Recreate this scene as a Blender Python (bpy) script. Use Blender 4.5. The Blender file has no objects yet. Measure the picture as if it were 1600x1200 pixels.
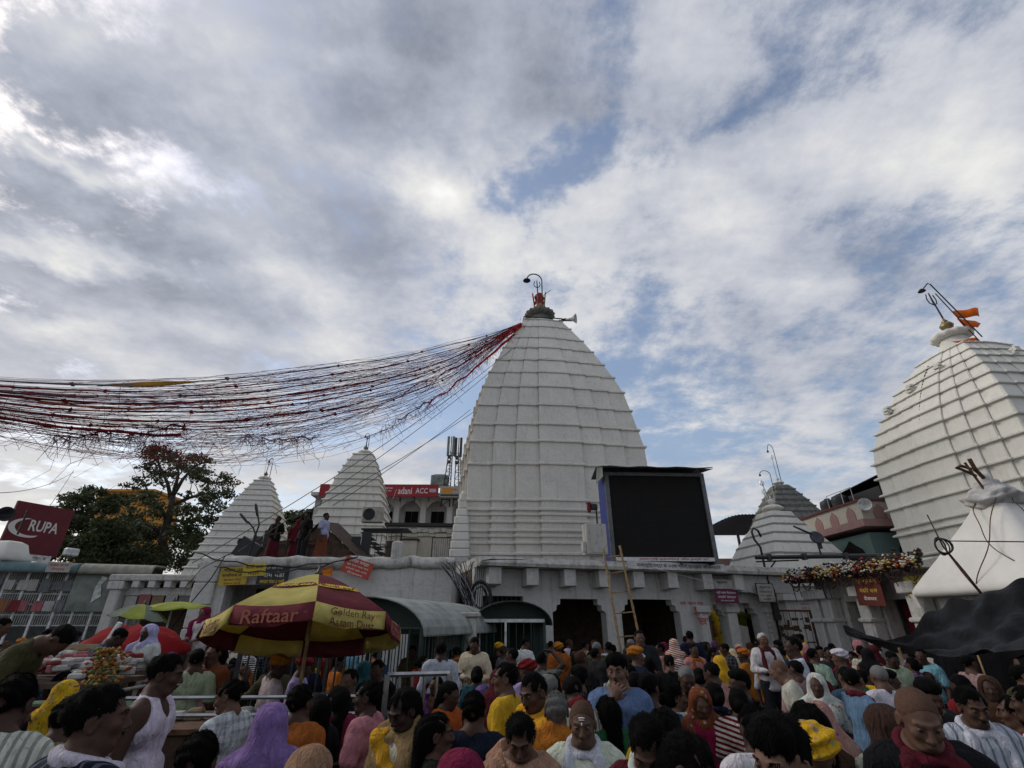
import bpy, bmesh, math, random, time
import numpy as np
from mathutils import Matrix, Vector, Euler

T0 = time.time()
R = math.radians
rnd = random.Random(7)
scene = bpy.context.scene
col = scene.collection

# ------------------------------------------------------------------ camera
CAM_Z = 2.0
PITCH = math.atan(372 / 750)
cam = bpy.data.cameras.new('camera')
cam.sensor_width = 36.0
cam.lens = 750 / 1600 * 36.0
cam.clip_start = 0.05
cam.clip_end = 6000
cam_ob = bpy.data.objects.new('camera', cam)
col.objects.link(cam_ob)
cam_ob.location = (0, 0, CAM_Z)
cam_ob.rotation_euler = (math.pi / 2 + PITCH, 0, 0)
scene.camera = cam_ob

# ------------------------------------------------------------------ exposure
vs = scene.view_settings
vs.view_transform = 'Standard'
vs.look = 'None'
vs.gamma = 1.0
vs.use_curve_mapping = False
vs.exposure = 0.0
scene.cycles.max_bounces = 5
scene.cycles.diffuse_bounces = 2
scene.cycles.use_denoising = True

# ------------------------------------------------------------------ sun (veiled by cloud, from the left)
SUN_AZ = R(-70)      # measured from the viewing direction, negative is left
SUN_EL = R(36)
sun = bpy.data.lights.new('sun', 'SUN')
sun.energy = 1.25
sun.angle = R(24)
sun.color = (1.0, 0.95, 0.87)
sun_ob = bpy.data.objects.new('sun', sun)
col.objects.link(sun_ob)
sdir = Vector((math.sin(SUN_AZ) * math.cos(SUN_EL), math.cos(SUN_AZ) * math.cos(SUN_EL), math.sin(SUN_EL)))
sun_ob.rotation_euler = sdir.to_track_quat('Z', 'Y').to_euler()
sun_ob.location = (-30, 10, 40)

# ------------------------------------------------------------------ world: Nishita sky behind broken cloud
world = bpy.data.worlds.new('World')
scene.world = world
world.use_nodes = True
world.cycles.sampling_method = 'MANUAL'
world.cycles.sample_map_resolution = 256
wt = world.node_tree
wt.nodes.clear()


class NG:
    """small helper to write node trees"""
    def __init__(s, tree):
        s.t = tree

    def n(s, typ, **kw):
        nd = s.t.nodes.new(typ)
        for k, v in kw.items():
            if k.startswith('i_'):
                nd.inputs[k[2:].replace('_', ' ')].default_value = v
            else:
                setattr(nd, k, v)
        return nd

    def l(s, a, b):
        s.t.links.new(a, b)

    def math(s, op, a, b=None, c=None, clamp=False):
        nd = s.t.nodes.new('ShaderNodeMath')
        nd.operation = op
        nd.use_clamp = clamp
        for i, v in enumerate((a, b, c)):
            if v is None:
                continue
            if isinstance(v, (int, float)):
                nd.inputs[i].default_value = v
            else:
                s.l(v, nd.inputs[i])
        return nd.outputs[0]

    def noise(s, vec, scale, detail=4, rough=0.5, dist=0.0, dims='3D', lac=2.0):
        nd = s.n('ShaderNodeTexNoise', noise_dimensions=dims)
        nd.inputs['Scale'].default_value = scale
        nd.inputs['Detail'].default_value = detail
        nd.inputs['Roughness'].default_value = rough
        nd.inputs['Distortion'].default_value = dist
        nd.inputs['Lacunarity'].default_value = lac
        if vec is not None:
            s.l(vec, nd.inputs['Vector'])
        return nd

    def ramp(s, fac, stops, interp='LINEAR'):
        nd = s.n('ShaderNodeValToRGB')
        cr = nd.color_ramp
        cr.interpolation = interp
        while len(cr.elements) < len(stops):
            cr.elements.new(0.5)
        for e, (p, c) in zip(cr.elements, stops):
            e.position = p
            e.color = (*c, 1) if len(c) == 3 else c
        s.l(fac, nd.inputs['Fac'])
        return nd

    def mix(s, fac, a, b, blend='MIX'):
        nd = s.n('ShaderNodeMix', data_type='RGBA', blend_type=blend)
        for sock, v in ((nd.inputs[0], fac), (nd.inputs[6], a), (nd.inputs[7], b)):
            if isinstance(v, (int, float)):
                sock.default_value = v
            elif isinstance(v, tuple):
                sock.default_value = (*v, 1) if len(v) == 3 else v
            else:
                s.l(v, sock)
        return nd.outputs[2]


g = NG(wt)
sky = g.n('ShaderNodeTexSky', sky_type='NISHITA')
sky.sun_disc = False
sky.sun_elevation = SUN_EL
sky.sun_rotation = SUN_AZ
sky.altitude = 200
sky.air_density = 1.1
sky.dust_density = 2.2
sky.ozone_density = 1.2
tc = g.n('ShaderNodeTexCoord')
sep = g.n('ShaderNodeSeparateXYZ')
g.l(tc.outputs['Generated'], sep.inputs[0])
zz = g.math('MAXIMUM', sep.outputs['Z'], 0.0)
den = g.math('ADD', zz, 0.16)
cmb = g.n('ShaderNodeCombineXYZ')
g.l(g.math('DIVIDE', sep.outputs['X'], den), cmb.inputs[0])
g.l(g.math('DIVIDE', sep.outputs['Y'], den), cmb.inputs[1])
P0 = cmb.outputs[0]                      # place on the flat cloud layer


def layer(px, py):
    """cloud-layer point seen at a place of the picture"""
    x, u = (px - 800) / 750, (600 - py) / 750
    c, s = math.cos(PITCH), math.sin(PITCH)
    d = Vector((x, c - u * s, s + u * c)).normalized()
    return np.array([d.x / (d.z + 0.16), d.y / (d.z + 0.16)])


# ragged edges: shift the layer by noise before asking for the cloud banks
wn = g.noise(P0, 2.6, 5, 0.62, dims='2D')
wv = g.n('ShaderNodeVectorMath', operation='SUBTRACT')
g.l(wn.outputs['Color'], wv.inputs[0])
wv.inputs[1].default_value = (0.5, 0.5, 0.5)
ws_ = g.n('ShaderNodeVectorMath', operation='SCALE')
g.l(wv.outputs[0], ws_.inputs[0])
ws_.inputs['Scale'].default_value = 0.42
wp_ = g.n('ShaderNodeVectorMath', operation='ADD')
g.l(P0, wp_.inputs[0])
g.l(ws_.outputs[0], wp_.inputs[1])
PW = wp_.outputs[0]
# banks of cloud: centre, half-axes and turn in the picture, change of brightness, change of cover
BANKS = [(340, 190, 300, 85, 24, -0.13, 0.20), (90, 90, 260, 130, 5, -0.01, 0.35), (650, 110, 210, 150, 20, -0.13, 0.15), (480, 70, 130, 50, 30, 0.06, -0.05), (130, 262, 150, 28, 16, 0.24, 0.3), (170, 340, 260, 42, 12, -0.10, 0.25),
         (70, 395, 140, 22, 8, 0.22, 0.25), (140, 445, 260, 36, 8, -0.08, 0.25), (60, 500, 150, 18, 8, 0.14, 0.2), (470, 470, 150, 45, 40, 0.10, 0.2), (570, 400, 120, 80, 25, -0.09, 0.15), (700, 320, 55, 80, -15, 0.16, 0.35), (800, 380, 130, 55, 25, 0.10, 0.22), (620, 420, 80, 40, 0, 0.02, 0.1),
         (815, 265, 80, 60, -30, 0.0, -0.55), (590, 280, 120, 45, 5, -0.02, -0.40), (950, 280, 140, 45, 30, 0.0, -0.45), (1120, 190, 170, 40, -35, 0.02, -0.25), (930, 60, 70, 80, 30, -0.02, -0.35), (1010, 110, 130, 90, 20, 0.08, 0.3), (1050, 330, 200, 70, 20, 0.10, 0.30),
         (1330, 260, 250, 80, -15, 0.08, 0.30), (1450, 90, 260, 110, -20, 0.07, 0.22), (1250, 550, 300, 60, 8, -0.08, 0.05), (1000, 470, 90, 60, 0, 0.04, -0.35), (1060, 640, 130, 80, 20, 0.02, -0.25), (1560, 300, 130, 160, -20, 0.08, 0.2), (1400, 430, 200, 50, 10, -0.06, 0.1), (1180, 430, 120, 60, 20, 0.06, 0.1), (640, 540, 220, 70, 0, 0.02, 0.3)]
accB, accK = None, None
for (bx, by, ra, rb, tn, dB, dK) in BANKS:
    c0 = layer(bx, by)
    ca, sa = math.cos(R(tn)), math.sin(R(tn))
    J = np.stack([layer(bx + ra * ca * 0.5, by + ra * sa * 0.5) - layer(bx - ra * ca * 0.5, by - ra * sa * 0.5),
                  layer(bx - rb * sa * 0.5, by + rb * ca * 0.5) - layer(bx + rb * sa * 0.5, by - rb * ca * 0.5)], 1)
    U_, S_, _ = np.linalg.svd(J)
    mpb = g.n('ShaderNodeMapping', vector_type='TEXTURE')
    g.l(PW, mpb.inputs['Vector'])
    mpb.inputs['Location'].default_value = (c0[0], c0[1], 0)
    mpb.inputs['Rotation'].default_value = (0, 0, math.atan2(U_[1, 0], U_[0, 0]))
    mpb.inputs['Scale'].default_value = (S_[0] * 1.55, S_[1] * 1.55, 1)
    mr = g.n('ShaderNodeTexGradient', gradient_type='SPHERICAL')
    g.l(mpb.outputs[0], mr.inputs[0])
    dB, dK = dB * 1.35, dK * 1.35
    accB = g.math('MULTIPLY_ADD', mr.outputs['Fac'], dB, accB if accB is not None else 0.0)
    accK = g.math('MULTIPLY_ADD', mr.outputs['Fac'], dK, accK if accK is not None else 0.0)
mp = g.n('ShaderNodeMapping')
mp.inputs['Rotation'].default_value = (0, 0, R(28))
mp.inputs['Scale'].default_value = (0.62, 1.0, 1)
mp.inputs['Location'].default_value = (3.1, 7.7, 0)
g.l(P0, mp.inputs['Vector'])
n1 = g.noise(mp.outputs[0], 1.5, 7, 0.56, 0.12, dims='2D')
mp2 = g.n('ShaderNodeMapping')            # the same layer a little towards the sun: lit edges, dark bellies
mp2.inputs['Location'].default_value = (-0.10, 0.04, 0)
g.l(mp.outputs[0], mp2.inputs['Vector'])
n1s = g.noise(mp2.outputs[0], 1.5, 5, 0.56, 0.12, dims='2D')
n2 = g.noise(P0, 4.8, 9, 0.66, 0.0, dims='2D')
m1 = g.math('SUBTRACT', n1.outputs[0], 0.5)
m2 = g.math('SUBTRACT', n2.outputs[0], 0.5)
lit = g.math('SUBTRACT', n1.outputs[0], n1s.outputs[0])
cv = g.math('ADD', g.math('ADD', g.math('MULTIPLY', m1, 1.7), g.math('MULTIPLY', m2, 1.7)), g.math('ADD', accK, 0.62))
mrc = g.n('ShaderNodeMapRange', interpolation_type='SMOOTHSTEP')
g.l(cv, mrc.inputs[0])
mrc.inputs[1].default_value, mrc.inputs[2].default_value, mrc.inputs[3].default_value, mrc.inputs[4].default_value = 0.15, 0.82, 0.14, 1.0
br_ = g.math('ADD', g.math('ADD', g.math('MULTIPLY', m1, -0.18), g.math('MULTIPLY', m2, 0.46)), g.math('ADD', accB, 0.56))
br_ = g.math('MAXIMUM', g.math('MULTIPLY_ADD', lit, 0.85, br_), 0.18)
tint = g.ramp(br_, [(0.15, (0.84, 0.95, 1.20)), (0.48, (0.90, 0.965, 1.14)), (0.80, (1.0, 0.995, 0.98))])
vb_ = g.n('ShaderNodeVectorMath', operation='SCALE')
g.l(tint.outputs[0], vb_.inputs[0])
g.l(br_, vb_.inputs['Scale'])
cl = vb_.outputs[0]
# warm pale air low on the sun's side, cooler pale air elsewhere near the horizon
hz = g.math('POWER', g.math('SUBTRACT', 1.0, g.math('MINIMUM', zz, 1.0)), 4.2)
sv = g.n('ShaderNodeVectorMath', operation='DOT_PRODUCT')
g.l(tc.outputs['Generated'], sv.inputs[0])
sv.inputs[1].default_value = tuple(Vector((sdir.x, sdir.y, 0.15)).normalized())
side = g.math('POWER', g.math('MAXIMUM', g.math('MULTIPLY_ADD', sv.outputs['Value'], 0.5, 0.5), 0.0), 2.0)
hcol = g.mix(side, (0.52, 0.55, 0.60), (1.0, 0.94, 0.83))
cl = g.mix(g.math('MULTIPLY', hz, 0.80), cl, hcol)
bgs = g.n('ShaderNodeBackground')
bgs.inputs['Strength'].default_value = 0.15
g.l(sky.outputs[0], bgs.inputs['Color'])
bgc = g.n('ShaderNodeBackground')
bgc.inputs['Strength'].default_value = 1.0
g.l(cl, bgc.inputs['Color'])
ms = g.n('ShaderNodeMixShader')
g.l(g.math('MAXIMUM', mrc.outputs[0], g.math('MULTIPLY', hz, 0.9)), ms.inputs[0])
g.l(bgs.outputs[0], ms.inputs[1])
g.l(bgc.outputs[0], ms.inputs[2])
out = g.n('ShaderNodeOutputWorld')
g.l(ms.outputs[0], out.inputs['Surface'])


# ------------------------------------------------------------------ places
def ray(px, py):
    """direction of sight through a point of the 1600 x 1200 frame"""
    x = (px - 800) / 750
    u = (600 - py) / 750
    c, s = math.cos(PITCH), math.sin(PITCH)
    return Vector((x, c - u * s, s + u * c))


def at(px, py, Y):
    d = ray(px, py)
    return Vector((0, 0, CAM_Z)) + d * (Y / d.y)


def at_x(px, py, X):
    d = ray(px, py)
    return Vector((0, 0, CAM_Z)) + d * (X / d.x)


# ------------------------------------------------------------------ materials
MATS = {}


def new_mat(name):
    m = bpy.data.materials.new(name)
    m.use_nodes = True
    t = m.node_tree
    t.nodes.clear()
    o = t.nodes.new('ShaderNodeOutputMaterial')
    b = t.nodes.new('ShaderNodeBsdfPrincipled')
    t.links.new(b.outputs[0], o.inputs['Surface'])
    MATS[name] = m
    return m, NG(t), b


def plain(name, colr, rough=0.7, metal=0.0, var=0.12, scale=6.0, bump=0.0, bscale=40, spec=0.4):
    """one colour broken by grime-like noise, with a fine relief"""
    m, g, b = new_mat(name)
    co = g.n('ShaderNodeTexCoord').outputs['Object']
    nz = g.noise(co, scale, 6, 0.6)
    c2 = tuple(min(1, c * (1 - var * 2.0)) for c in colr)
    c1 = tuple(min(1, c * (1 + var)) for c in colr)
    rm = g.ramp(nz.outputs[0], [(0.3, c2), (0.62, c1)])
    g.l(rm.outputs[0], b.inputs['Base Color'])
    b.inputs['Roughness'].default_value = rough
    b.inputs['Metallic'].default_value = metal
    b.inputs['Specular IOR Level'].default_value = spec
    if bump:
        n2 = g.noise(co, bscale, 5, 0.6)
        bp = g.n('ShaderNodeBump')
        bp.inputs['Strength'].default_value = bump
        bp.inputs['Distance'].default_value = 0.02
        g.l(n2.outputs[0], bp.inputs['Height'])
        g.l(bp.outputs[0], b.inputs['Normal'])
    return m


def plaster(name, colr, stain=0.35, stain_col=(0.16, 0.15, 0.13), relief=0.35, streak=0.5, moss=0.0):
    """lime-washed plaster: trowel relief, soft tone changes, run-down streaks"""
    m, g, b = new_mat(name)
    co = g.n('ShaderNodeTexCoord').outputs['Object']
    n1 = g.noise(co, 0.9, 6, 0.6, 0.4)
    n2 = g.noise(co, 5.5, 7, 0.62)
    base = g.ramp(n1.outputs[0], [(0.3, tuple(c * 0.86 for c in colr)), (0.68, colr)])
    mpn = g.n('ShaderNodeMapping')
    mpn.inputs['Scale'].default_value = (3.2, 3.2, 0.22)
    g.l(co, mpn.inputs[0])
    n3 = g.noise(mpn.outputs[0], 2.2, 6, 0.65, 0.2)
    st = g.ramp(n3.outputs[0], [(0.54, (0, 0, 0)), (0.74, (1, 1, 1))])
    blot = g.ramp(n2.outputs[0], [(0.52, (0, 0, 0)), (0.78, (1, 1, 1))])
    f = g.math('ADD', g.math('MULTIPLY', st.outputs[0], streak * stain), g.math('MULTIPLY', blot.outputs[0], 0.55 * stain), clamp=True)
    c = g.mix(f, base.outputs[0], stain_col)
    if moss:
        n5 = g.noise(co, 2.4, 8, 0.7, 0.6)
        mm = g.ramp(n5.outputs[0], [(0.45, (0, 0, 0)), (0.62, (1, 1, 1))])
        c = g.mix(g.math('MULTIPLY', mm.outputs[0], moss), c, (0.035, 0.04, 0.025))
    g.l(c, b.inputs['Base Color'])
    b.inputs['Roughness'].default_value = 0.86
    b.inputs['Specular IOR Level'].default_value = 0.25
    n4 = g.noise(co, 4.5, 8, 0.68, 0.6)
    bp = g.n('ShaderNodeBump')
    bp.inputs['Strength'].default_value = relief
    bp.inputs['Distance'].default_value = 0.06
    g.l(n4.outputs[0], bp.inputs['Height'])
    g.l(bp.outputs[0], b.inputs['Normal'])
    return m


def flat(name, colr, rough=0.8, spec=0.3):
    m, g, b = new_mat(name)
    b.inputs['Base Color'].default_value = (*colr, 1)
    b.inputs['Roughness'].default_value = rough
    b.inputs['Specular IOR Level'].default_value = spec
    return m


def fabric(name, colr, trans=0.0, var=0.15, rough=0.9, bump=0.3, bscale=9):
    m, g, b = new_mat(name)
    co = g.n('ShaderNodeTexCoord').outputs['Object']
    nz = g.noise(co, 5, 5, 0.6)
    rm = g.ramp(nz.outputs[0], [(0.3, tuple(c * (1 - var) for c in colr)), (0.65, tuple(min(1, c * (1 + var)) for c in colr))])
    g.l(rm.outputs[0], b.inputs['Base Color'])
    b.inputs['Roughness'].default_value = rough
    b.inputs['Specular IOR Level'].default_value = 0.2
    n2 = g.noise(co, bscale, 4, 0.55, 0.5)
    bp = g.n('ShaderNodeBump')
    bp.inputs['Strength'].default_value = bump
    bp.inputs['Distance'].default_value = 0.05
    g.l(n2.outputs[0], bp.inputs['Height'])
    g.l(bp.outputs[0], b.inputs['Normal'])
    if trans:
        tr = g.n('ShaderNodeBsdfTranslucent')
        g.l(rm.outputs[0], tr.inputs['Color'])
        mx = g.n('ShaderNodeMixShader')
        mx.inputs[0].default_value = trans
        o = [n for n in g.t.nodes if n.type == 'OUTPUT_MATERIAL'][0]
        g.l(b.outputs[0], mx.inputs[1])
        g.l(tr.outputs[0], mx.inputs[2])
        g.l(mx.outputs[0], o.inputs['Surface'])
    return m


M_white = plaster('temple_whitewash', (0.69, 0.655, 0.59), 0.40, (0.24, 0.215, 0.175), 0.95, 0.8)
M_white2 = plaster('tower_cream_wash', (0.68, 0.66, 0.60), 0.30, (0.25, 0.23, 0.18), 0.35, 0.9)
M_wall = plaster('wall_whitewash', (0.54, 0.525, 0.50), 0.62, (0.13, 0.115, 0.10), 0.8, 0.9)  # base tone lowered to stand for shade under the arcade ledge
M_dirty = plaster('weathered_wash', (0.50, 0.48, 0.44), 0.75, (0.10, 0.095, 0.08), 0.6, 0.9, 0.25)
M_ledge = plaster('mossy_ledge', (0.52, 0.50, 0.46), 0.7, (0.09, 0.085, 0.07), 0.6, 0.9, 0.45)
M_grey = plaster('weathered_stone', (0.20, 0.20, 0.185), 0.9, (0.05, 0.05, 0.045), 0.8, 1.0, 0.5)
M_cream = plaster('cream_wash', (0.52, 0.48, 0.40), 0.55, (0.14, 0.11, 0.09), 0.35, 0.8)
M_pink = plaster('pink_wash', (0.36, 0.22, 0.195), 0.5, (0.10, 0.04, 0.035), 0.3, 0.8)
M_green = plaster('green_wash', (0.12, 0.18, 0.165), 0.4, (0.08, 0.12, 0.11), 0.3)
M_orange = plaster('orange_wash', (0.60, 0.26, 0.05), 0.35, (0.25, 0.1, 0.03), 0.25)
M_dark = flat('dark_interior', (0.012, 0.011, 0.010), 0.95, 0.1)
M_steel = plain('dark_steel', (0.045, 0.045, 0.048), 0.5, 0.5, 0.25, 9)
M_black = plain('black_paint', (0.012, 0.012, 0.013), 0.5, 0.0, 0.2, 9)
M_rail = plain('bright_steel', (0.36, 0.36, 0.36), 0.3, 0.9, 0.15, 9)
M_whitemetal = plain('white_painted_metal', (0.55, 0.55, 0.53), 0.5, 0.0, 0.2, 8)
M_rust = plain('rusty_iron', (0.10, 0.05, 0.03), 0.8, 0.2, 0.35, 14, 0.2)
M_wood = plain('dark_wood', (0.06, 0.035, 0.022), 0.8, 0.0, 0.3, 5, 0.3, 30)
M_bamboo = plain('bamboo', (0.25, 0.16, 0.07), 0.6, 0.0, 0.25, 12, 0.2)
M_brass = plain('brass', (0.24, 0.19, 0.10), 0.45, 0.7, 0.2, 8)
M_cable = plain('black_cable', (0.014, 0.014, 0.015), 0.6, 0.0, 0.2, 5)
M_cableg = plain('grey_cable', (0.28, 0.28, 0.29), 0.55, 0.0, 0.2, 5)
M_grn = plain('green_sheet', (0.028, 0.05, 0.042), 0.55, 0.1, 0.2, 3)
M_greysheet = plain('grey_green_sheet', (0.17, 0.19, 0.17), 0.6, 0.1, 0.25, 2.5, 0.1)


# ------------------------------------------------------------------ mesh building
class MB:
    def __init__(s):
        s.v = []
        s.f = []

    def add(s, verts, faces):
        o = len(s.v)
        s.v.extend([tuple(v) for v in verts])
        s.f.extend([tuple(i + o for i in f) for f in faces])
        return s

    def box(s, c, size, M=None):
        cx, cy, cz = c
        a, b, d = size[0] / 2, size[1] / 2, size[2] / 2
        vs_ = [Vector((cx + i * a, cy + j * b, cz + k * d)) for k in (-1, 1) for j in (-1, 1) for i in (-1, 1)]
        if M is not None:
            vs_ = [M @ v for v in vs_]
        return s.add(vs_, [(0, 2, 3, 1), (4, 5, 7, 6), (0, 1, 5, 4), (1, 3, 7, 5), (3, 2, 6, 7), (2, 0, 4, 6)])

    def rbox(s, c, size, r=0.02, M=None):
        """box with chamfered upright edges and top"""
        cx, cy, cz = c
        a, b, d = size[0] / 2, size[1] / 2, size[2] / 2
        r = min(r, a * 0.45, b * 0.45, d * 0.45)
        def ring(a_, b_, z):
            q = []
            for sx, sy in ((1, 1), (-1, 1), (-1, -1), (1, -1)):
                p1 = (cx + sx * a_, cy + sy * (b_ - r), z)
                p2 = (cx + sx * (a_ - r), cy + sy * b_, z)
                q += [p1, p2] if sx * sy > 0 else [p2, p1]
            return q
        rings = [ring(a - r, b - r, cz - d), ring(a, b, cz - d + r), ring(a, b, cz + d - r), ring(a - r, b - r, cz + d)]
        return s.loft(rings, True, True, M)

    def loft(s, rings, cap0=False, cap1=False, M=None, closed=True):
        n = len(rings[0])
        vs_ = [Vector(p) for r_ in rings for p in r_]
        if M is not None:
            vs_ = [M @ v for v in vs_]
        fs = []
        for i in range(len(rings) - 1):
            for j in range(n if closed else n - 1):
                k = (j + 1) % n
                fs.append((i * n + j, i * n + k, (i + 1) * n + k, (i + 1) * n + j))
        if cap0:
            fs.append(tuple(reversed(range(n))))
        if cap1:
            fs.append(tuple((len(rings) - 1) * n + j for j in range(n)))
        return s.add(vs_, fs)

    def tube(s, pts, r, n=6, cap=True):
        pts = [Vector(p) for p in pts]
        rr = r if isinstance(r, (list, tuple)) else [r] * len(pts)
        rings = []
        up = None
        for i, p in enumerate(pts):
            d = (pts[min(i + 1, len(pts) - 1)] - pts[max(i - 1, 0)])
            if d.length < 1e-9:
                d = Vector((0, 0, 1))
            d.normalize()
            if up is None:
                up = Vector((0, 0, 1)) if abs(d.z) < 0.95 else Vector((1, 0, 0))
            a = d.cross(up)
            if a.length < 1e-6:
                a = d.cross(Vector((0, 1, 0)))
            a.normalize()
            b = a.cross(d)
            b.normalize()
            up = b
            rings.append([p + (a * math.cos(t) + b * math.sin(t)) * rr[i] for t in [2 * math.pi * k / n for k in range(n)]])
        return s.loft(rings, cap, cap)

    def ribbon(s, pts, w, up=(0, 0, 1), th=0.004):
        pts = [Vector(p) for p in pts]
        up = Vector(up)
        ww = w if isinstance(w, (list, tuple)) else [w] * len(pts)
        rings = []
        for i, p in enumerate(pts):
            d = (pts[min(i + 1, len(pts) - 1)] - pts[max(i - 1, 0)]).normalized()
            a = d.cross(up).normalized() * th
            h = up * (ww[i] / 2)
            rings.append([p - h - a, p - h + a, p + h + a, p + h - a])
        return s.loft(rings, True, True)

    def lathe(s, prof, n=16, c=(0, 0, 0), M=None, lobes=0, amp=0.0):
        rings = []
        for r_, z in prof:
            ring = []
            for k in range(n):
                t = 2 * math.pi * k / n
                q = r_ * (1 + (amp * math.cos(lobes * t) if lobes else 0))
                ring.append((c[0] + q * math.cos(t), c[1] + q * math.sin(t), c[2] + z))
            rings.append(ring)
        return s.loft(rings, True, True, M)

    def poly(s, pts, th, M=None):
        """outline in the xz plane, given a thickness along y"""
        n = len(pts)
        a = [(x, -th / 2, z) for x, z in pts]
        b = [(x, th / 2, z) for x, z in pts]
        vs_ = [Vector(p) for p in a + b]
        if M is not None:
            vs_ = [M @ v for v in vs_]
        fs = [tuple(range(n)), tuple(reversed(range(n, 2 * n)))]
        fs += [((i + 1) % n, i, n + i, n + (i + 1) % n) for i in range(n)]
        return s.add(vs_, fs)

    def mesh(s, name='m', smooth=False):
        me = bpy.data.meshes.new(name)
        me.from_pydata(s.v, [], s.f)
        if smooth:
            me.polygons.foreach_set('use_smooth', [True] * len(me.polygons))
        me.update()
        return me

    def build(s, name, mat, parent=None, smooth=False, recalc=True):
        me = s.mesh(name, smooth)
        if recalc:
            bm = bmesh.new()
            bm.from_mesh(me)
            bmesh.ops.recalc_face_normals(bm, faces=bm.faces)
            bm.to_mesh(me)
            bm.free()
        me.materials.append(mat)
        return link(name, me, parent)


def link(name, me, parent=None):
    o = bpy.data.objects.new(name, me)
    col.objects.link(o)
    if parent is not None:
        o.parent = parent
    return o


def tag(o, label, cat, group=None, kind=None):
    o['label'] = label
    o['category'] = cat
    if group:
        o['group'] = group
    if kind:
        o['kind'] = kind
    return o


def thing(name, loc, yaw, label, cat, group=None, rot=None):
    o = bpy.data.objects.new(name, None)
    o.empty_display_size = 0.2
    col.objects.link(o)
    o.location = loc
    o.rotation_euler = rot if rot is not None else (0, 0, yaw)
    return tag(o, label, cat, group)


def struct(o):
    o['kind'] = 'structure'
    return o


_txt = {}


def text_mesh(body, size=1.0, extrude=0.0, bold=0.0, align='CENTER', res=2):
    cu = bpy.data.curves.new('txt', 'FONT')
    cu.body = body
    cu.size = size
    cu.extrude = extrude
    cu.offset = bold
    cu.align_x = align
    cu.align_y = 'CENTER'
    cu.resolution_u = res
    ob = bpy.data.objects.new('txt', cu)
    col.objects.link(ob)
    dg = bpy.context.evaluated_depsgraph_get()
    me = bpy.data.meshes.new_from_object(ob.evaluated_get(dg))
    col.objects.unlink(ob)
    bpy.data.objects.remove(ob)
    bpy.data.curves.remove(cu)
    return me


def lettering(body, width, height, mat, parent, loc, rot=(R(90), 0, 0), extrude=0.002, bold=0.0, shear=0.0):
    """flat printed words fitted to a width and height, in the parent's frame"""
    me = text_mesh(body, 1.0, 0.0, bold)
    n = len(me.vertices)
    if n == 0:
        return None
    co = np.zeros(n * 3, np.float32)
    me.vertices.foreach_get('co', co)
    co = co.reshape(-1, 3)
    mn, mx = co.min(0), co.max(0)
    w, h = max(mx[0] - mn[0], 1e-4), max(mx[1] - mn[1], 1e-4)
    co[:, 0] = (co[:, 0] - (mn[0] + mx[0]) / 2) * width / w
    co[:, 1] = (co[:, 1] - (mn[1] + mx[1]) / 2) * height / h
    if shear:
        co[:, 0] += co[:, 1] * shear
    me.vertices.foreach_set('co', co.ravel())
    me.update()
    me.materials.clear()
    me.materials.append(mat)
    o = link('lettering', me, parent)
    o.location = loc
    o.rotation_euler = rot
    return o


# ------------------------------------------------------------------ ground
mgr, gg, bb = new_mat('courtyard_stone')
co = gg.n('ShaderNodeTexCoord').outputs['Object']
br = gg.n('ShaderNodeTexBrick')
br.inputs['Scale'].default_value = 1.0
br.inputs['Brick Width'].default_value = 0.9
br.inputs['Row Height'].default_value = 0.6
br.inputs['Mortar Size'].default_value = 0.012
br.inputs['Color1'].default_value = (0.13, 0.12, 0.11, 1)
br.inputs['Color2'].default_value = (0.09, 0.085, 0.08, 1)
br.inputs['Mortar'].default_value = (0.03, 0.03, 0.028, 1)
gg.l(co, br.inputs['Vector'])
nn = gg.noise(co, 1.3, 6, 0.6)
gg.l(gg.mix(0.5, br.outputs[0], nn.outputs[0], 'MULTIPLY'), bb.inputs['Base Color'])
bb.inputs['Roughness'].default_value = 0.7
struct(MB().add([(-900, -300, 0), (900, -300, 0), (900, 1500, 0), (-900, 1500, 0)], [(0, 1, 2, 3)]).build('ground', mgr))
# ================================================================== temple towers
FR = [-1.0, -0.75, -0.5, -0.24, 0.24, 0.5, 0.75, 1.0]      # column edges across a face
STEP = [0.0, 1.0, 2.0, 3.0, 2.0, 1.0, 0.0]                  # how far each column stands proud


def interp(tab, z):
    if z <= tab[0][0]:
        return tab[0][1]
    for (z0, w0), (z1, w1) in zip(tab, tab[1:]):
        if z <= z1:
            return w0 + (w1 - w0) * (z - z0) / (z1 - z0)
    return tab[-1][1]


def plan(w, step, grow=0.0):
    """stepped square outline, counter-clockwise from the front-left corner"""
    side = []
    for i in range(7):
        y = -(w + STEP[i] * step + grow)
        x0, x1 = FR[i] * w, FR[i + 1] * w
        if i == 0:
            x0 -= grow
        if i == 6:
            x1 += grow
        elif STEP[i] > STEP[i + 1]:
            x1 += grow
        if i > 0 and STEP[i] > STEP[i - 1]:
            x0 -= grow
        if i > 0 and STEP[i] < STEP[i - 1]:
            x0 += grow
        if i < 6 and STEP[i] < STEP[i + 1]:
            x1 -= grow
        side += [(x0, y), (x1, y)]
    pts = []
    for q in range(4):
        a = q * math.pi / 2
        c, s_ = round(math.cos(a)), round(math.sin(a))
        pts += [(x * c - y * s_, x * s_ + y * c) for x, y in side[:-1]]
    return pts


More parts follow.
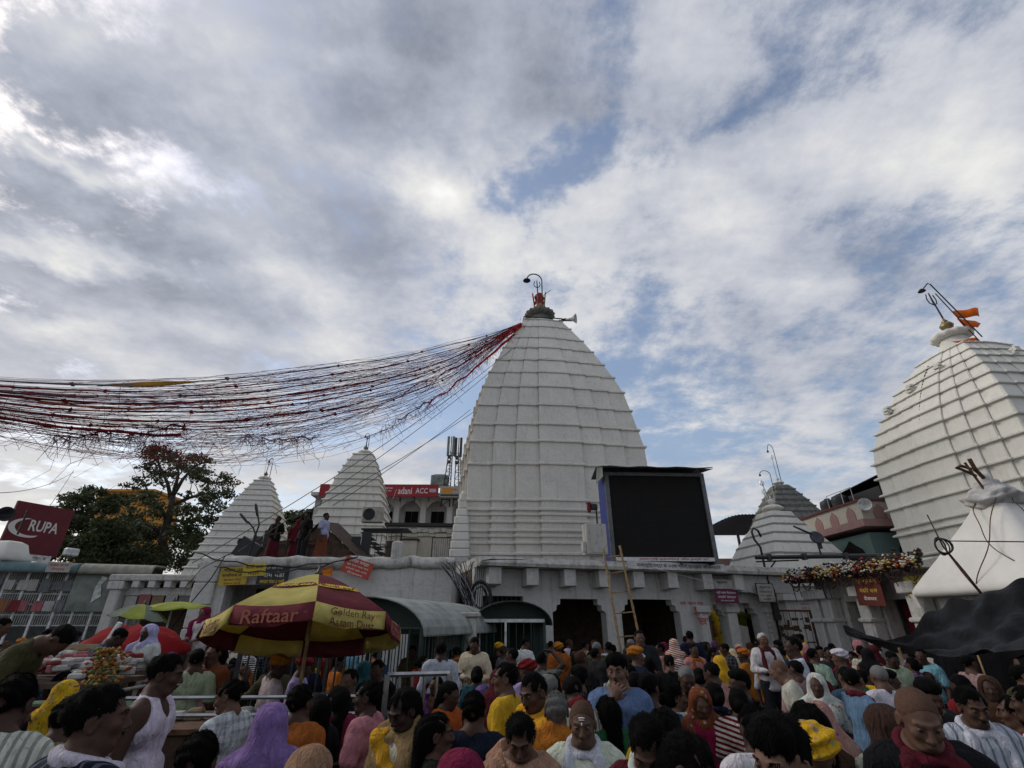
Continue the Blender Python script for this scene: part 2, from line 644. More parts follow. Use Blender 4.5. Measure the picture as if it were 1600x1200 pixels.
def tower(name, loc, yaw, label, table, levels, mat, step=0.1, faces=(0,), mh=0.16, mg=0.09, rings=None, panels=True, band=1.0):
    """curved white shikhara: core, one moulding per level, panels on the faces that show"""
    t = thing(name, loc, yaw, label, 'temple tower')
    zs = sorted(set([table[0][0]] + list(levels) + [table[-1][0]]))
    dense = []
    for a, b in zip(zs, zs[1:]):
        dense += [a, (a + b) / 2]
    dense.append(zs[-1])
    wtop = table[0][1]
    def stp(z):
        return step * interp(table, z) / wtop
    core = MB()
    core.loft([[(x, y, z) for x, y in plan(interp(table, z), stp(z))] for z in dense], True, True)
    core.build('tower_core', mat, t)
    k = 0
    for z in levels:
        w = interp(table, z)
        h = mh * (0.7 + 0.3 * w / wtop)
        gq = mg * (0.55 + 0.45 * w / wtop)
        m = MB()
        jz = (rnd.random() - 0.5) * 0.02
        prof = [(0.01, z - h / 2), (gq, z - h * 0.30 + jz), (gq * 1.06, z + h * 0.1 + jz), (gq * 0.55, z + h * 0.32), (0.01, z + h / 2)]
        m.loft([[(x, y, zz_) for x, y in plan(interp(table, zz_), stp(zz_), gr)] for gr, zz_ in prof], True, True)
        m.build('moulding', mat, t)
        k += 1
    if panels:
        for q in faces:
            a = q * math.pi / 2
            c, s_ = round(math.cos(a)), round(math.sin(a))
            for za, zb in zip(zs, zs[1:]):
                z0, z1 = za + mh * 0.42, zb - mh * 0.42
                if z1 - z0 < 0.12:
                    continue
                for i in range(7):
                    pr = 0.012 + rnd.random() * 0.022
                    vs_ = []
                    for out_ in (0.0, pr):
                        for z in (z0, (z0 + z1) / 2, z1):
                            w = interp(table, z)
                            y = -(w + STEP[i] * stp(z) + out_ - 0.004)
                            ins = 0.012 + (0.012 if out_ else 0)
                            e0 = FR[i] * w + ins * (1.4 if i < 3 else 0.9)
                            e1 = FR[i + 1] * w - ins * (1.4 if i > 3 else 0.9)
                            for x in (e0, e1):
                                dz = ((z0 + z1) / 2 - z) / max(z1 - z0, 0.01) * (0.03 if out_ else 0)
                                vs_.append((x * c - y * s_, x * s_ + y * c, z + dz))
                    fs = [(6, 7, 9, 8), (8, 9, 11, 10), (0, 1, 7, 6), (4, 10, 11, 5), (0, 6, 8, 2), (2, 8, 10, 4), (1, 3, 9, 7), (3, 5, 11, 9)]
                    MB().add(vs_, fs).build('panel', mat, t)
    return t


def finial(t, z, r, mat, metal, lobes=14, pot=True, h=1.0, red=None):
    """neck, ribbed disc, pot and spike on top of a tower"""
    s = r
    MB().lathe([(0.78 * s, z - 0.15 * s), (0.72 * s, z + 0.1 * s), (0.66 * s, z + 0.45 * s)], 24).build('neck', mat, t, True)
    MB().lathe([(0.6 * s, z + 0.40 * s), (0.93 * s, z + 0.46 * s), (1.05 * s, z + 0.60 * s), (0.98 * s, z + 0.76 * s), (0.70 * s, z + 0.90 * s), (0.34 * s, z + 1.02 * s)],
               lobes * 4, lobes=lobes, amp=0.06).build('ribbed_disc', mat, t, True)
    if pot:
        zz_ = z + 1.0 * s
        MB().lathe([(0.2 * s, zz_), (0.12 * s, zz_ + 0.08 * s), (0.30 * s, zz_ + 0.25 * s), (0.36 * s, zz_ + 0.42 * s), (0.26 * s, zz_ + 0.58 * s),
                    (0.10 * s, zz_ + 0.66 * s), (0.17 * s, zz_ + 0.74 * s), (0.08 * s, zz_ + 0.84 * s), (0.02 * s, zz_ + 1.05 * s)], 18).build('pot_finial', red or metal, t, True)


def spike(t, base, top, r=0.02, mat=None, trident=True, s=0.3):
    mat = mat or M_black
    base, top = Vector(base), Vector(top)
    m = MB().tube([base, top], [r * 1.2, r], 6)
    m.build('spike', mat, t)
    if trident:
        b = MB()
        for sg in (-1, 1):
            b.tube([top + Vector((0, 0, -0.9 * s)), top + Vector((sg * 0.30 * s, 0, -0.75 * s)), top + Vector((sg * 0.38 * s, 0, -0.4 * s)), top + Vector((sg * 0.28 * s, 0, 0))], r * 0.8, 5)
        b.tube([top + Vector((0, 0, -0.9 * s)), top + Vector((0, 0, 0.15 * s))], r * 0.9, 5)
        b.build('trident', mat, t)


def goose_lamp(t, base, height, reach, r=0.025, bowl=0.12):
    """bent pipe with a bowl lamp at its end"""
    b = Vector(base)
    pts = [b, b + Vector((0, 0, height * 0.82))]
    for k in range(1, 8):
        a = math.pi * k / 7
        pts.append(b + Vector((-reach / 2 * (1 - math.cos(a)), 0, height * 0.82 + math.sin(a) * height * 0.16)))
    MB().tube(pts, r, 6).build('lamp_pipe', M_black, t, True)
    e = pts[-1]
    MB().lathe([(0.02, 0.06), (0.05, 0.04), (bowl * 0.8, -0.02), (bowl, -0.09), (bowl * 0.7, -0.10)], 14, c=e).build('lamp_bowl', M_black, t, True)


# ---- main tower
tabM = [(4.0, 4.62), (5.27, 4.60), (6.21, 4.60), (7.23, 4.58), (9.02, 4.56), (10.21, 4.52), (11.21, 4.36), (12.41, 4.15), (13.61, 3.93),
        (14.70, 3.58), (15.76, 3.17), (16.88, 2.72), (17.90, 2.27), (19.14, 1.68), (20.05, 1.22)]
levM = [4.78, 5.27, 5.56, 5.82, 6.21, 6.55, 6.79, 7.23, 9.02, 10.21, 11.21, 12.41, 13.61, 14.70, 15.76, 16.88, 17.90, 19.14, 20.0]
big_t = tower('temple_tower', (1.95, 28.0, 0), R(6), 'tallest white curved temple tower rising behind the black video screen', tabM, levM, M_white, 0.14, (0, 3), 0.18, 0.105)
MB().box((0, 0, 2.0), (10.4, 10.4, 4.0)).build('tower_base', M_wall, big_t)
M_redcloth = fabric('red_cloth', (0.45, 0.02, 0.02), 0.15)
M_orangecloth = fabric('saffron_cloth', (0.75, 0.16, 0.015), 0.25)
M_yellowcloth = fabric('yellow_cloth', (0.75, 0.38, 0.03), 0.2)
M_redwrap = plain('red_and_gold_wrap', (0.20, 0.02, 0.012), 0.6, 0.1, 0.45, 9)
finial(big_t, 20.62, 0.98, M_grey, M_brass, 18)
MB().lathe([(0.95, 19.9), (0.9, 20.3), (0.7, 20.6)], 24).build('neck', M_white, big_t, True)
MB().lathe([(0.16, 21.45), (0.20, 21.7), (0.33, 22.1), (0.24, 22.5), (0.30, 22.8), (0.20, 23.05), (0.05, 23.2)], 24, lobes=6, amp=0.25).build('red_wrap', M_redwrap, big_t, True)
spike(big_t, (-0.1, 0, 22.9), (-0.14, 0, 24.2), 0.04, M_black, True, 0.6)
spike(big_t, (0.28, 0, 21.5), (0.46, 0, 23.3), 0.05, M_brass, False)
spike(big_t, (0.30, 0, 23.0), (0.85, 0, 23.5), 0.02, M_black, False)
spike(big_t, (-0.3, 0, 21.5), (-0.48, 0, 23.1), 0.05, M_redcloth, False)
goose_lamp(big_t, (0.22, 0.0, 21.4), 3.55, 1.1, 0.045, 0.28)
big_rail = MB()
for sx, sy, ex, ey in ((-1.28, -1.28, 1.28, -1.28), (1.28, -1.28, 1.28, 1.28), (-1.28, 1.28, -1.28, -1.28)):
    big_rail.tube([(sx, sy, 20.2), (ex, ey, 20.2)], 0.04, 6)
big_rail.build('tie_rail', M_black, big_t)


def horn(name, loc, direction, label, length=0.55, r=0.24, group=None, arm=None, cat='loudspeaker', mat=None):
    d = Vector(direction).normalized()
    q = d.to_track_quat('Z', 'Y').to_euler()
    t = thing(name, loc, 0, label, cat, group, rot=q)
    prof = [(0.05, 0.0), (0.07, length * 0.3), (0.10, length * 0.55), (r * 0.65, length * 0.82), (r, length), (r * 0.93, length * 0.985), (r * 0.6, length * 0.80), (0.06, length * 0.5)]
    MB().lathe(prof, 20).build('bell', mat or M_whitemetal, t, True)
    MB().lathe([(0.08, -0.16), (0.1, -0.12), (0.1, 0.0), (0.06, 0.02)], 14).build('driver', M_black, t, True)
    MB().box((0, 0.06, 0.05), (0.05, 0.12, 0.05)).build('bracket', M_black, t)
    return t


MB().tube([(1.1, -1.0, 20.25), (2.0, -1.1, 20.2)], 0.04, 6).build('speaker_arm', M_black, big_t)
horn('loudspeaker', (3.55, 26.9, 20.15), (1, -0.35, -0.1), 'grey horn loudspeaker clamped at the top of the tallest white tower', 0.75, 0.34)

# ---- right tower (cream, bulging)
tabR = [(2.0, 3.45), (6.0, 3.46), (7.4, 3.46), (8.2, 3.45), (8.9, 3.42), (9.65, 3.31), (10.36, 3.05), (11.01, 2.77), (11.63, 2.44), (12.19, 2.11), (12.78, 1.67), (13.43, 1.2)]
levR = [4.6, 5.55, 5.85, 6.7, 7.4, 8.2, 8.9, 9.65, 10.36, 11.01, 11.63, 12.19, 12.78, 13.40]
rt = tower('temple_tower', (21.5, 20.0, 0), R(6.7), 'cream bulging temple tower with saffron flags at its top', [(z, w * 0.97) for z, w in tabR], levR, M_white2, 0.085, (0, 3), 0.15, 0.13)
MB().box((0, 0, 1.0), (7.6, 7.6, 2.0)).build('tower_base', M_wall, rt)
finial(rt, 14.0, 0.80, M_white2, M_brass, 12)
MB().lathe([(0.85, 13.3), (0.72, 13.6), (0.66, 14.0)], 20).build('neck', M_white2, rt, True)
spike(rt, (0, 0, 15.6), (-0.15, 0, 17.0), 0.035, M_black, True, 0.7)
for kx, kz, fa in ((-0.9, 11.95, 3), (0.5, 12.35, 3), (-2.1, 11.3, 3), (0.0, 12.5, 0), (0.9, 11.95, 0)):
    w = interp(tabR, kz) + 0.1
    a = fa * math.pi / 2
    c, s_ = round(math.cos(a)), round(math.sin(a))
    x, y = kx, -w
    m = MB().lathe([(0.05, -0.14), (0.16, -0.10), (0.13, 0.0), (0.17, 0.06), (0.08, 0.16)], 10, lobes=5, amp=0.15)
    for ln in ((0.0, -0.16, 0.02), (0.05, -0.12, 0.14), (-0.06, -0.1, -0.1)):
        m.box(ln, (0.26, 0.16, 0.09))
    o = m.build('lion_boss', M_white2, rt)
    o.location = (x * c - y * s_, x * s_ + y * c, kz)
    o.rotation_euler = (0, 0, a)
ch = MB()
zc = 12.9
while zc > 5.9:
    w = interp(tabR, zc) + 0.12
    ch.tube([(-w, 0.25 + (12.9 - zc) * 0.02, zc), (-interp(tabR, zc - 0.13) - 0.12, 0.25 + (12.9 - zc) * 0.02, zc - 0.10)], 0.022, 5)
    zc -= 0.16
ch.build('hanging_chain', M_rust, rt)


def flag(name, foot, pts, label, mat, pole_top, group=None):
    t = thing(name, foot, 0, label, 'flag', group)
    MB().tube([(0, 0, 0), pole_top], 0.025, 6).build('pole', M_black, t)
    for k, (outline, m_) in enumerate(pts):
        # rippled cloth: a strip of quads with thickness
        (x0, z0), (x1, z1), (x2, z2), (x3, z3) = outline
        n = 9
        top, bot = [], []
        for i in range(n + 1):
            f = i / n
            y = 0.10 * math.sin(f * 7 + k) * f
            top.append((x0 + (x1 - x0) * f, y, z0 + (z1 - z0) * f + 0.03 * math.sin(f * 9)))
            bot.append((x3 + (x2 - x3) * f, y + 0.05 * math.sin(f * 5), z3 + (z2 - z3) * f))
        mm = MB()
        rings = [[Vector(a), Vector(b), Vector(b) + Vector((0, 0.008, 0)), Vector(a) + Vector((0, 0.008, 0))] for a, b in zip(top, bot)]
        mm.loft(rings, True, True)
        mm.build('cloth', m_, t, True)
    return t


ft = rt.matrix_basis @ Vector((0.45, -0.55, 13.6))
flag('flag_pole', (21.9, 19.2, 13.6),
     [(((-0.62, 1.85), (0.75, 2.05), (0.55, 1.55), (-0.52, 1.45)), M_orangecloth),
      (((-0.60, 1.42), (0.55, 1.20), (0.25, 0.95), (-0.40, 0.85)), M_orangecloth),
      (((-0.1, 0.35), (-1.35, 0.15), (-1.25, 0.10), (-0.1, 0.05)), M_orangecloth)],
     'leaning black pole flying three saffron flags on the cream tower', M_orangecloth, (-1.05, 0, 2.9))
sl = thing('street_lamp', (21.9, 19.05, 13.9), 0, 'thin bent lamp pole above the saffron flags on the cream tower', 'lamp')
MB().tube([(0, 0, 0), (-1.25, 0, 3.05), (-1.36, 0, 3.1), (-1.75, 0, 2.72)], 0.03, 6).build('lamp_pipe', M_black, sl)
MB().lathe([(0.03, 0.1), (0.1, 0.05), (0.17, -0.05), (0.12, -0.07)], 12, c=(-1.82, 0, 2.66)).build('lamp_bowl', M_black, sl, True)

# ---- two white towers on the left
tab2 = [(3.0, 2.5), (6.0, 2.35), (8.36, 1.86), (8.89, 1.74), (9.36, 1.61), (9.87, 1.48), (10.35, 1.36), (10.82, 1.20), (11.31, 1.02), (11.78, 0.83), (12.3, 0.58)]
lev2 = [5.0, 5.6, 6.2, 6.75, 7.3, 7.83, 8.36, 8.89, 9.36, 9.87, 10.35, 10.82, 11.31, 11.78, 12.27]
t2 = tower('temple_tower', (-10.2, 32.0, 0), R(5), 'white ridged pyramid tower in front of the red advertising board', tab2, lev2, M_white2, 0.035, (0, 1), 0.15, 0.13, panels=True)
finial(t2, 12.25, 0.45, M_white2, M_grey, 9)
spike(t2, (0, 0, 13.1), (0.02, 0, 13.75), 0.03, M_black, True, 0.25)
goose_lamp(t2, (0.15, 0, 12.6), 1.4, 0.3, 0.02, 0.07)
tab1 = [(2.5, 2.75), (4.5, 2.25), (7.13, 1.53), (7.51, 1.42), (7.87, 1.31), (8.25, 1.17), (8.61, 1.03), (8.96, 0.87), (9.34, 0.71), (9.65, 0.56), (9.98, 0.41)]
lev1 = [3.3, 3.75, 4.2, 4.65, 5.1, 5.5, 5.9, 6.3, 6.72, 7.13, 7.51, 7.87, 8.25, 8.61, 8.96, 9.34, 9.65, 9.95]
t1 = tower('temple_tower', (-15.7, 30.0, 0), R(8), 'smaller white ridged pyramid tower beside the leafy tree', tab1, lev1, M_white2, 0.02, (0, 1), 0.13, 0.12, panels=True)
finial(t1, 9.95, 0.36, M_white2, M_grey, 9)
spike(t1, (0, 0, 10.6), (0.05, 0, 11.35), 0.025, M_rail, True, 0.3)
goose_lamp(t1, (0.25, 0, 10.2), 1.35, 0.22, 0.02, 0.06)

# ---- concave white shrine roof on the right, on its block
tabS = [(4.2, 2.25), (5.07, 1.91), (5.65, 1.62), (6.16, 1.30), (6.66, 0.97), (7.1, 0.72), (7.4, 0.62)]
levS = [4.3, 5.07, 5.65, 6.16, 6.66, 7.1]
ts = tower('shrine', (14.5, 27.0, 0), R(10), 'white concave shrine roof with grey bands standing between screen and pink house', tabS, levS, M_white2, 0.02, (0, 3), 0.10, 0.015)
ts['category'] = 'shrine'
for k, (hw, z0, z1) in enumerate(((2.35, 0, 2.9), (2.55, 2.9, 3.1), (2.4, 3.1, 3.5), (2.65, 3.5, 3.75), (2.45, 3.75, 4.1), (2.6, 4.1, 4.25))):
    MB().box((0, 0, (z0 + z1) / 2), (hw * 2, hw * 2, z1 - z0)).build('wall_course', M_wall, ts)
M_band = plain('grey_paint_band', (0.22, 0.22, 0.21), 0.85)
for z in levS[1:]:
    m = MB()
    m.loft([[(x, y, q) for x, y in plan(interp(tabS, q), 0.02 * interp(tabS, q) / 2.25, 0.028)] for q in (z - 0.045, z + 0.045)], True, True)
    m.build('painted_band', M_band, ts)
finial(ts, 7.35, 0.5, M_white2, M_white2, 10)
for kx in (-0.3, 0.25):
    spike(ts, (kx, 0, 8.0), (kx, 0, 8.7), 0.02, M_rail, kx < 0, 0.3)

# ---- grey stone stepped pyramid behind it
tg = thing('shrine', (19.1, 34.0, 0), R(2), 'weathered grey stepped stone pyramid roof with a white finial', 'shrine')
gl = [(5.6, 2.1), (7.6, 1.95), (8.1, 1.75), (8.58, 1.55), (9.0, 1.34), (9.44, 1.13), (9.87, 0.90), (10.3, 0.66), (10.72, 0.42)]
MB().box((0, 0, 3.0), (3.9, 3.9, 6.0)).build('shrine_base', M_grey, tg)
for (za, wa), (zb, wb) in zip(gl, gl[1:]):
    m = MB()
    m.loft([[(sx * q, sy * q, z) for sx, sy in ((-1, -1), (1, -1), (1, 1), (-1, 1))] for q, z in ((wa + 0.06, za), (wa + 0.07, za + 0.1), (wa - 0.02, za + 0.12), (wb + 0.01, zb))], True, True)
    crs = m.build('roof_course', M_grey, tg)
    nseg = 4
    for i in range(nseg):      # stone slabs of the two courses' faces that show
        for face in (0, 3):
            a = face * math.pi / 2
            c, s_ = round(math.cos(a)), round(math.sin(a))
            vs_ = []
            for o_ in (0.0, 0.02 + rnd.random() * 0.03):
                for z, w in ((za + 0.13, wa - 0.03), (zb - 0.015, wb + 0.012)):
                    for e in (i, i + 1):
                        x = -w + 2 * w * e / nseg + (0.02 if e == i else -0.02)
                        y = -(w + o_)
                        vs_.append((x * c - y * s_, x * s_ + y * c, z))
            MB().add(vs_, [(4, 5, 7, 6), (0, 1, 5, 4), (2, 6, 7, 3), (0, 4, 6, 2), (1, 3, 7, 5)]).build('stone_slab', M_grey, crs)
finial(tg, 10.7, 0.36, M_white2, M_white2, 8)
spike(tg, (0, 0, 11.3), (0.0, 0, 13.0), 0.02, M_rail, True, 0.3)
goose_lamp(tg, (0.25, 0, 10.7), 3.2, 0.45, 0.022, 0.08)
spike(tg, (-1.35, -0.6, 9.6), (-1.55, -0.6, 10.9), 0.03, M_rail, True, 0.35)
goose_lamp(tg, (-0.8, -0.6, 9.8), 1.9, 0.75, 0.022, 0.08)

# ================================================================== arcade block with the video screen
AY = R(17.6)
arc = thing('temple_arcade', (-1.03, 16.41, 0), AY, 'long low white temple arcade with block brackets under its ledge', 'building')
AL = 12.9      # length along the front
ZL = 3.62      # underside of ledge
DEP = 4.2
# wall with openings: list of (x0,x1,z_top) openings along the front, each with stepped heads
# front wall is set back 0.75 from the ledge's edge
SB = 0.72
ops = [(0.30, 1.70, 1.9, 2.78), (2.75, 4.75, 0.0, 2.72), (5.35, 7.75, 0.0, 2.74), (8.95, 9.75, 0.0, 2.60), (10.1, 11.25, 0.0, 2.66)]
w = MB()
x = 0.0
for (a, b, z0, z1) in ops:
    if a > x:
        w.box(((x + a) / 2, SB + 0.2, ZL / 2), (a - x, 0.4, ZL))
    w.box(((a + b) / 2, SB + 0.2, (z1 + ZL) / 2), (b - a, 0.4, ZL - z1))
    if z0 > 0:
        w.box(((a + b) / 2, SB + 0.2, z0 / 2), (b - a, 0.4, z0))
    x = b
w.box(((x + AL - 0.55) / 2, SB + 0.2, ZL / 2), (AL - 0.55 - x, 0.4, ZL))
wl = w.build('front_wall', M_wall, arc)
# stepped corbels in the heads of the doorways
for (a, b, z1) in ((2.75, 4.75, 2.72), (5.35, 7.75, 2.74), (8.95, 9.75, 2.60), (10.1, 11.25, 2.66)):
    for sg, e in ((1, a), (-1, b)):
        m = MB()
        m.poly([(e, z1 + 0.02), (e + sg * 0.30, z1 + 0.02), (e + sg * 0.28, z1 - 0.18), (e + sg * 0.16, z1 - 0.20), (e + sg * 0.14, z1 - 0.36), (e, z1 - 0.42)], 0.36, Matrix.Translation((0, SB + 0.19, 0)))
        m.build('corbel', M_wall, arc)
MB().box((AL / 2 - 0.2, SB + 1.2, 1.4), (AL - 1.2, 0.1, 2.8)).build('inner_wall', M_dark, arc) if False else None
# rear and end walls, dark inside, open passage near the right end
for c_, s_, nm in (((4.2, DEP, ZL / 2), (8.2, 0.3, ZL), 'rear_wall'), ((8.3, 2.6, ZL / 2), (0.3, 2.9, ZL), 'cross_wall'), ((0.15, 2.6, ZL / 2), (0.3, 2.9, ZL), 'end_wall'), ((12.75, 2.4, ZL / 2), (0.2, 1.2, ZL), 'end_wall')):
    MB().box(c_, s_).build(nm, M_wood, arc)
for xp in (8.62, 9.92, 11.75):
    m = MB()
    m.rbox((xp, SB + 0.05, 1.25), (0.42, 0.5, 2.5), 0.04)
    m.rbox((xp, SB + 0.05, 0.2), (0.56, 0.6, 0.4), 0.03)
    m.rbox((xp, SB + 0.05, 2.42), (0.60, 0.62, 0.22), 0.03)
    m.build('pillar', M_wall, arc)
for xp in (8.9, 11.2):
    m = MB()
    m.rbox((xp, DEP - 0.3, 1.25), (0.4, 0.4, 2.5), 0.04)
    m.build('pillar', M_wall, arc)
# ledge: sagging slab in lengths
segs = [(0.0, 5.35), (5.35, 8.9), (8.9, AL)]
for a, b in segs:
    m = MB()
    n = 8
    rings = []
    for i in range(n + 1):
        x = a + 0.004 + (b - a - 0.008) * i / n
        j = (rnd.random() - 0.5) * 0.035
        rings.append([(x, -0.02 + j, ZL + 0.02), (x, -0.05 + j, ZL + 0.12), (x, 0.05 + j, ZL + 0.30), (x, 0.5, ZL + 0.34 + j), (x, DEP + 0.3, ZL + 0.36), (x, DEP + 0.3, ZL)])
    m.loft(rings, True, True)
    m.build('roof_ledge', M_ledge, arc)
for xb in (0.55, 1.85, 3.20, 4.50, 5.85, 7.25, 8.75, 10.15):
    m = MB()
    m.poly([(-0.02, ZL), (-0.02, ZL - 0.50 - rnd.random() * 0.04), (0.1, ZL - 0.55), (0.78, ZL - 0.55), (0.78, ZL)], 0.42, Matrix.Translation((xb, 0.16, 0)) @ Matrix.Rotation(R(90), 4, 'Z'))
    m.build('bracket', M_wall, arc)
m = MB()
m.poly([(0.0, ZL - 0.0), (-0.02, ZL - 0.6), (2.7, ZL - 0.6), (2.7, ZL)], 0.3, Matrix.Translation((AL - 2.75, 0.5, 0)))
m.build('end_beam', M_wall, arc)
# window grille
gm = MB()
for i in range(9):
    gm.tube([(0.36 + i * 0.16, SB + 0.1, 1.9), (0.36 + i * 0.16, SB + 0.1, 2.76)], 0.014, 5)
for z in (2.1, 2.35, 2.6):
    gm.tube([(0.3, SB + 0.1, z), (1.7, SB + 0.1, z)], 0.014, 5)
gm.build('window_grille', M_steel, arc)
MB().box((1.0, SB + 0.33, 2.3), (1.4, 0.02, 0.9)).build('window_pane', M_dark, arc)
M_paper = plain('faded_paper', (0.36, 0.34, 0.31), 0.85, 0, 0.2, 4)
M_redink = flat('red_paint', (0.35, 0.02, 0.03))
M_blkink = flat('black_lettering', (0.02, 0.02, 0.022))
M_whiteink = flat('white_lettering', (0.62, 0.61, 0.58))
M_yelink = flat('yellow_lettering', (0.62, 0.42, 0.04))
for k, (bdy, zz_, ww) in enumerate((('श्री मोहन पंडा', 2.62, 1.0), ('बाबा धाम', 2.42, 0.62), ('मूल ग्राम', 2.26, 0.62), ('देवघर', 2.1, 0.5), ('धाम', 1.97, 0.3))):
    lettering(bdy, ww, 0.15, M_redink, arc, (8.42 + (0.12 if k else -0.1), SB - 0.206 if k else SB - 0.006, zz_), bold=0.015)
for k in range(4):
    lettering('पंडा श्री बाबा', 0.6, 0.10, M_blkink, arc, (11.75, SB - 0.206, 2.15 - 0.17 * k))
MB().box((11.75, SB - 0.21, 1.86), (0.36, 0.01, 0.9)).build('pasted_notice', M_paper, arc)

# banner along the ledge
bn = thing('banner', (0, 0, 0), 0, 'long white banner with black script fixed along the arcade ledge', 'banner')
bn.matrix_basis = arc.matrix_basis.copy()
M_banner = plain('banner_cloth', (0.50, 0.49, 0.48), 0.8, 0, 0.12, 3)
MB().box((7.35, -0.10, ZL + 0.19), (4.1, 0.03, 0.26)).build('banner_sheet', M_banner, bn)
lettering('... पावरग्रिड,राष्ट्र के ऊर्जा प्रहरी,स्वच्छता को समर्पित', 3.7, 0.17, M_blkink, bn, (7.35, -0.119, ZL + 0.19), bold=0.012)

# video screen
scr = thing('video_screen', (5.57, 18.55, 3.98), R(3), 'large dark video screen with blue sides and small canopy on the roof', 'screen')
SW, SH = 3.95, 3.28
M_led = new_mat('led_panel')
mm, g2, b2 = M_led
co = g2.n('ShaderNodeTexCoord').outputs['Object']
nzl = g2.noise(co, 90, 2, 0.5)
rl = g2.ramp(nzl.outputs[0], [(0.35, (0.006, 0.006, 0.006)), (0.7, (0.020, 0.018, 0.016))])
g2.l(rl.outputs[0], b2.inputs['Base Color'])
b2.inputs['Roughness'].default_value = 0.75
b2.inputs['Specular IOR Level'].default_value = 0.15
M_frame = plain('grey_frame', (0.12, 0.125, 0.13), 0.6, 0.2, 0.15)
M_blue = plain('blue_sheet', (0.018, 0.035, 0.20), 0.5, 0.0, 0.15)
NX, NZ = 6, 5
for i in range(NX):
    for j in range(NZ):
        pw, ph = (SW - 0.3) / NX, (SH - 0.26) / NZ
        MB().box((-SW / 2 + 0.15 + pw * (i + 0.5), -0.02 - rnd.random() * 0.006, 0.13 + ph * (j + 0.5)), (pw - 0.003, 0.05, ph - 0.003)).build('led_panel', mm, scr)
MB().box((-SW / 2 + 0.075, -0.05, SH / 2), (0.15, 0.14, SH)).build('frame_bar', M_frame, scr)
MB().box((SW / 2 - 0.075, -0.05, SH / 2), (0.15, 0.14, SH)).build('frame_bar', M_frame, scr)
MB().box((0, -0.05, 0.065), (SW - 0.3, 0.14, 0.13)).build('frame_bar', M_whitemetal, scr)
MB().box((0, -0.05, SH - 0.065), (SW - 0.3, 0.14, 0.13)).build('frame_bar', M_frame, scr)
MB().box((-SW / 2 + 0.01, 0.55, SH / 2), (0.03, 1.05, SH - 0.02)).build('side_sheet', M_blue, scr)
MB().box((SW / 2 - 0.01, 0.55, SH / 2), (0.03, 1.05, SH - 0.02)).build('side_sheet', M_blue, scr)
MB().box((0, 1.06, SH / 2), (SW - 0.06, 0.03, SH - 0.03)).build('back_sheet', M_blue, scr)
cn = MB()
rg = []
for i in range(13):
    x = -SW / 2 - 0.22 + (SW + 0.40) * i / 12
    j = 0.02 * math.sin(i * 1.7)
    rg.append([(x, -0.62, SH + 0.06 + j), (x, -0.62, SH + 0.09 + j), (x, 0.3, SH + 0.33), (x, 1.3, SH + 0.10), (x, 1.3, SH + 0.07), (x, 0.3, SH + 0.29)])
cn.loft(rg, True, True)
cn.build('canopy', plain('canopy_sheet', (0.05, 0.055, 0.06), 0.5, 0.3, 0.2, 3), scr)
for sx in (-1, 1):
    m = MB()
    m.add([(sx * (SW / 2 + 0.19), -0.60, SH + 0.05), (sx * (SW / 2 + 0.19), 0.3, SH + 0.30), (sx * (SW / 2 + 0.19), 0.62, SH - 0.30 if sx < 0 else SH + 0.2), (sx * (SW / 2 + 0.19), -0.58, SH - 0.32 if sx < 0 else SH + 0.04),
           (sx * (SW / 2 + 0.17), -0.60, SH + 0.05), (sx * (SW / 2 + 0.17), 0.3, SH + 0.30), (sx * (SW / 2 + 0.17), 0.62, SH - 0.30 if sx < 0 else SH + 0.2), (sx * (SW / 2 + 0.17), -0.58, SH - 0.32 if sx < 0 else SH + 0.04)],
          [(0, 1, 2, 3), (7, 6, 5, 4), (0, 4, 5, 1), (1, 5, 6, 2), (2, 6, 7, 3), (3, 7, 4, 0)])
    m.build('canopy_gable', M_whitemetal if sx > 0 else M_greysheet, scr)
for sx in (-1.5, 0, 1.5):
    MB().tube([(sx, -0.1, SH), (sx, -0.58, SH + 0.06)], 0.02, 5).build('canopy_strut', M_steel, scr)
lettering('पावरग्रिड कारपोरेशन ऑफ इंडिया लि.', 2.6, 0.10, M_redink, scr, (0.35, -0.126, 0.065), bold=0.01)
for sx in (-1.8, -0.6, 0.6, 1.8):
    MB().box((sx, 0.3, -0.05), (0.08, 0.9, 0.10)).build('foot_rail', M_steel, scr)

M_ribbonred = fabric('faded_red_cloth', (0.16, 0.03, 0.03))
# white electrical cabinet, stained, on the roof left of the screen
eb = thing('electric_cabinet', at(931, 866, 17.9), R(14), 'stained white metal cabinet beside the blue side of the screen', 'cabinet')
M_cab = plaster('stained_cabinet', (0.48, 0.46, 0.42), 0.8, (0.10, 0.07, 0.04), 0.2, 1.0)
MB().rbox((0, 0, 0.5), (0.78, 0.42, 1.05), 0.02).build('cabinet_body', M_cab, eb)
MB().box((0.05, -0.22, 0.5), (0.62, 0.014, 0.92)).build('cabinet_door', M_cab, eb)
MB().box((-0.46, -0.05, 0.22), (0.12, 0.2, 0.34)).build('meter_box', M_cab, eb)
MB().tube([(0.1, -0.1, 1.0), (0.1, -0.1, 1.75)], 0.03, 6).build('pipe_mast', M_black, eb)
fl = thing('flood_lamp', at(924, 792, 17.85), R(20), 'small floodlight with red cloth tied to it above the cabinet', 'lamp')
MB().rbox((0.1, 0, 0), (0.26, 0.16, 0.22), 0.03).build('lamp_housing', M_black, fl)
MB().lathe([(0.03, -0.2), (0.08, -0.1), (0.05, 0.05), (0.09, 0.12), (0.02, 0.18)], 12, c=(-0.1, 0, 0), lobes=4, amp=0.3).build('tied_cloth', M_ribbonred, fl, True)

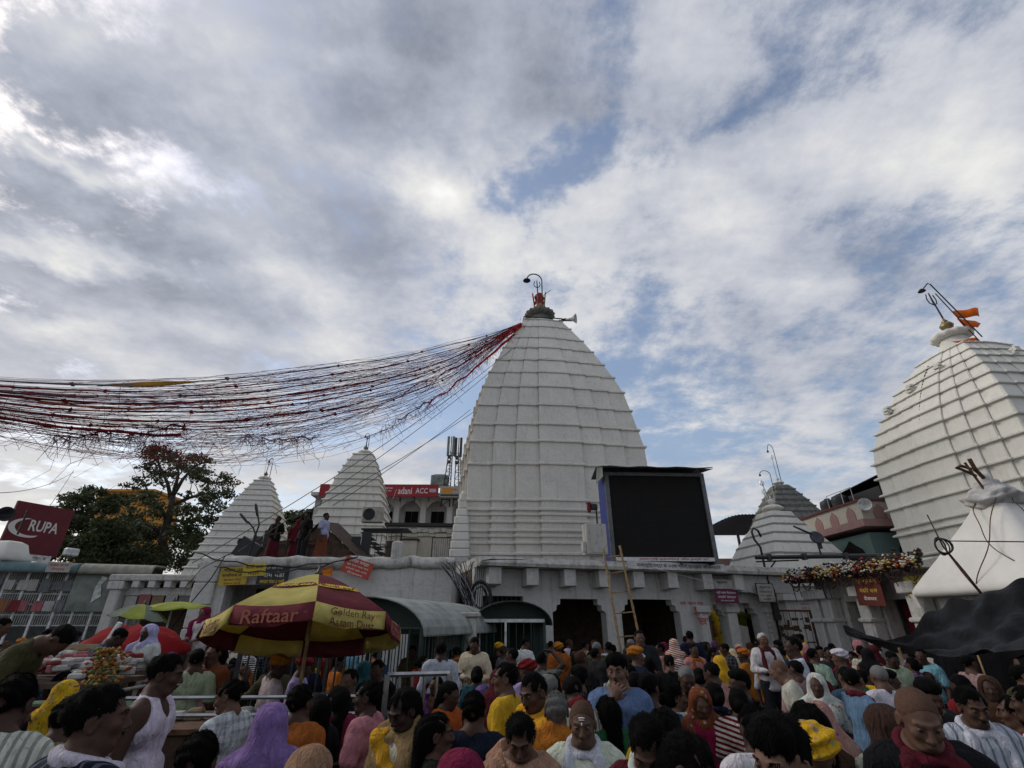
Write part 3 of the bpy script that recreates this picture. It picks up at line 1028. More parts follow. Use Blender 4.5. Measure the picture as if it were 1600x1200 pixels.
# bamboo ladder
la, lb = at(943, 858, 17.0), at(967, 1003, 16.2)
ra, rb = at(969, 853, 17.0), at(1001, 1010, 16.2)
ld = thing('ladder', (0, 0, 0), 0, 'tall bamboo ladder leaning on the arcade ledge', 'ladder')
org = lb.copy()
org.z = 0
ld.location = org
la2, ra2 = la - org, ra - org
dl = (la - lb)
dr = (ra - rb)
lb0 = lb - dl * (lb.z / dl.z) - org
rb0 = rb - dr * (rb.z / dr.z) - org
for p, q in ((lb0, la2), (rb0, ra2)):
    n = 16
    pts, rr = [], []
    for i in range(n * 3 + 1):
        f = i / (n * 3)
        pts.append(p.lerp(q, f) + Vector((0.012 * math.sin(f * 5), 0, 0)))
        rr.append(0.036 if i % 3 else 0.045)
    MB().tube(pts, rr, 8).build('bamboo_rail', M_bamboo, ld, True)
for f in (0.10, 0.24, 0.38, 0.53, 0.67, 0.81, 0.93):
    a, b = lb0.lerp(la2, f), rb0.lerp(ra2, f)
    d = (b - a) * 0.06
    MB().tube([a - d, b + d], 0.022, 6).build('rung', M_bamboo, ld)
# ================================================================== right side
for t_, hw, zt in ((t2, 2.55, 3.2), (t1, 2.8, 2.7)):
    MB().box((0, 0, zt / 2), (hw * 2, hw * 2, zt)).build('tower_base', M_wall, t_)


def sign_board(name, centre, w, h, yaw, label, mat, lines, roll=0.0, pitch=0.0, cat='sign', frame=None, th=0.02):
    """flat printed board; lines = (text, x, z, width, height, material) in board units"""
    t = thing(name, centre, 0, label, cat, rot=(pitch, roll, yaw))
    MB().box((0, 0, 0), (w, th, h)).build('board', mat, t)
    if frame:
        fm = MB()
        for sx in (-1, 1):
            fm.box((sx * (w / 2 + 0.012), 0, 0), (0.024, th + 0.02, h + 0.048))
            fm.box((0, 0, sx * (h / 2 + 0.012)), (w, th + 0.018, 0.024))
        fm.build('frame', frame, t)
    for (bdy, x, z, tw, thh, m_) in lines:
        lettering(bdy, tw, thh, m_, t, (x, -th / 2 - 0.003, z), bold=0.012)
    return t


# ---- garlanded shrine: west wall along the courtyard
GY = R(4)
gs = thing('garlanded_shrine', (11.35, 13.6, 0), GY, 'low white shrine with flower-covered eave and dark doorways', 'shrine')
GL = 5.3      # along local +y
gw = MB()
gops = [(1.05, 2.3), (3.0, 3.9)]
y = 0.0
for a, b in gops:
    gw.box((0.2, (y + a) / 2, 1.65), (0.4, a - y, 3.3))
    gw.box((0.2, (a + b) / 2, 2.95), (0.4, b - a, 0.7))
    y = b
gw.box((0.2, (y + GL) / 2, 1.65), (0.4, GL - y, 3.3))
gw.build('front_wall', M_dirty, gs)
gb = MB()
gb.box((2.0, GL - 0.2, 1.65), (3.2, 0.4, 3.3))
gb.box((2.0, 0.2, 1.65), (3.2, 0.4, 3.3))
gb.box((3.6, GL / 2, 1.65), (0.4, GL - 0.8, 3.3))
gb.build('side_wall', M_wall, gs)
for yy, s_ in ((0.72, 1), (2.65, 1), (4.35, 1), (5.0, 1)):
    m = MB()
    m.rbox((-0.22, yy, 1.5), (0.42, 0.46, 3.0), 0.04)
    m.rbox((-0.24, yy, 0.25), (0.56, 0.6, 0.5), 0.03)
    m.rbox((-0.25, yy, 2.05), (0.50, 0.54, 0.12), 0.03)
    m.rbox((-0.27, yy, 2.85), (0.60, 0.62, 0.3), 0.03)
    m.build('pillar', M_wall, gs)
m = MB()
m.loft([[(-0.75, yy, 3.28), (-0.78, yy, 3.38), (-0.2, yy, 3.55), (3.9, yy, 3.6), (3.9, yy, 3.3)] for yy in (-0.3, 1.0, 2.5, 4.0, GL + 0.3)], True, True)
m.build('eave_slab', M_dirty, gs)
# red doors / curtain
MB().box((0.55, 1.65, 1.25), (0.05, 1.2, 2.5)).build('door_curtain', fabric('maroon_curtain', (0.16, 0.01, 0.02)), gs)
# garlands: swags and flowers on the eave, clumped
M_flw = []
for nm, c_ in (('marigold', (0.42, 0.20, 0.03)), ('white_flower', (0.50, 0.48, 0.43)), ('red_flower', (0.16, 0.010, 0.014)), ('yellow_flower', (0.44, 0.34, 0.10)), ('garland_leaf', (0.012, 0.015, 0.008)), ('dry_petal', (0.035, 0.012, 0.012))):
    M_flw.append(plain(nm, c_, 0.8, 0, 0.3, 20))
gar = thing('flower_garland', (11.35, 13.6, 0), GY, 'thick bank of mixed flowers heaped along the low shrine eave', 'garland')


def blob(m, c, r, rr):
    """eight-sided ruffled flower head"""
    vs_ = [(c[0], c[1], c[2] + r), (c[0], c[1], c[2] - r * 0.8)]
    for k in range(6):
        a = k * math.pi / 3 + rr.random()
        q = r * (0.8 + 0.5 * rr.random())
        vs_.append((c[0] + q * math.cos(a), c[1] + q * math.sin(a), c[2] + r * (rr.random() - 0.5) * 0.7))
    fs = []
    for k in range(6):
        a, b = 2 + k, 2 + (k + 1) % 6
        fs += [(0, a, b), (1, b, a)]
    m.add(vs_, fs)


r3 = random.Random(11)
for k, mt in enumerate(M_flw):
    n = (260, 520, 380, 330, 1500, 1300)[k]
    m = MB()
    for i in range(n):
        yy = r3.uniform(-0.35, GL + 0.35)
        zc_ = r3.gauss(3.47, 0.085)
        patch = math.sin(yy * 2.3 + k * 1.9) + math.sin(yy * 5.1 + k * 3.1)
        if k < 4 and patch < -0.1 and r3.random() < 0.85:
            continue
        blob(m, (-0.74 - r3.random() * 0.14 + max(0, zc_ - 3.5) * 0.9 - (0.07 if k < 4 else 0), yy, zc_), r3.uniform(0.025, 0.048) if k < 4 else r3.uniform(0.04, 0.065), r3)
    o = m.build('flower_heads', mt, gar, recalc=False)
    o['kind'] = 'stuff'
sw = MB()
for i in range(9):
    y0, y1 = -0.3 + i * 0.64, -0.3 + (i + 1) * 0.64
    for dz in (0.24, 0.36):
        pts = [(-0.80, y0 + (y1 - y0) * f, 3.34 - dz * 4 * f * (1 - f)) for f in [j / 10 for j in range(11)]]
        sw.tube(pts, [0.014 + 0.006 * (j % 2) for j in range(11)], 6)
sw.build('swag_loops', M_flw[5], gar)
for i in range(9):
    yy = r3.uniform(-0.2, GL)
    MB().tube([(-0.8, yy, 3.4), (-0.82, yy + 0.03, 3.1), (-0.8, yy, 2.95 - r3.random() * 0.3)], 0.014, 5).build('hanging_strand', M_flw[5], gar)
sign_board('signboard', gs.matrix_basis @ Vector((-0.62, 1.95, 2.85)), 1.05, 0.85, GY - R(90), 'rust red printed board hung under the flower eave', plain('rust_print', (0.11, 0.022, 0.014), 0.7),
           [('श्री श्री बाबा', 0, 0.25, 0.8, 0.16, M_yelink), ('मंदिर धाम', 0, 0.0, 0.7, 0.14, M_yelink), ('देवघर', 0, -0.22, 0.5, 0.12, M_whiteink)], roll=R(3))
sign_board('signboard', gs.matrix_basis @ Vector((-0.50, 0.35, 2.85)), 0.7, 0.55, GY - R(90), 'plain olive yellow board at the corner of the flower shrine', plain('olive_print', (0.30, 0.26, 0.03), 0.7),
           [('पंडा', 0, 0.05, 0.4, 0.16, M_blkink)])
# long black cloth ropes on top of the eave
rp = thing('black_pipe', (0, 0, 0), 0, 'black horizontal pipe running from the pole to the flower shrine', 'pipe')
pa, pb = at(1180, 871, 20.0), at(1392, 868, 17.0)
MB().tube([pa, pa.lerp(pb, 0.5), pb], 0.075, 8).build('pipe_run', M_black, rp)
MB().tube([pa + Vector((0, 0, -0.16)), pa.lerp(pb, 0.35) + Vector((0, 0, -0.12))], 0.03, 6).build('lower_wire', M_black, rp)
for f in (0.12, 0.4, 0.7):
    q = pa.lerp(pb, f)
    MB().box(q, (0.12, 0.2, 0.22)).build('clamp', M_steel, rp)
# hooked pole
hp = thing('lamp_pole', (at(1198, 900, 20.3).x, 20.3, 0), 0, 'black pole with hooked top rising behind the arcade end', 'pole')
zt = at(1185, 835, 20.3).z
MB().tube([(0, 0, 0), (0, 0, zt - 0.5), (-0.18, 0, zt - 0.2), (-0.22, 0, zt + 0.1), (-0.12, 0, zt + 0.25), (0.05, 0, zt + 0.15), (0.12, 0, zt - 0.1)], 0.045, 8).build('pole_tube', M_black, hp, True)
MB().box((0.05, 0, zt - 2.6), (0.2, 0.2, 1.1)).build('fuse_box', M_steel, hp)
MB().tube([(0, 0, 0.9 * zt - 1.0), (0.5, 0, zt - 1.0)], 0.03, 6).build('stay', M_black, hp)
# flood lamp standing on the pipe
fx = at(1283, 868, 18.6)
sp = thing('flood_lamp', fx, 0, 'round black floodlight on a stem above the horizontal pipe', 'lamp')
MB().tube([(0, 0, 0), (0, 0, 0.55)], 0.03, 6).build('stem', M_black, sp)
MB().lathe([(0.03, -0.1), (0.16, -0.08), (0.24, 0.0), (0.25, 0.06), (0.2, 0.06), (0.05, 0.0)], 20, M=Matrix.Translation((0, 0, 0.62)) @ Matrix.Rotation(R(70), 4, 'X')).build('lamp_bowl', M_steel, sp, True)
MB().box((0.06, 0.02, 0.35), (0.12, 0.1, 0.22)).build('driver_box', M_black, sp)
MB().tube([(-0.12, 0, 0.75), (-0.75, 0, 1.05)], [0.045, 0.03], 6).build('arm', M_black, sp)

# ---- iron gate frame and small writing on the shrine block
gt = thing('iron_gate', (at(1240, 990, 20.9).x, 20.9, 0), R(10), 'rusty iron frame with scrap hung in it by the shrine wall', 'gate')
for sx in (-0.95, 0.95):
    MB().box((sx, 0, 1.2), (0.07, 0.07, 2.4)).build('post', M_rust, gt)
MB().box((0, 0, 2.4), (1.97, 0.06, 0.07)).build('rail', M_rust, gt)
MB().box((0, 0, 1.3), (1.83, 0.05, 0.05)).build('rail', M_rust, gt)
for i in range(7):
    MB().tube([(-0.8 + i * 0.27, 0, 0.1), (-0.8 + i * 0.27, 0, 2.36)], 0.013, 5).build('bar', M_rust, gt)
scp = MB()
for i in range(26):
    c = (r3.uniform(-0.8, 0.8), r3.uniform(-0.08, -0.03), r3.uniform(1.45, 2.25))
    scp.box(c, (r3.uniform(0.08, 0.3), 0.03, r3.uniform(0.05, 0.2)), None)
o = scp.build('hung_scraps', M_rust, gt)
o['kind'] = 'stuff'
for k, (bdy, z) in enumerate((('॥', 2.75), ('श्री गणेश', 2.45), ('नमः शिवाय', 2.2), ('बाबा धाम', 1.95), ('देवघर', 1.7))):
    lettering(bdy, 0.7 if k else 0.15, 0.13, M_blkink, ts, (1.35, -2.356, z), bold=0.012)
for k in range(3):
    lettering('मंदिर समिति', 0.8, 0.10, M_redink, ts, (-1.2, -2.356, 2.75 - 0.17 * k), bold=0.01)

# ---- hanging boards under the arcade ledge
def ap(x, y, z):
    return arc.matrix_basis @ Vector((x, y, z))


M_purple = plain('purple_print', (0.13, 0.02, 0.06), 0.7)
sign_board('signboard', ap(9.55, 0.25, 2.86), 1.0, 0.46, AY, 'purple board with white rows of script over the passage', M_purple,
           [('श्री बाबा बैद्यनाथ', 0, 0.12, 0.85, 0.11, M_whiteink), ('मंदिर देवघर', 0, -0.02, 0.8, 0.10, M_whiteink), ('पंडा धर्मरक्षिणी', 0, -0.15, 0.6, 0.07, M_whiteink)])
sign_board('signboard', ap(9.5, 0.30, 3.28), 0.9, 0.32, AY, 'faded grey notice board above the purple board', M_paper, [('सूचना', 0, 0.05, 0.5, 0.1, M_blkink)])
hb = sign_board('signboard', ap(11.25, 0.10, 3.0), 0.78, 0.62, AY, 'grey paper notice hung on strings near the arcade end', M_paper,
                [('सूचना', 0, 0.18, 0.5, 0.09, M_blkink), ('श्रद्धालु भक्तों', 0, 0.03, 0.6, 0.07, M_blkink), ('को सूचित', 0, -0.1, 0.5, 0.07, M_blkink), ('मंदिर', 0, -0.22, 0.4, 0.07, M_blkink)], frame=M_steel)
MB().tube([(-0.36, 0, 0.31), (0, 0.1, 0.75), (0.36, 0, 0.31)], 0.008, 4).build('string', M_cable, hb)
# slanting white stay rope
st = thing('stay_rope', (0, 0, 0), 0, 'thin white rope slanting down across the arcade front', 'rope')
st.location = ap(5.8, -0.4, 3.75)
MB().tube([(0, 0, 0), ap(8.5, -0.6, 3.2) - st.location, ap(11.6, -0.3, 2.75) - st.location], 0.012, 5).build('rope_line', M_cableg, st)

# ---- bright scene through the passage: decorated stall beyond
ds = thing('puja_stall', (9.45, 25.0, 0), AY, 'yellow and gold decorated offerings stall seen through the passage', 'stall')
M_gold = plain('gold_foil', (0.5, 0.30, 0.03), 0.5, 0.3, 0.3, 20)
MB().box((0, 0.6, 1.5), (1.8, 0.1, 3.0)).build('backcloth', fabric('yellow_backcloth', (0.62, 0.42, 0.02)), ds)
for i in range(9):
    MB().lathe([(0.1, 0), (0.19, 0.12), (0.12, 0.3), (0.16, 0.42), (0.03, 0.56)], 10, c=(-0.6 + 0.6 * (i % 3), 0.1 + 0.05 * (i % 2), 0.9 + 0.52 * (i // 3)), lobes=5, amp=0.12).build('ornament', M_gold if i % 2 else M_flw[0], ds, True)
MB().box((0, 0.1, 0.44), (1.7, 0.7, 0.88)).build('counter', M_wood, ds)


def umbrella(name, loc, rad, rise, mats, label, cat='umbrella', tilt=(0, 0, 0), pole=2.0, ribs=8, valance=0.0, vmats=None, polemat=None, sag=0.06, pw=1.75):
    """ribbed cloth umbrella; location is the hub height"""
    t = thing(name, loc, 0, label, cat, rot=tilt)
    nr = 6
    parts = []
    for k in range(ribs):
        a0, a1 = 2 * math.pi * k / ribs, 2 * math.pi * (k + 1) / ribs
        rings_t = []
        m = MB()
        na = 5
        grid = []
        for i in range(nr + 1):
            f = i / nr
            row = []
            for j in range(na + 1):
                q = j / na
                a = a0 + (a1 - a0) * q
                chord = math.cos((a1 - a0) / 2) / math.cos((q - 0.5) * (a1 - a0))
                rr = rad * f * (1 + (chord - 1) * 0.9)
                z = -rise * (f ** pw) - sag * f * math.sin(q * math.pi) * 0.6
                row.append(Vector((rr * math.cos(a), rr * math.sin(a), z)))
            grid.append(row)
        n = na + 1
        top = [p for r_ in grid for p in r_]
        bot = [p - Vector((0, 0, 0.006)) for p in top]
        N = len(top)
        fs = []
        for i in range(nr):
            for j in range(na):
                q4 = (i * n + j, i * n + j + 1, (i + 1) * n + j + 1, (i + 1) * n + j)
                fs.append(q4)
                fs.append(tuple(N + x_ for x_ in reversed(q4)))
        for j in range(na):
            fs.append((nr * n + j, nr * n + j + 1, N + nr * n + j + 1, N + nr * n + j))
        m.add(top + bot, fs)
        pn = m.build('canopy_panel', mats[k % len(mats)], t, True, recalc=False)
        parts.append((pn, a0, a1))
        if valance:
            vm = MB()
            edge = grid[-1]
            vr = []
            for j, p in enumerate(edge):
                d = Vector((p.x, p.y, 0)).normalized()
                dr = 0.02 * math.sin(j * 2.2 + k)
                vr.append([p + d * 0.004, p + d * (0.03 + dr) - Vector((0, 0, valance * (0.9 + 0.1 * math.sin(j * 1.3 + k)))), p + d * (0.022 + dr) - Vector((0, 0, valance * 0.92)), p - d * 0.004])
            vm.loft(vr, True, True)
            vm.build('valance', (vmats or mats)[k % len(vmats or mats)], t, True)
        MB().tube([(0, 0, -0.02), (rad * math.cos(a0) * 0.5, rad * math.sin(a0) * 0.5, -rise * 0.5 ** pw - 0.02), (rad * math.cos(a0), rad * math.sin(a0), -rise - 0.015)], 0.008, 5).build('rib', M_steel, t)
    MB().lathe([(0.03, -0.03), (0.05, 0.0), (0.03, 0.03), (0.012, 0.1)], 10).build('cap', M_steel, t, True)
    # pole stays upright
    p = MB().tube([(0, 0, 0), (0, 0, -pole)], 0.022, 8).build('pole', polemat or M_whitemetal, t)
    p.rotation_euler = Euler(tilt).to_matrix().inverted().to_euler()
    return t


M_lime = fabric('lime_fabric', (0.36, 0.40, 0.08), 0.3)
M_limed = fabric('lime_grey_fabric', (0.22, 0.25, 0.2), 0.3)
umbrella('umbrella', at(1164, 955, 23.5), 0.95, 0.42, [M_lime, M_lime], 'lime green umbrella seen through the arcade passage', tilt=(R(-6), R(12), 0), pole=2.2)

# ---- pink and cream house with the loudspeaker
ph = thing('balcony_house', (17.7, 26.6, 0), R(-42), 'cream and pink balcony house with black water tanks on its roof', 'house')
# local x along the street side that shows (from far-left to near-right corner), local y into the house
HWL = 5.6
ph.location = (0, 0, 0)
cnr = at(1352, 818, 24.0)     # lower near corner of the parapet
lft = at(1262, 850, 29.0)
d_ = Vector((lft.x - cnr.x, lft.y - cnr.y, 0))
ph.location = (cnr.x, cnr.y, 0)
ph.rotation_euler = (0, 0, math.atan2(d_.y, d_.x))
zf = cnr.z
Lh = d_.length + 0.6
# in this frame +x runs along the street side away from the corner, +y is outdoors side? choose the inside by sign
inn = -1 if (Matrix.Rotation(math.atan2(d_.y, d_.x), 3, 'Z') @ Vector((0, 1, 0))).dot(Vector((-cnr.x, -cnr.y, 0))) > 0 else 1
D2 = 4.2
MB().box((Lh / 2, inn * D2 / 2, zf / 2 - 0.2), (Lh - 0.2, D2 - 0.2, zf - 0.4)).build('house_body', M_green, ph)
MB().box((Lh / 2, inn * D2 / 2, zf + 0.02), (Lh + 0.5, D2 + 0.5, 0.34)).build('pink_cornice', M_pink, ph)
MB().box((Lh / 2, inn * D2 / 2, zf + 0.64), (Lh, D2, 0.9)).build('parapet', M_cream, ph)
MB().box((Lh / 2, inn * D2 / 2, zf + 1.13), (Lh + 0.2, D2 + 0.2, 0.09)).build('coping', plain('red_coping', (0.13, 0.03, 0.025), 0.8), ph)


def arch_poly(w, h):
    return [(-w / 2, 0), (-w / 2 * 1.05, h * 0.45), (-w / 2 * 0.8, h * 0.72), (-w / 2 * 0.35, h * 0.86), (0, h), (w / 2 * 0.35, h * 0.86), (w / 2 * 0.8, h * 0.72), (w / 2 * 1.05, h * 0.45), (w / 2, 0)]


for i in range(5):
    MB().poly(arch_poly(0.62, 0.72), 0.04, Matrix.Translation((0.8 + i * 1.35, -inn * 0.012, zf + 0.24))).build('painted_arch', M_pink, ph)
for i in range(2):
    MB().poly(arch_poly(0.62, 0.72), 0.04, Matrix.Translation((-0.012, inn * (0.9 + i * 1.5), zf + 0.24)) @ Matrix.Rotation(R(90), 4, 'Z')).build('painted_arch', M_pink, ph)
for i in range(2):
    MB().poly(arch_poly(1.9, 1.7), 0.05, Matrix.Translation((1.6 + i * 2.6, inn * 0.085, zf - 2.3))).build('arched_opening', M_dark, ph)
MB().poly(arch_poly(1.3, 1.7), 0.05, Matrix.Translation((0.085, inn * 1.9, zf - 2.3)) @ Matrix.Rotation(R(90), 4, 'Z')).build('arched_opening', M_dark, ph)
# railing of the balcony, white bars
for (x0, y0, x1, y1) in ((0.0, -inn * 0.55, 4.8, -inn * 0.55), (-0.55, -inn * 0.5, -0.55, inn * 2.6)):
    n = 22
    for i in range(n + 1):
        f = i / n
        MB().tube([(x0 + (x1 - x0) * f, y0 + (y1 - y0) * f, zf - 2.62), (x0 + (x1 - x0) * f, y0 + (y1 - y0) * f, zf - 1.75)], 0.014, 5).build('baluster', M_whitemetal, ph)
    for z in (zf - 2.55, zf - 1.75):
        MB().tube([(x0, y0, z), (x1, y1, z)], 0.022, 6).build('handrail', M_whitemetal, ph)
MB().box((2.2, -inn * 0.2, zf - 2.72), (5.6, 1.2, 0.16)).build('balcony_slab', M_pink, ph)
MB().box((-0.2, inn * 1.2, zf - 2.72), (1.2, 3.4, 0.155)).build('balcony_slab', M_pink, ph)
hh = thing('roof_shed', ph.matrix_basis @ Vector((0.1, inn * 2.6, zf + 1.18)), ph.rotation_euler.z, 'black tarpaulin shed on the roof of the balcony house', 'shed')
MB().box((1.6, 0, 0.35), (3.4, 2.6, 0.7)).build('shed_wall', M_black, hh)
MB().loft([[(-0.3, -1.45, 0.72), (3.5, -1.45, 0.55), (3.5, 1.4, 0.9), (-0.3, 1.4, 1.15)], [(-0.3, -1.45, 0.76), (3.5, -1.45, 0.59), (3.5, 1.4, 0.94), (-0.3, 1.4, 1.19)]], True, True).build('shed_roof', M_black, hh)
for i, fx_ in enumerate((2.3, 3.35)):
    wt_ = thing('water_tank', ph.matrix_basis @ Vector((fx_, inn * 0.75, zf + 1.18)), 0, ('round black water tank beside the thin pipe rail on the balcony house', 'round black water tank away from the pipe rail on the balcony house')[i], 'water tank', 'roof water tanks')
    MB().lathe([(0.42, 0), (0.44, 0.1), (0.42, 0.2), (0.44, 0.35), (0.42, 0.5), (0.4, 0.62), (0.2, 0.72), (0.12, 0.74)], 18).build('tank_body', M_black, wt_, True)
    MB().lathe([(0.14, 0.72), (0.15, 0.78), (0.1, 0.8)], 12).build('lid', M_black, wt_, True)
rl_ = thing('roof_rail', ph.matrix_basis @ Vector((0.6, inn * 0.25, zf + 1.18)), ph.rotation_euler.z, 'thin white pipe rail on the roof of the balcony house', 'railing')
MB().tube([(0, 0, 0), (0, 0, 0.75), (2.0, 0, 0.75), (2.0, 0, 0)], 0.02, 6).build('pipe', M_whitemetal, rl_)
MB().tube([(0.8, 0, 0), (0.8, 0, 0.75)], 0.02, 6).build('upright', M_whitemetal, rl_)
hpos = at(1352, 788, 23.7)
horn('loudspeaker', hpos + Vector((0.3, 0.4, 0)), (-0.62, -0.78, -0.02), 'white horn loudspeaker on the near corner of the balcony house', 0.6, 0.30)
MB().tube([ph.matrix_basis.inverted() @ (hpos + Vector((0.3, 0.4, -0.3))), ph.matrix_basis.inverted() @ (hpos + Vector((0.3, 0.4, 0.1)))], 0.03, 6).build('speaker_post', M_black, ph)
# dark corrugated shed roof between screen and stone pyramid
cs = thing('roof_shed', (0, 0, 0), 0, 'dark corrugated shed roof between the screen and the stone pyramid', 'shed')
ca, cb_ = at(1122, 828, 36.0), at(1182, 808, 36.0)
cs.location = (ca.x - 1, 36, 0)
m = MB()
n = 40
m.loft([[(0 + 5.2 * i / n, 0, ca.z - 0.05 + 1.15 * math.sin(math.pi * min(i / n, 0.62) / 1.24) + 0.05 * (i % 2)), (5.2 * i / n, 5, ca.z + 0.5 + 0.05 * (i % 2)), (5.2 * i / n, 5, ca.z + 0.4), (5.2 * i / n, 0, ca.z - 0.15 + 1.15 * math.sin(math.pi * min(i / n, 0.62) / 1.24))] for i in range(n + 1)], True, True)
m.build('roof_sheet', plain('blue_black_sheet', (0.02, 0.022, 0.035), 0.5, 0.2), cs)
for x in (0.3, 2.5, 4.9):
    MB().box((x, 0.3, ca.z / 2), (0.15, 0.15, ca.z - 0.1)).build('shed_post', M_steel, cs)
MB().box((2.6, 3.0, ca.z / 2 - 0.9), (5.0, 3.0, ca.z - 1.8)).build('shed_wall', M_pink, cs)

# ---- white dome shrine at the right edge, with black tarpaulin
wd = thing('dome_shrine', (11.75, 11.7, 0), R(6), 'small white domed shrine with cloth-wrapped neck above black tarpaulin', 'shrine')
HW = 1.5
prof = [(2.55, 1.62), (2.66, 1.66), (2.78, 1.60), (3.0, 1.45), (3.4, 1.15), (3.8, 0.88), (4.15, 0.62), (4.4, 0.45), (4.5, 0.40)]


def rsq(hw, z, n=8, rad=0.25):
    pts = []
    r_ = rad * hw
    for q in range(4):
        cx_ = (hw - r_) * (1, -1, -1, 1)[q]
        cy_ = (hw - r_) * (1, 1, -1, -1)[q]
        for k in range(n + 1):
            a = q * math.pi / 2 + math.pi / 2 * k / n
            pts.append((cx_ + r_ * math.cos(a), cy_ + r_ * math.sin(a), z))
    return pts


m = MB()
m.loft([rsq(w_, z_ + 0.0, 6, 0.16 + 0.1 * (z_ - 2.5)) for z_, w_ in prof], True, True)
m.build('dome_roof', plaster('dome_wash', (0.64, 0.62, 0.58), 0.15, (0.2, 0.18, 0.15), 0.15), wd, True)
MB().box((0, 0, 1.27), (2.5, 2.5, 2.54)).build('shrine_wall', M_wall, wd)
for sx in (-1, 1):
    for sy in (-1, 1):
        m = MB().poly([(-0.12, 0.06), (0.12, 0.06), (0.04, -0.24), (-0.04, -0.24)], 0.12)
        o = m.build('eave_drop', M_white2, wd)
        o.location = (sx * 1.52, sy * 1.52, 2.56)
M_bundle = fabric('dusty_cloth', (0.36, 0.35, 0.34), 0, 0.3)
m = MB()
rg = []
for j in range(15):
    f = j / 14
    base = 0.40 + 0.20 * math.sin(math.pi * min(1, f * 1.25)) - 0.30 * max(0, f - 0.45)
    ring = []
    for i in range(44):
        a = 2 * math.pi * i / 44
        q = base * (1 + 0.07 * math.sin(5 * a + 9 * f) + 0.05 * math.sin(11 * a - 14 * f + 2 * math.sin(3 * a)) + 0.10 * math.sin(f * 22 + 2 * math.sin(2 * a)) * (1 - f))
        ring.append((q * math.cos(a), q * math.sin(a), 4.45 + 0.62 * f + 0.05 * math.sin(3 * a + 1)))
    rg.append(ring)
m.loft(rg, True, True)
m.build('neck_wrap', M_bundle, wd, True)
MB().lathe([(0.4, 4.6), (0.35, 4.95), (0.12, 5.15), (0.05, 5.3)], 14).build('neck', M_bundle, wd, True)
m = MB()
m.tube([(-0.25, -0.1, 4.7), (-0.52, -0.1, 5.55)], 0.03, 6)
m.build('spike', M_rust, wd)
m = MB()
m.tube([(0, 0, 5.1), (-0.25, -0.05, 5.4), (-0.35, -0.1, 5.65)], 0.05, 6)
m.tube([(-0.25, 0, 5.25), (-0.62, -0.05, 5.38), (-0.75, -0.05, 5.42), (-0.55, 0, 5.5), (-0.3, 0.0, 5.42)], 0.035, 6)
m.build('bell_bracket', M_rust, wd)
# rope and coil on the dome
for k, pts in enumerate((((-0.45, -0.4, 4.62), (-0.85, -0.75, 3.9), (-1.3, -0.5, 3.2), (-1.62, -0.2, 2.75)), ((-0.45, 0.1, 4.6), (-1.0, 0.0, 3.7), (-1.35, -0.9, 3.15)), ((-0.1, -0.45, 4.6), (-0.5, -1.0, 3.7), (-1.3, -1.25, 3.1)))):
    pv = [Vector(p) for p in pts]
    MB().tube([pv[0].lerp(pv[1], 0.0)] + [((1 - f) ** 2 * pv[0] + 2 * f * (1 - f) * pv[len(pv) // 2] + f * f * pv[-1]) + Vector((-0.16 * math.sin(math.pi * f), -0.1 * math.sin(math.pi * f) + 0.05 * math.sin(9 * f + k), 0.10 * math.sin(math.pi * f))) for f in [j / 14 for j in range(1, 15)]], 0.011, 5).build('tied_wire', M_rust, wd, True)
ck = thing('cable_coil', at(1475, 853, 10.5), 0, 'coil of black cable tied with rope on a pole by the dome', 'cable')
for k in range(4):
    rr_ = 0.15 + 0.012 * k
    q = Matrix.Rotation(R(15 * k - 20), 4, 'Z')
    MB().tube([q @ Vector((rr_ * math.cos(a), 0.02 * k, rr_ * 0.95 * math.sin(a))) for a in [2 * math.pi * i / 20 for i in range(21)]], 0.014, 6).build('coil_loop', M_cable, ck, True)
MB().tube([(-0.08, 0.03, 0.65), (0.0, 0.03, 0.0), (0.22, 0.03, -0.5), (0.45, 0.03, -1.0)], [0.012, 0.016, 0.035, 0.022], 6).build('rope_post', M_rust, ck, True)
MB().tube([(0.05, 0, 0.1), (1.1, -0.9, -0.05), (2.6, -2.0, -0.1)], 0.012, 5).build('stay_wire', M_cable, ck)
# tarpaulin
M_tarp = plain('black_tarpaulin', (0.005, 0.005, 0.006), 0.55, 0.0, 0.3, 3, 1.0, 5, 0.12)
_tn = NG(M_tarp.node_tree)
for nd in M_tarp.node_tree.nodes:
    if nd.type == 'BUMP':
        nd.inputs['Strength'].default_value = 0.5
        nd.inputs['Distance'].default_value = 0.04
    if nd.type == 'BSDF_PRINCIPLED':
        nd.inputs['Specular IOR Level'].default_value = 0.07
        nd.inputs['Roughness'].default_value = 0.45
tp = thing('tarpaulin', (0, 0, 0), 0, 'sagging black plastic tarpaulin stretched over stalls at the right', 'tarpaulin')
top_e = [at(1318, 982, 15.0), at(1400, 1000, 13.2), at(1452, 962, 11.0), at(1500, 938, 10.0), at(1560, 920, 9.2), at(1640, 905, 8.6), at(1760, 880, 7.8)]
low_e = [at(1322, 988, 14.6), at(1405, 1012, 12.0), at(1478, 1026, 9.2), at(1530, 1024, 8.2), at(1585, 1018, 7.4), at(1660, 1012, 6.8), at(1780, 1000, 6.2)]
N_, K_ = 96, 26
grid = []
def cr(pts, f):
    x = f * (len(pts) - 1)
    i = min(int(x), len(pts) - 2)
    t_ = x - i
    p0, p1, p2, p3 = pts[max(i - 1, 0)], pts[i], pts[i + 1], pts[min(i + 2, len(pts) - 1)]
    return 0.5 * ((2 * p1) + (-p0 + p2) * t_ + (2 * p0 - 5 * p1 + 4 * p2 - p3) * t_ ** 2 + (-p0 + 3 * p1 - 3 * p2 + p3) * t_ ** 3)
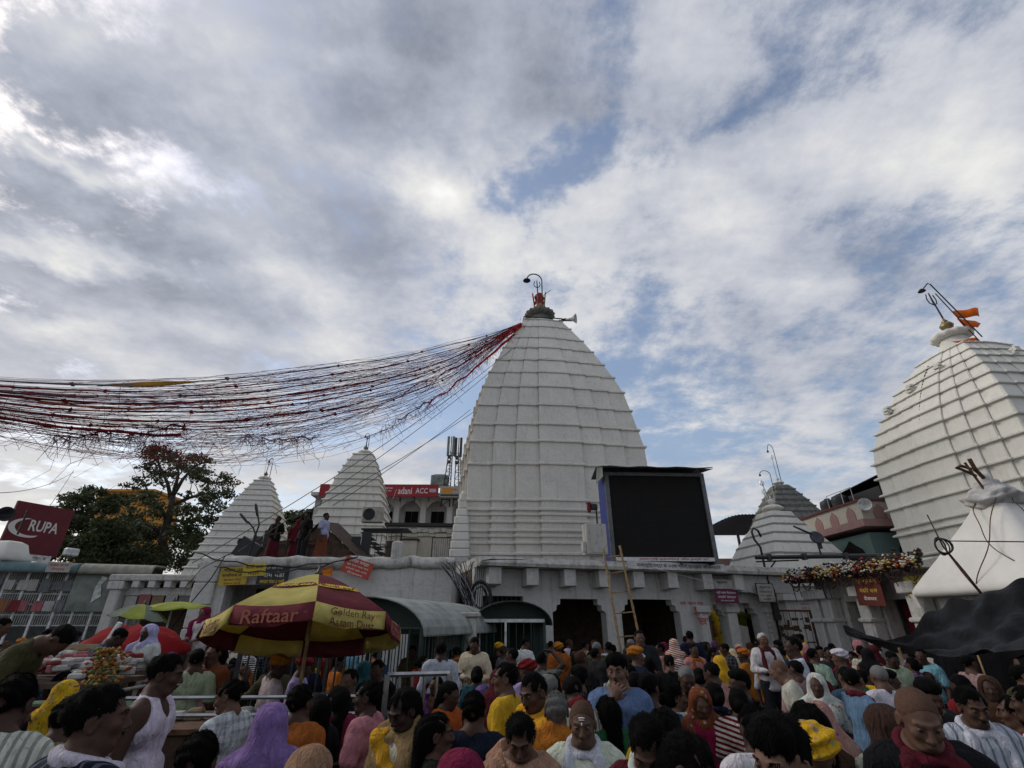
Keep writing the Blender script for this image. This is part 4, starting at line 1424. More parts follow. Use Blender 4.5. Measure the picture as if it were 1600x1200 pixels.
for i in range(N_ + 1):
    f = i / N_
    a, b = cr(top_e, f), cr(low_e, f)
    row = []
    for j in range(K_ + 1):
        q = j / K_
        p = a.lerp(b, q)
        fold = 0.04 * math.sin(f * 44 + q * 9.0) * (1 - q) + 0.055 * math.sin(q * 17 + f * 8 + 2 * math.sin(f * 11)) + 0.02 * math.sin(q * 31 - f * 21)
        p = p + Vector((0, 0, -0.22 * math.sin(math.pi * q) * min(1, f * 3) + fold))
        row.append(p)
    grid.append(row)
m = MB()
flatg = [p for r_ in grid for p in r_]
N2 = len(flatg)
fs = []
for i in range(N_):
    for j in range(K_):
        q4 = (i * (K_ + 1) + j, (i + 1) * (K_ + 1) + j, (i + 1) * (K_ + 1) + j + 1, i * (K_ + 1) + j + 1)
        fs += [q4, tuple(N2 + k for k in reversed(q4))]
m.add(flatg + [p - Vector((0, 0, 0.008)) for p in flatg], fs)
m.build('tarpaulin_sheet', M_tarp, tp, True, recalc=False)
m = MB()
m.loft([[low + Vector((0.02, 0.12, 0.0)), low + Vector((0.02, 0.14, -0.55)), low + Vector((0.02, 0.15, -0.55)), low + Vector((0.02, 0.13, 0.0))] for low in [cr(low_e, 0.3 + 0.7 * i / 20) for i in range(21)]], True, True)
m.build('under_shade_sheet', M_tarp, tp)  # added black sheet standing for the deep shade below the tarpaulin edge
for p in (low_e[1], low_e[3], low_e[5]):
    MB().tube([p, (p.x, p.y, 0)], 0.03, 6).build('prop_pole', M_bamboo, tp)
# dark stall wall under the tarpaulin
sw_ = thing('market_stall', (11.0, 9.4, 0), R(-30), 'dark cloth-walled stall under the black tarpaulin', 'stall')
MB().box((1.6, 0.6, 1.0), (4.6, 0.06, 1.9)).build('cloth_wall', M_tarp, sw_)
MB().rbox((1.6, -0.3, 0.45), (4.2, 0.8, 0.9), 0.03).build('counter', M_wood, sw_)
# ================================================================== left side
# ---- long white wall with terrace
lw = thing('terrace_wall', (-9.1, 15.45, 0), R(0.5), 'rough whitewashed wall with thick coping and dark opening at left', 'building')
WL = 7.35
w = MB()
w.box((0.30, 0.25, 1.85), (0.6, 0.5, 3.7))
w.box((1.85, 0.25, 3.35), (2.5, 0.5, 0.7))
w.box((5.2, 0.25, 1.85), (4.2, 0.5, 3.7))
w.build('front_wall', M_wall, lw)
# rounded coping with broken patches
m = MB()
rings = []
for i in range(25):
    x = -0.35 + (WL + 0.35) * i / 24
    j = 0.025 * math.sin(i * 2.3) + 0.02 * math.sin(i * 5.1)
    rings.append([(x, -0.06, 3.45 + j), (x, -0.12, 3.55), (x, -0.10 + j, 3.72 + j), (x, 0.08, 3.80 + j), (x, 0.55, 3.80), (x, 0.6, 3.45)])
m.loft(rings, True, True)
m.build('coping', M_ledge, lw, True)
m = MB()
for k in range(6):
    m.rbox((-0.0 + 0.02 * (k % 2), 0.2, 0.31 + 0.61 * k), (0.62, 0.66, 0.6), 0.03)
m.build('corner_pier', M_wall, lw)
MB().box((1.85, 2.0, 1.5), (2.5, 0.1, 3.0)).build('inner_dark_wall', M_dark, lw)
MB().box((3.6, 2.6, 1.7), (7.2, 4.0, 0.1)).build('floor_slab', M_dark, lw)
MB().box((3.6, 2.6, 3.5), (7.2, 4.2, 0.12)).build('terrace_floor', M_ledge, lw)
MB().box((0.05, 2.6, 1.7), (0.3, 4.0, 3.4)).build('side_wall', M_wall, lw)
MB().box((WL - 0.25, 2.6, 1.7), (0.3, 4.0, 3.4)).build('side_wall', M_wall, lw)
MB().rbox((5.55, 0.1, 3.98), (0.32, 0.3, 0.55), 0.05).build('parapet_stub', M_dirty, lw)

M_ysign = plain('yellow_enamel', (0.42, 0.29, 0.03), 0.6, 0, 0.12, 3)
M_ysign2 = plain('bright_yellow_enamel', (0.55, 0.42, 0.05), 0.6, 0, 0.1, 3)
M_bsign = plain('black_enamel', (0.02, 0.022, 0.026), 0.5, 0, 0.15, 3)
M_rsign = plain('red_enamel', (0.38, 0.05, 0.025), 0.6, 0, 0.15, 3)
M_brown = flat('brown_lettering', (0.16, 0.03, 0.01))
YW = 15.2


def pboard(px0, px1, py0, py1, Y, *a, **k):
    p, q = at(px0, py0, Y), at(px1, py1, Y)
    return sign_board('signboard', (p + q) / 2, abs(q.x - p.x), abs(p.z - q.z), 0, *a, **k)


pboard(347, 383, 886, 914, YW, 'old yellow board with brown rows of script left of the opening', M_ysign,
       [('मोहन पंडा', 0, 0.17, 0.62, 0.11, M_blkink), ('काशीनाथ पंडा', 0, 0.03, 0.66, 0.10, M_blkink), ('कमल पंडा', 0, -0.1, 0.5, 0.07, M_brown), ('देवघर वाले', 0, -0.2, 0.5, 0.06, M_brown)], roll=R(-2))
pboard(382, 413, 880, 900, YW - 0.03, 'brighter yellow board reading a temple name in brown script', M_ysign2,
       [('काली बाबा', 0, 0.09, 0.52, 0.12, M_brown), ('मंदिर', 0, -0.09, 0.34, 0.12, M_brown)], roll=R(-3))
pboard(407, 447, 885, 913, YW - 0.01, 'black framed board with white script beside the yellow boards', M_bsign,
       [('श्री श्री १०८', 0, 0.2, 0.5, 0.07, M_whiteink), ('भीम पंडा', 0, 0.03, 0.68, 0.16, M_whiteink), ('सरदार पंडा-2 गली', 0, -0.16, 0.72, 0.12, M_yelink)], frame=M_steel)
pboard(503, 518, 888, 900, YW, 'tiny orange board half hidden behind the big parasol', M_orangecloth, [('श्री', 0, 0.03, 0.22, 0.09, M_yelink), ('पंडा', 0, -0.07, 0.2, 0.08, M_yelink)], roll=R(-6))
pboard(537, 580, 874, 900, YW - 0.08, 'tilted red board with white script hung on the rough wall', M_rsign,
       [('हरिहर पण्डा', 0.0, 0.15, 0.62, 0.13, M_whiteink), ('मूल ग्राम बाबा धाम', 0, 0.02, 0.68, 0.06, M_whiteink), ('पुरोहित श्री मंदिर', 0, -0.08, 0.68, 0.06, M_whiteink), ('देवघर', 0, -0.18, 0.5, 0.06, M_whiteink)], roll=R(17))

# bundle of cables at the corner of the wall
cbn = thing('cable_bundle', at(730, 880, 15.2), 0, 'thick bundle of grey and black cables hanging down the wall corner', 'cable')
rc = random.Random(5)
for k in range(26):
    x0 = -0.95 + 0.055 * k * 0.9 + rc.uniform(-0.03, 0.03)
    sagx = rc.uniform(-0.1, 0.25)
    zb = -1.35 - rc.random() * 0.35
    xe = 0.15 + rc.uniform(-0.14, 0.16)
    yo = rc.uniform(-0.16, 0.0)
    pts = []
    for i in range(11):
        f = i / 10
        x = x0 * (1 - f) ** 1.5 + xe * (1 - (1 - f) ** 1.5) + 0.06 * math.sin(f * 5 + k) - sagx * math.sin(math.pi * f) * 0.35
        pts.append((x, yo - 0.08, 0.08 * math.sin(f * 3) + zb * f))
    MB().tube([(x0 - 0.05, 0.5, 0.1)] + pts, 0.009 if k % 3 else 0.013, 5).build('cable', M_cableg if k % 5 < 2 else M_cable, cbn, True)
for k in range(10):
    a0 = rc.uniform(0, 6)
    rr_ = rc.uniform(0.14, 0.34)
    pts = [(0.42 + rr_ * math.cos(a0 + t_), -0.05 - 0.01 * k, -0.95 + 1.5 * rr_ * math.sin(a0 + t_)) for t_ in [i * 0.45 for i in range(12)]]
    MB().tube(pts, 0.016, 5).build('cable', M_cable, cbn, True)
for k in range(5):
    x0 = 0.25 + 0.06 * k
    MB().tube([(x0 + 1.2, 0.5, 0.16), (x0 + 0.6, 0.3, 0.14), (x0 + 0.2, 0.0, 0.08 + 0.01 * k), (x0 + 0.02, -0.1, -0.15), (x0, -0.1, -0.5), (x0 - 0.05, -0.12, -1.3 - 0.1 * k)], 0.010, 5).build('cable', M_cable, cbn, True)

# cables sagging along the coping
for k, (a, b, sg, lb) in enumerate((((300, 862), (520, 878), 0.25, 'upper'), ((335, 885), (560, 868), 0.3, 'lower'))):
    pa, pb = at(*a, 15.0), at(*b, 15.1)
    t = thing('sagging_cable', pa, 0, 'dark cable sagging along the %s edge of the rough wall coping' % lb, 'cable')
    MB().tube([Vector((0, 0, 0)).lerp(pb - pa, i / 12) + Vector((0, 0, -sg * 4 * (i / 12) * (1 - i / 12) + 0.04 * math.sin(i * 2)) ) for i in range(13)], 0.02, 5).build('cable_line', M_cable, t, True)
dr = thing('sagging_cable', at(352, 868, 14.9), 0, 'tangled cable dropping from the coping past the yellow board', 'cable')
e = at(262, 990, 13.5) - dr.location
MB().tube([Vector((0, 0, 0)), e * 0.35 + Vector((0.1, 0, 0.05)), e * 0.7, e], 0.018, 5).build('cable_line', M_cable, dr, True)
MB().tube([Vector((0.1, 0, 0.05)), e * 0.3 + Vector((-0.3, 0, 0.2)), e * 0.5 + Vector((-0.4, 0, 0.1))], 0.012, 5).build('cable_loop', M_cable, dr, True)

# ---- terrace clutter: dark sheds, stair, air conditioner
sh = thing('roof_shed', at(500, 868, 18.2), R(-8), 'dark rusted tin lean-to on the terrace behind the wall', 'shed')
sh.location.z = 3.56
m = MB()
n = 26
rings = []
for i in range(n + 1):
    x = -0.55 + 2.6 * i / n
    zt_ = 1.72 - max(0, x + 0.15) * 0.80 if x > -0.15 else 1.72 + (x + 0.15) * 0.9
    y = 0.03 * (i % 2)
    rings.append([(x, y, 0), (x, y, max(0.06, zt_)), (x, y + 0.03, max(0.06, zt_)), (x, y + 0.03, 0)])
m.loft(rings, True, True)
m.build('tin_wall', M_wood, sh)
MB().loft([[(-0.6, -0.1, 1.35), (-0.15, -0.1, 1.78), (2.15, -0.1, -0.05 + 0.0)], [(-0.6, 1.3, 1.55), (-0.15, 1.3, 1.95), (2.15, 1.3, 0.1)]], False, False, closed=False).build('tin_roof', M_wood, sh)
ws = thing('roof_shed', at(440, 868, 18.0), R(4), 'low dark timber screen with planks on the terrace', 'shed')
ws.location.z = 3.56
for i in range(9):
    MB().box((-1.1 + i * 0.27, 0.02 * (i % 3), 0.46 + 0.03 * (i % 2)), (0.25, 0.04, 0.92 - 0.25 * (i < 2))).build('plank', M_wood, ws)
for i in range(12):
    MB().box((-1.25 + i * 0.36, 0.75 + 0.02 * (i % 3), 0.66 + 0.12 * math.sin(i * 1.9)), (0.34, 0.04, 1.32 + 0.24 * math.sin(i * 1.9))).build('plank', M_black, ws)
for z in (0.25, 0.98):
    MB().box((0.1, -0.05, z), (2.6, 0.05, 0.07)).build('batten', M_wood, ws)
MB().box((0.95, -0.12, 0.85), (0.08, 0.08, 1.9), Matrix.Rotation(R(14), 4, 'Y')).build('leaning_beam', M_wood, ws)
for k in range(3):
    MB().rbox((0.35 + 0.5 * k, 0.35, 0.72 + 0.5 * (k % 2)), (0.42, 0.3, 0.3), 0.03).build('plank_stack', M_rust, ws)

stw = thing('iron_stair', at(592, 868, 20.5), R(0), 'black iron staircase beside the air conditioner', 'staircase')
stw.location.z = 3.5
for sx in (0.0, 1.5):
    MB().box((sx - 0.6, -0.3, 0.9), (0.06, 0.06, 1.9)).build('post', M_black, stw)
for i in range(9):
    MB().box((-0.6 + 0.17 * i, 0.0, 1.75 - 0.19 * i), (0.3, 0.8, 0.035)).build('tread', M_black, stw)
MB().box((0.1, -0.4, 0.98), (0.06, 0.04, 2.2), Matrix.Translation((0.1, 0, 0.98)) @ Matrix.Rotation(R(-42), 4, 'Y') @ Matrix.Translation((-0.1, 0, -0.98))).build('stringer', M_black, stw)
for z in (0.7, 1.2, 1.85):
    MB().box((0.15, -0.3, z), (1.55, 0.04, 0.05)).build('rail', M_black, stw)
for i in range(8):
    MB().tube([(-0.5 + 0.2 * i, -0.3, 0), (-0.5 + 0.2 * i, -0.3, 1.85)], 0.014, 5).build('bar', M_black, stw)
MB().box((0.2, 0.1, 1.9), (1.9, 1.0, 0.05)).build('landing', M_black, stw)
ac = thing('air_conditioner', at(581, 818, 21.0), R(3), 'beige air conditioner unit with round fan grille on the stair landing', 'air conditioner')
MB().rbox((0, 0, 0.36), (0.88, 0.34, 0.66), 0.03).build('case', plain('ac_case', (0.34, 0.31, 0.26), 0.6, 0, 0.2), ac)
MB().lathe([(0.25, 0), (0.25, 0.02), (0.23, 0.025), (0.05, 0.01)], 24, M=Matrix.Translation((-0.13, -0.17, 0.36)) @ Matrix.Rotation(R(90), 4, 'X')).build('fan_disc', M_black, ac)
fg = MB()
for q in (0.08, 0.14, 0.2, 0.24):
    fg.tube([(-0.13 + q * math.cos(a), -0.20, 0.36 + q * math.sin(a)) for a in [2 * math.pi * i / 20 for i in range(21)]], 0.006, 4)
fg.build('fan_grille', M_steel, ac)

# solar street lamps on the left terrace
slp = thing('street_lamp', at(388, 868, 15.9), 0, 'black twin-headed street lamp on a post at the terrace edge', 'lamp')
slp.location.z = 3.7
h0 = at(397, 836, 15.9).z - 3.7
MB().tube([(0, 0, 0), (0.08, 0, h0)], 0.05, 8).build('post', M_black, slp)
for (ex, ey), (mx_, my_) in (((403, 805), (405, 820)), ((388, 815), (396, 825))):
    e = at(ex, ey, 15.9) - slp.location
    mm_ = at(mx_, my_, 15.9) - slp.location
    MB().tube([(0.08, 0, h0), mm_, e], 0.025, 6).build('arm', M_black, slp)
    dq = (e - mm_).normalized().to_track_quat('Z', 'Y').to_matrix().to_4x4()
    MB().lathe([(0.025, 0), (0.07, 0.06), (0.085, 0.3), (0.07, 0.42), (0.02, 0.46)], 12, M=Matrix.Translation(e - Vector((0, 0, 0.05))) @ dq @ Matrix.Scale(0.45, 4, (0, 1, 0))).build('lamp_head', M_black, slp, True)
MB().box((-0.25, 0.1, 0.25), (0.7, 0.25, 0.6), Matrix.Rotation(R(28), 4, 'Y')).build('battery_box', M_black, slp)

# ---- beige house behind, with shutters, and the flats with the advertising board
bh = thing('beige_house', (-6.0, 24.0, 0), R(4), 'low peeling beige house with slatted shutter and small hatch', 'house')
p0, p1 = at(607, 822, 24.0), at(713, 870, 24.0)
Wd = p1.x - p0.x
bh.location = (p0.x, 24.0, 0)
zt_ = p0.z
MB().box((Wd / 2, 1.5, zt_ / 2), (Wd, 3.0, zt_)).build('house_wall', M_cream, bh)
MB().box((Wd / 2, 1.4, zt_ + 0.06), (Wd + 0.3, 3.3, 0.14)).build('roof_slab', M_black, bh)
for k in range(12):
    MB().box((Wd / 12 * (k + 0.5), -0.09, zt_ - 0.20 - 0.03 * math.sin(k * 2.0)), (Wd / 12 - 0.012, 0.16, 0.2)).build('eave_tile', M_dirty, bh)
    MB().box((Wd / 12 * (k + 0.5) + 0.05, -0.05, zt_ - 0.40 + 0.03 * math.sin(k * 1.3)), (Wd / 12 - 0.012, 0.1, 0.16)).build('eave_tile', M_cream, bh)
sx0 = Wd * 0.66
shut = MB().box((sx0 + 0.42, -0.02, zt_ - 1.35), (0.98, 0.05, 1.7)).build('shutter_frame', M_wood, bh)
for i in range(9):
    MB().box((sx0 + 0.02 + 0.1 * i, -0.055, zt_ - 1.3), (0.085, 0.03, 1.5)).build('slat', M_dirty, shut)
MB().box((sx0 + 0.42, -0.085, zt_ - 1.75), (0.95, 0.03, 0.06)).build('bar', M_black, shut)
ht = MB().rbox((Wd * 0.33, -0.18, zt_ - 1.25), (0.75, 0.4, 1.1), 0.02).build('meter_hatch', M_cream, bh)
MB().box((Wd * 0.33 + 0.0, -0.2, zt_ - 0.66), (0.9, 0.55, 0.05)).build('hatch_roof', M_wood, ht)
MB().box((0.25, -0.03, zt_ - 1.5), (0.5, 0.06, 1.6)).build('door', M_wood, bh)

fb = thing('apartment_block', (0, 44.0, 0), R(2), 'pale block of flats with arched balcony windows under a red board', 'building')
q0, q1 = at(496, 776, 44.0), at(742, 830, 44.0)
fb.location = (q0.x, 44.0, 0)
FW = q1.x - q0.x
ztop = q0.z
MB().box((FW / 2, 4, (ztop - 3.3) / 2), (FW, 7.0, ztop - 3.3)).build('lower_storey', M_cream, fb)
MB().box((FW / 2, 4.6, ztop - 1.6), (FW, 6.0, 3.4)).build('upper_storey', M_wall, fb)
MB().box((FW / 2, 3.4, ztop + 0.14), (FW + 0.8, 8.0, 0.3)).build('roof_slab', M_wall, fb)
MB().box((FW / 2, 3.4, ztop - 3.35), (FW + 0.4, 8.2, 0.3)).build('floor_slab', M_wall, fb)
nb = 6
for i in range(nb + 1):
    MB().box((FW * i / nb, 0.6, ztop - 1.6), (0.5, 0.5, 3.2)).build('column', M_wall, fb)
for i in range(nb):
    cx_ = FW * (i + 0.5) / nb
    wI = FW / nb - 0.52
    m = MB()
    pts = [(-wI / 2, 0), (-wI / 2, -0.9)] + [(-wI / 2 + wI * k / 10, -0.9 + 0.75 * math.sin(math.pi * k / 10)) for k in range(1, 10)] + [(wI / 2, -0.9), (wI / 2, 0)]
    m.poly(pts, 0.3, Matrix.Translation((cx_, 0.6, ztop - 0.02)))
    m.build('arch', M_wall, fb)
    wn = MB().box((cx_, 1.55, ztop - 1.75), (wI * 0.62, 0.12, 1.55)).build('window', M_dark, fb)
    MB().box((cx_, 1.47, ztop - 2.58), (wI * 0.7, 0.2, 0.1)).build('sill', M_wall, wn)
    MB().box((cx_, 1.47, ztop - 1.75), (0.06, 0.05, 1.5)).build('mullion', M_wood, wn)
    MB().box((cx_, 0.5, ztop - 2.8), (wI, 0.12, 0.75)).build('balcony_front', M_dirty, fb)
    wn = MB().box((cx_, 0.46, ztop - 5.0), (wI * 0.6, 0.12, 1.6)).build('window', M_dark, fb)
    MB().box((cx_, 0.40, ztop - 5.9), (wI * 0.7, 0.2, 0.1)).build('sill', M_wall, wn)
M_adred = plain('advert_red', (0.27, 0.012, 0.02), 0.6, 0, 0.08, 2)
a0, a1 = at(502, 757, 43.2), at(684, 776, 43.2)
ab = sign_board('advertising_board', (a0 + a1) / 2, a1.x - a0.x, a0.z - a1.z, R(1), 'long red advertising board with white lettering on the flats roof', M_adred,
                [('adani', 2.35, -0.02, 1.25, 0.62, M_whiteink), ('ACC', 3.85, -0.02, 1.1, 0.50, M_whiteink), ('सीमेंट की असली ताकत', 0.55, 0.22, 1.35, 0.2, M_whiteink), ('भरोसे का मजबूत रिश्ता', 0.5, -0.05, 1.3, 0.13, M_whiteink), ('हर घर', 0.2, -0.28, 0.6, 0.12, M_whiteink)], cat='billboard', th=0.15)
MB().box((1.5, -0.09, 0), (0.03, 0.02, 0.95), Matrix.Rotation(R(14), 4, 'Y')).build('divider', M_whiteink, ab)
MB().box((4.85, -0.085, 0), (0.62, 0.02, 0.32)).build('emblem_box', plain('emblem_grey', (0.4, 0.36, 0.35)), ab)
for i in range(8):
    MB().box((-4.6 + i * 1.3, 0.25, -0.2), (0.08, 0.3, 1.4)).build('stand', M_steel, ab)
a0, a1 = at(688, 760, 43.0), at(724, 777, 43.0)
a2 = sign_board('advertising_board', (a0 + a1) / 2, a1.x - a0.x, a0.z - a1.z, R(1), 'short pale advertising board with orange and green stripes by the mast', plain('advert_pale', (0.36, 0.33, 0.29)), [('सीमेंट', 0.2, 0.18, 0.7, 0.2, M_redink)], cat='billboard', th=0.12)
MB().box((-0.4, -0.07, 0.1), (0.9, 0.02, 0.5)).build('orange_stripe', M_orange, a2)
MB().box((0.0, -0.07, -0.32), (2.0, 0.02, 0.18)).build('green_stripe', M_grn, a2)

# roof water tank and telecom masts
wtk = thing('water_tank', at(686, 757, 45.0), 0, 'square grey roof tank behind the red advertising board', 'water tank')
MB().rbox((0, 0.4, 0.4), (1.6, 1.2, 1.0), 0.06).build('tank_body', M_greysheet, wtk)
MB().rbox((0, 0.4, 0.95), (1.0, 0.8, 0.1), 0.03).build('lid', M_greysheet, wtk)
for k, (bx, tx, ty) in enumerate(((697, 704, 682), (716, 716, 684))):
    b_, tp_ = at(bx, 776, 45.0), at(tx, ty, 45.0)
    ms_ = thing('telecom_mast', b_, 0, 'lattice mobile mast with %s panel antennas beside the tallest tower' % ('a tall grey pair of' if k == 0 else 'two slim dark'), 'mast')
    H_ = tp_.z - b_.z
    sgn = 1 if k == 0 else -1
    for sx, sy in ((-0.4, -0.3), (0.4, -0.3), (0, 0.4)):
        MB().tube([(sx, sy, -1.0), (sx * 0.45 + sgn * 0.2, sy * 0.45, H_ * 0.72)], 0.05, 6).build('leg', M_steel, ms_)
    for i in range(8):
        f0, f1 = i / 8, (i + 1) / 8
        def leg(sx, sy, f):
            z = -1.0 + (H_ * 0.72 + 1.0) * f
            return Vector((sx + (sx * 0.45 + sgn * 0.2 - sx) * f, sy + (sy * 0.45 - sy) * f, z))
        m = MB()
        m.tube([leg(-0.4, -0.3, f0), leg(0.4, -0.3, f1)], 0.025, 5)
        m.tube([leg(0.4, -0.3, f0), leg(0, 0.4, f1)], 0.025, 5)
        m.tube([leg(-0.4, -0.3, f1), leg(0.4, -0.3, f1)], 0.03, 5)
        m.build('brace', M_steel, ms_)
    MB().tube([(sgn * 0.2, 0, H_ * 0.6), (sgn * 0.2, 0, H_)], 0.05, 6).build('mast_pole', M_steel, ms_)
    for j, ox in enumerate((-0.25, 0.25)):
        MB().rbox((sgn * 0.2 + ox, -0.2, H_ * 0.82), (0.24, 0.14, H_ * 0.34), 0.03).build('antenna_panel', M_greysheet if k == 0 else M_steel, ms_)
    for z in (0.55, 0.64):
        MB().rbox((sgn * 0.2 - 0.1, -0.25, H_ * z), (0.3, 0.2, 0.3), 0.03).build('radio_unit', M_steel, ms_)

# small white shrine finial between the flats and the tower
st_ = thing('small_shrine', at(719, 868, 22.6), 0, 'narrow white stepped turret squeezed against the left side of the tallest tower', 'shrine')
st_.location.z = 0
ztp = at(719, 770, 22.6).z
for k in range(7):
    hw = 0.44 - 0.03 * k if k < 5 else 0.25 - 0.06 * (k - 5)
    MB().rbox((0, 0, ztp - 2.75 + 0.36 * k), (hw * 2, hw * 2, 0.34), 0.04).build('course', M_white2, st_)
MB().box((0, 0, (ztp - 2.9) / 2), (0.8, 0.8, ztp - 2.9)).build('shaft', M_wall, st_)
MB().lathe([(0.18, ztp - 0.45), (0.24, ztp - 0.35), (0.12, ztp - 0.2), (0.16, ztp - 0.12), (0.02, ztp + 0.1)], 12).build('finial', M_white2, st_, True)

# ---- queue walkway with tarpaulin roof and goods hung on its mesh
qw = thing('queue_walkway', (-18.8, 15.35, 0), R(-72), 'covered queue walkway with white bars and blue and beige awning', 'walkway')
QL = 6.6
M_mesh = plain('white_bar', (0.42, 0.42, 0.40), 0.5, 0, 0.2)
for i in range(14):
    y = i * QL / 13
    MB().box((0, y, 1.8), (0.06, 0.06, 3.6)).build('post', M_whitemetal, qw)
for z in (1.0, 1.9, 2.2, 2.5, 2.8, 3.1):
    MB().tube([(0, 0, z), (0, QL, z)], 0.022, 6).build('rail', M_mesh, qw)
vb = MB()
for i in range(110):
    y = i * QL / 110
    vb.tube([(0.02, y, 1.9), (0.02, y, 3.45)], 0.010, 4, cap=False)
o = vb.build('bars', M_mesh, qw)
o['kind'] = 'stuff'
MB().box((-1.4, QL / 2, 1.8), (0.06, QL, 3.6)).build('rear_sheet', M_greysheet, qw)
for a, b, mt, nm in ((0.0, 4.9, fabric('teal_awning', (0.13, 0.19, 0.20), 0.1), 'awning'), (4.92, QL + 0.4, fabric('beige_awning', (0.30, 0.29, 0.24), 0.1), 'awning')):
    m = MB()
    rg = []
    n = 24
    for i in range(n + 1):
        y = a + (b - a) * i / n
        j = 0.03 * math.sin(i * 1.9)
        rg.append([(0.32 + j, y, 3.40), (0.36 + j, y, 3.5), (0.25, y, 3.66 + j), (0.0, y, 3.74), (-1.5, y, 3.80), (-1.5, y, 3.77), (0.0, y, 3.70), (0.22, y, 3.62 + j), (0.32 + j, y, 3.48), (0.29 + j, y, 3.40)])
    m.loft(rg, True, True)
    m.build(nm, mt, qw, True)
MB().box((0.10, 5.7, 2.85), (0.04, 1.7, 1.1)).build('wire_mesh_panel', M_greysheet, qw)
MB().poly([(-0.1, 0), (0.12, 0.2), (0.02, 0.55), (0.14, 0.75), (-0.02, 0.8), (-0.12, 0.45)], 0.02, Matrix.Translation((0.14, 5.6, 2.55)) @ Matrix.Rotation(R(90), 4, 'Z')).build('painted_motif', M_whitemetal, qw)
sign_board('signboard', at(92, 886, 16.15), 0.62, 0.3, R(18), 'small white notice fixed on the teal awning edge', M_paper, [('कतार में रहें', 0, 0.06, 0.5, 0.08, M_redink), ('देवघर', 0, -0.06, 0.35, 0.09, M_redink)])
GOODS = [('pink hanging cloth', (0.28, 0.10, 0.11)), ('red hanging cloth', (0.17, 0.03, 0.03)), ('white hanging cloth', (0.36, 0.35, 0.33)), ('orange hanging cloth', (0.24, 0.10, 0.05)), ('grey hanging cloth', (0.14, 0.145, 0.15)), ('tan hanging cloth', (0.20, 0.15, 0.09))]
gq = random.Random(3)
gm_ = [fabric('goods_%s' % nm.split()[0], c_) for nm, c_ in GOODS]
for k in range(34):
    y = 0.3 + 5.2 * (k % 17) / 17 + gq.uniform(-0.05, 0.05)
    row = k // 17
    z = 3.05 if row == 0 else 2.45
    mt = gq.choice(gm_) if row else gm_[2 if gq.random() < 0.6 else 4]
    if row and 1.5 < y < 4.2:
        mt = gm_[gq.choice((0, 0, 1, 3, 0))]
    wI, hI = gq.uniform(0.2, 0.3), gq.uniform(0.25, 0.4)
    m = MB()
    rg = []
    for i in range(6):
        f = i / 5
        rg.append([(0.07, y + wI * f, z + hI * 0.5), (0.10 + 0.02 * math.sin(i * 2.4 + k), y + wI * f, z - hI * 0.5), (0.08 + 0.02 * math.sin(i * 2.4 + k), y + wI * f, z - hI * 0.5), (0.05, y + wI * f, z + hI * 0.5)])
    m.loft(rg, True, True)
    m.build('hung_cloth', mt, qw)

# ---- hoarding at far left
h0_, h1_ = at(30, 782, 21.0), at(104, 862, 23.5)
hd = thing('advertising_board', (0, 0, 0), 0, 'dark red hoarding with white lettering and crescent above the walkway', 'billboard')
cL, cR = at(16, 822, 20.2), at(98, 832, 22.0)
mid_ = (cL + cR) / 2
vx = Vector((cR.x - cL.x, cR.y - cL.y, 0))
hd.location = mid_
hd.rotation_euler = (0, R(0), math.atan2(vx.y, vx.x))
HWd, HHt = vx.length * 1.12, 2.0
M_hred = plain('hoarding_red', (0.115, 0.010, 0.018), 0.6, 0, 0.1, 1.5)
MB().box((0, 0, 0), (HWd, 0.12, HHt)).build('board', M_hred, hd)
lettering('RUPA', HWd * 0.50, 0.45, M_whiteink, hd, (HWd * 0.08, -0.066, 0.12), bold=0.02)
cp = []
for i in range(21):
    a = R(100) + R(200) * i / 20
    cp.append((0.95 * math.cos(a), 0.52 * math.sin(a)))
ci = [(0.95 * math.cos(R(100) + R(200) * i / 20) * 0.86 + 0.16, 0.52 * math.sin(R(100) + R(200) * i / 20) * 0.86 + 0.05) for i in range(20, -1, -1)]
MB().poly(cp + ci, 0.01, Matrix.Translation((-HWd * 0.17, -0.07, 0.0)) @ Matrix.Scale(HWd / 2.9, 4)).build('crescent', M_whiteink, hd)
MB().box((0.1, -0.01, -HHt / 2 - 0.13), (HWd * 0.72, 0.1, 0.26)).build('lower_strip', M_whitemetal, hd)
lettering('ये तो बड़ा टॉइंग है', HWd * 0.55, 0.13, M_blkink, hd, (0.1, -0.065, -HHt / 2 - 0.13))
for sx in (-1, 1):
    MB().tube([(sx * HWd * 0.35, 0.15, -mid_.z), (sx * HWd * 0.35, 0.15, HHt / 2)], 0.06, 6).build('post', M_steel, hd)
# white dome/roof and horn at the far left edge
lr = thing('small_shrine', at(8, 868, 16.5), R(-4), 'low white curved shrine top with a dark horn speaker at the far left', 'shrine')
lr.location.z = 0
zA = at(8, 850, 16.5).z
MB().loft([rsq(w_, z_, 4) for z_, w_ in ((zA - 0.55, 0.5), (zA - 0.45, 0.55), (zA - 0.25, 0.42), (zA, 0.34), (zA + 0.08, 0.2))], True, True).build('curved_roof', M_white2, lr, True)
MB().box((0, 0, (zA - 0.55) / 2), (0.8, 0.8, zA - 0.55)).build('shrine_wall', M_wall, lr)
MB().tube([(0.1, 0, zA + 0.3), (0.1, 0, zA + 1.1)], 0.03, 6).build('post', M_black, lr)
horn('loudspeaker', at(3, 806, 16.3), (0.9, -0.6, 0.05), 'dark horn loudspeaker on a post left of the red hoarding', 0.4, 0.24, mat=M_steel)
fc = thing('security_camera', at(108, 871, 15.2), R(70), 'white box floodlight on the awning of the walkway', 'lamp')
MB().rbox((0, 0, 0.15), (0.35, 0.2, 0.22), 0.03).build('case', M_whitemetal, fc)
MB().box((0, 0.0, 0.0), (0.08, 0.08, 0.1)).build('stand', M_steel, fc)

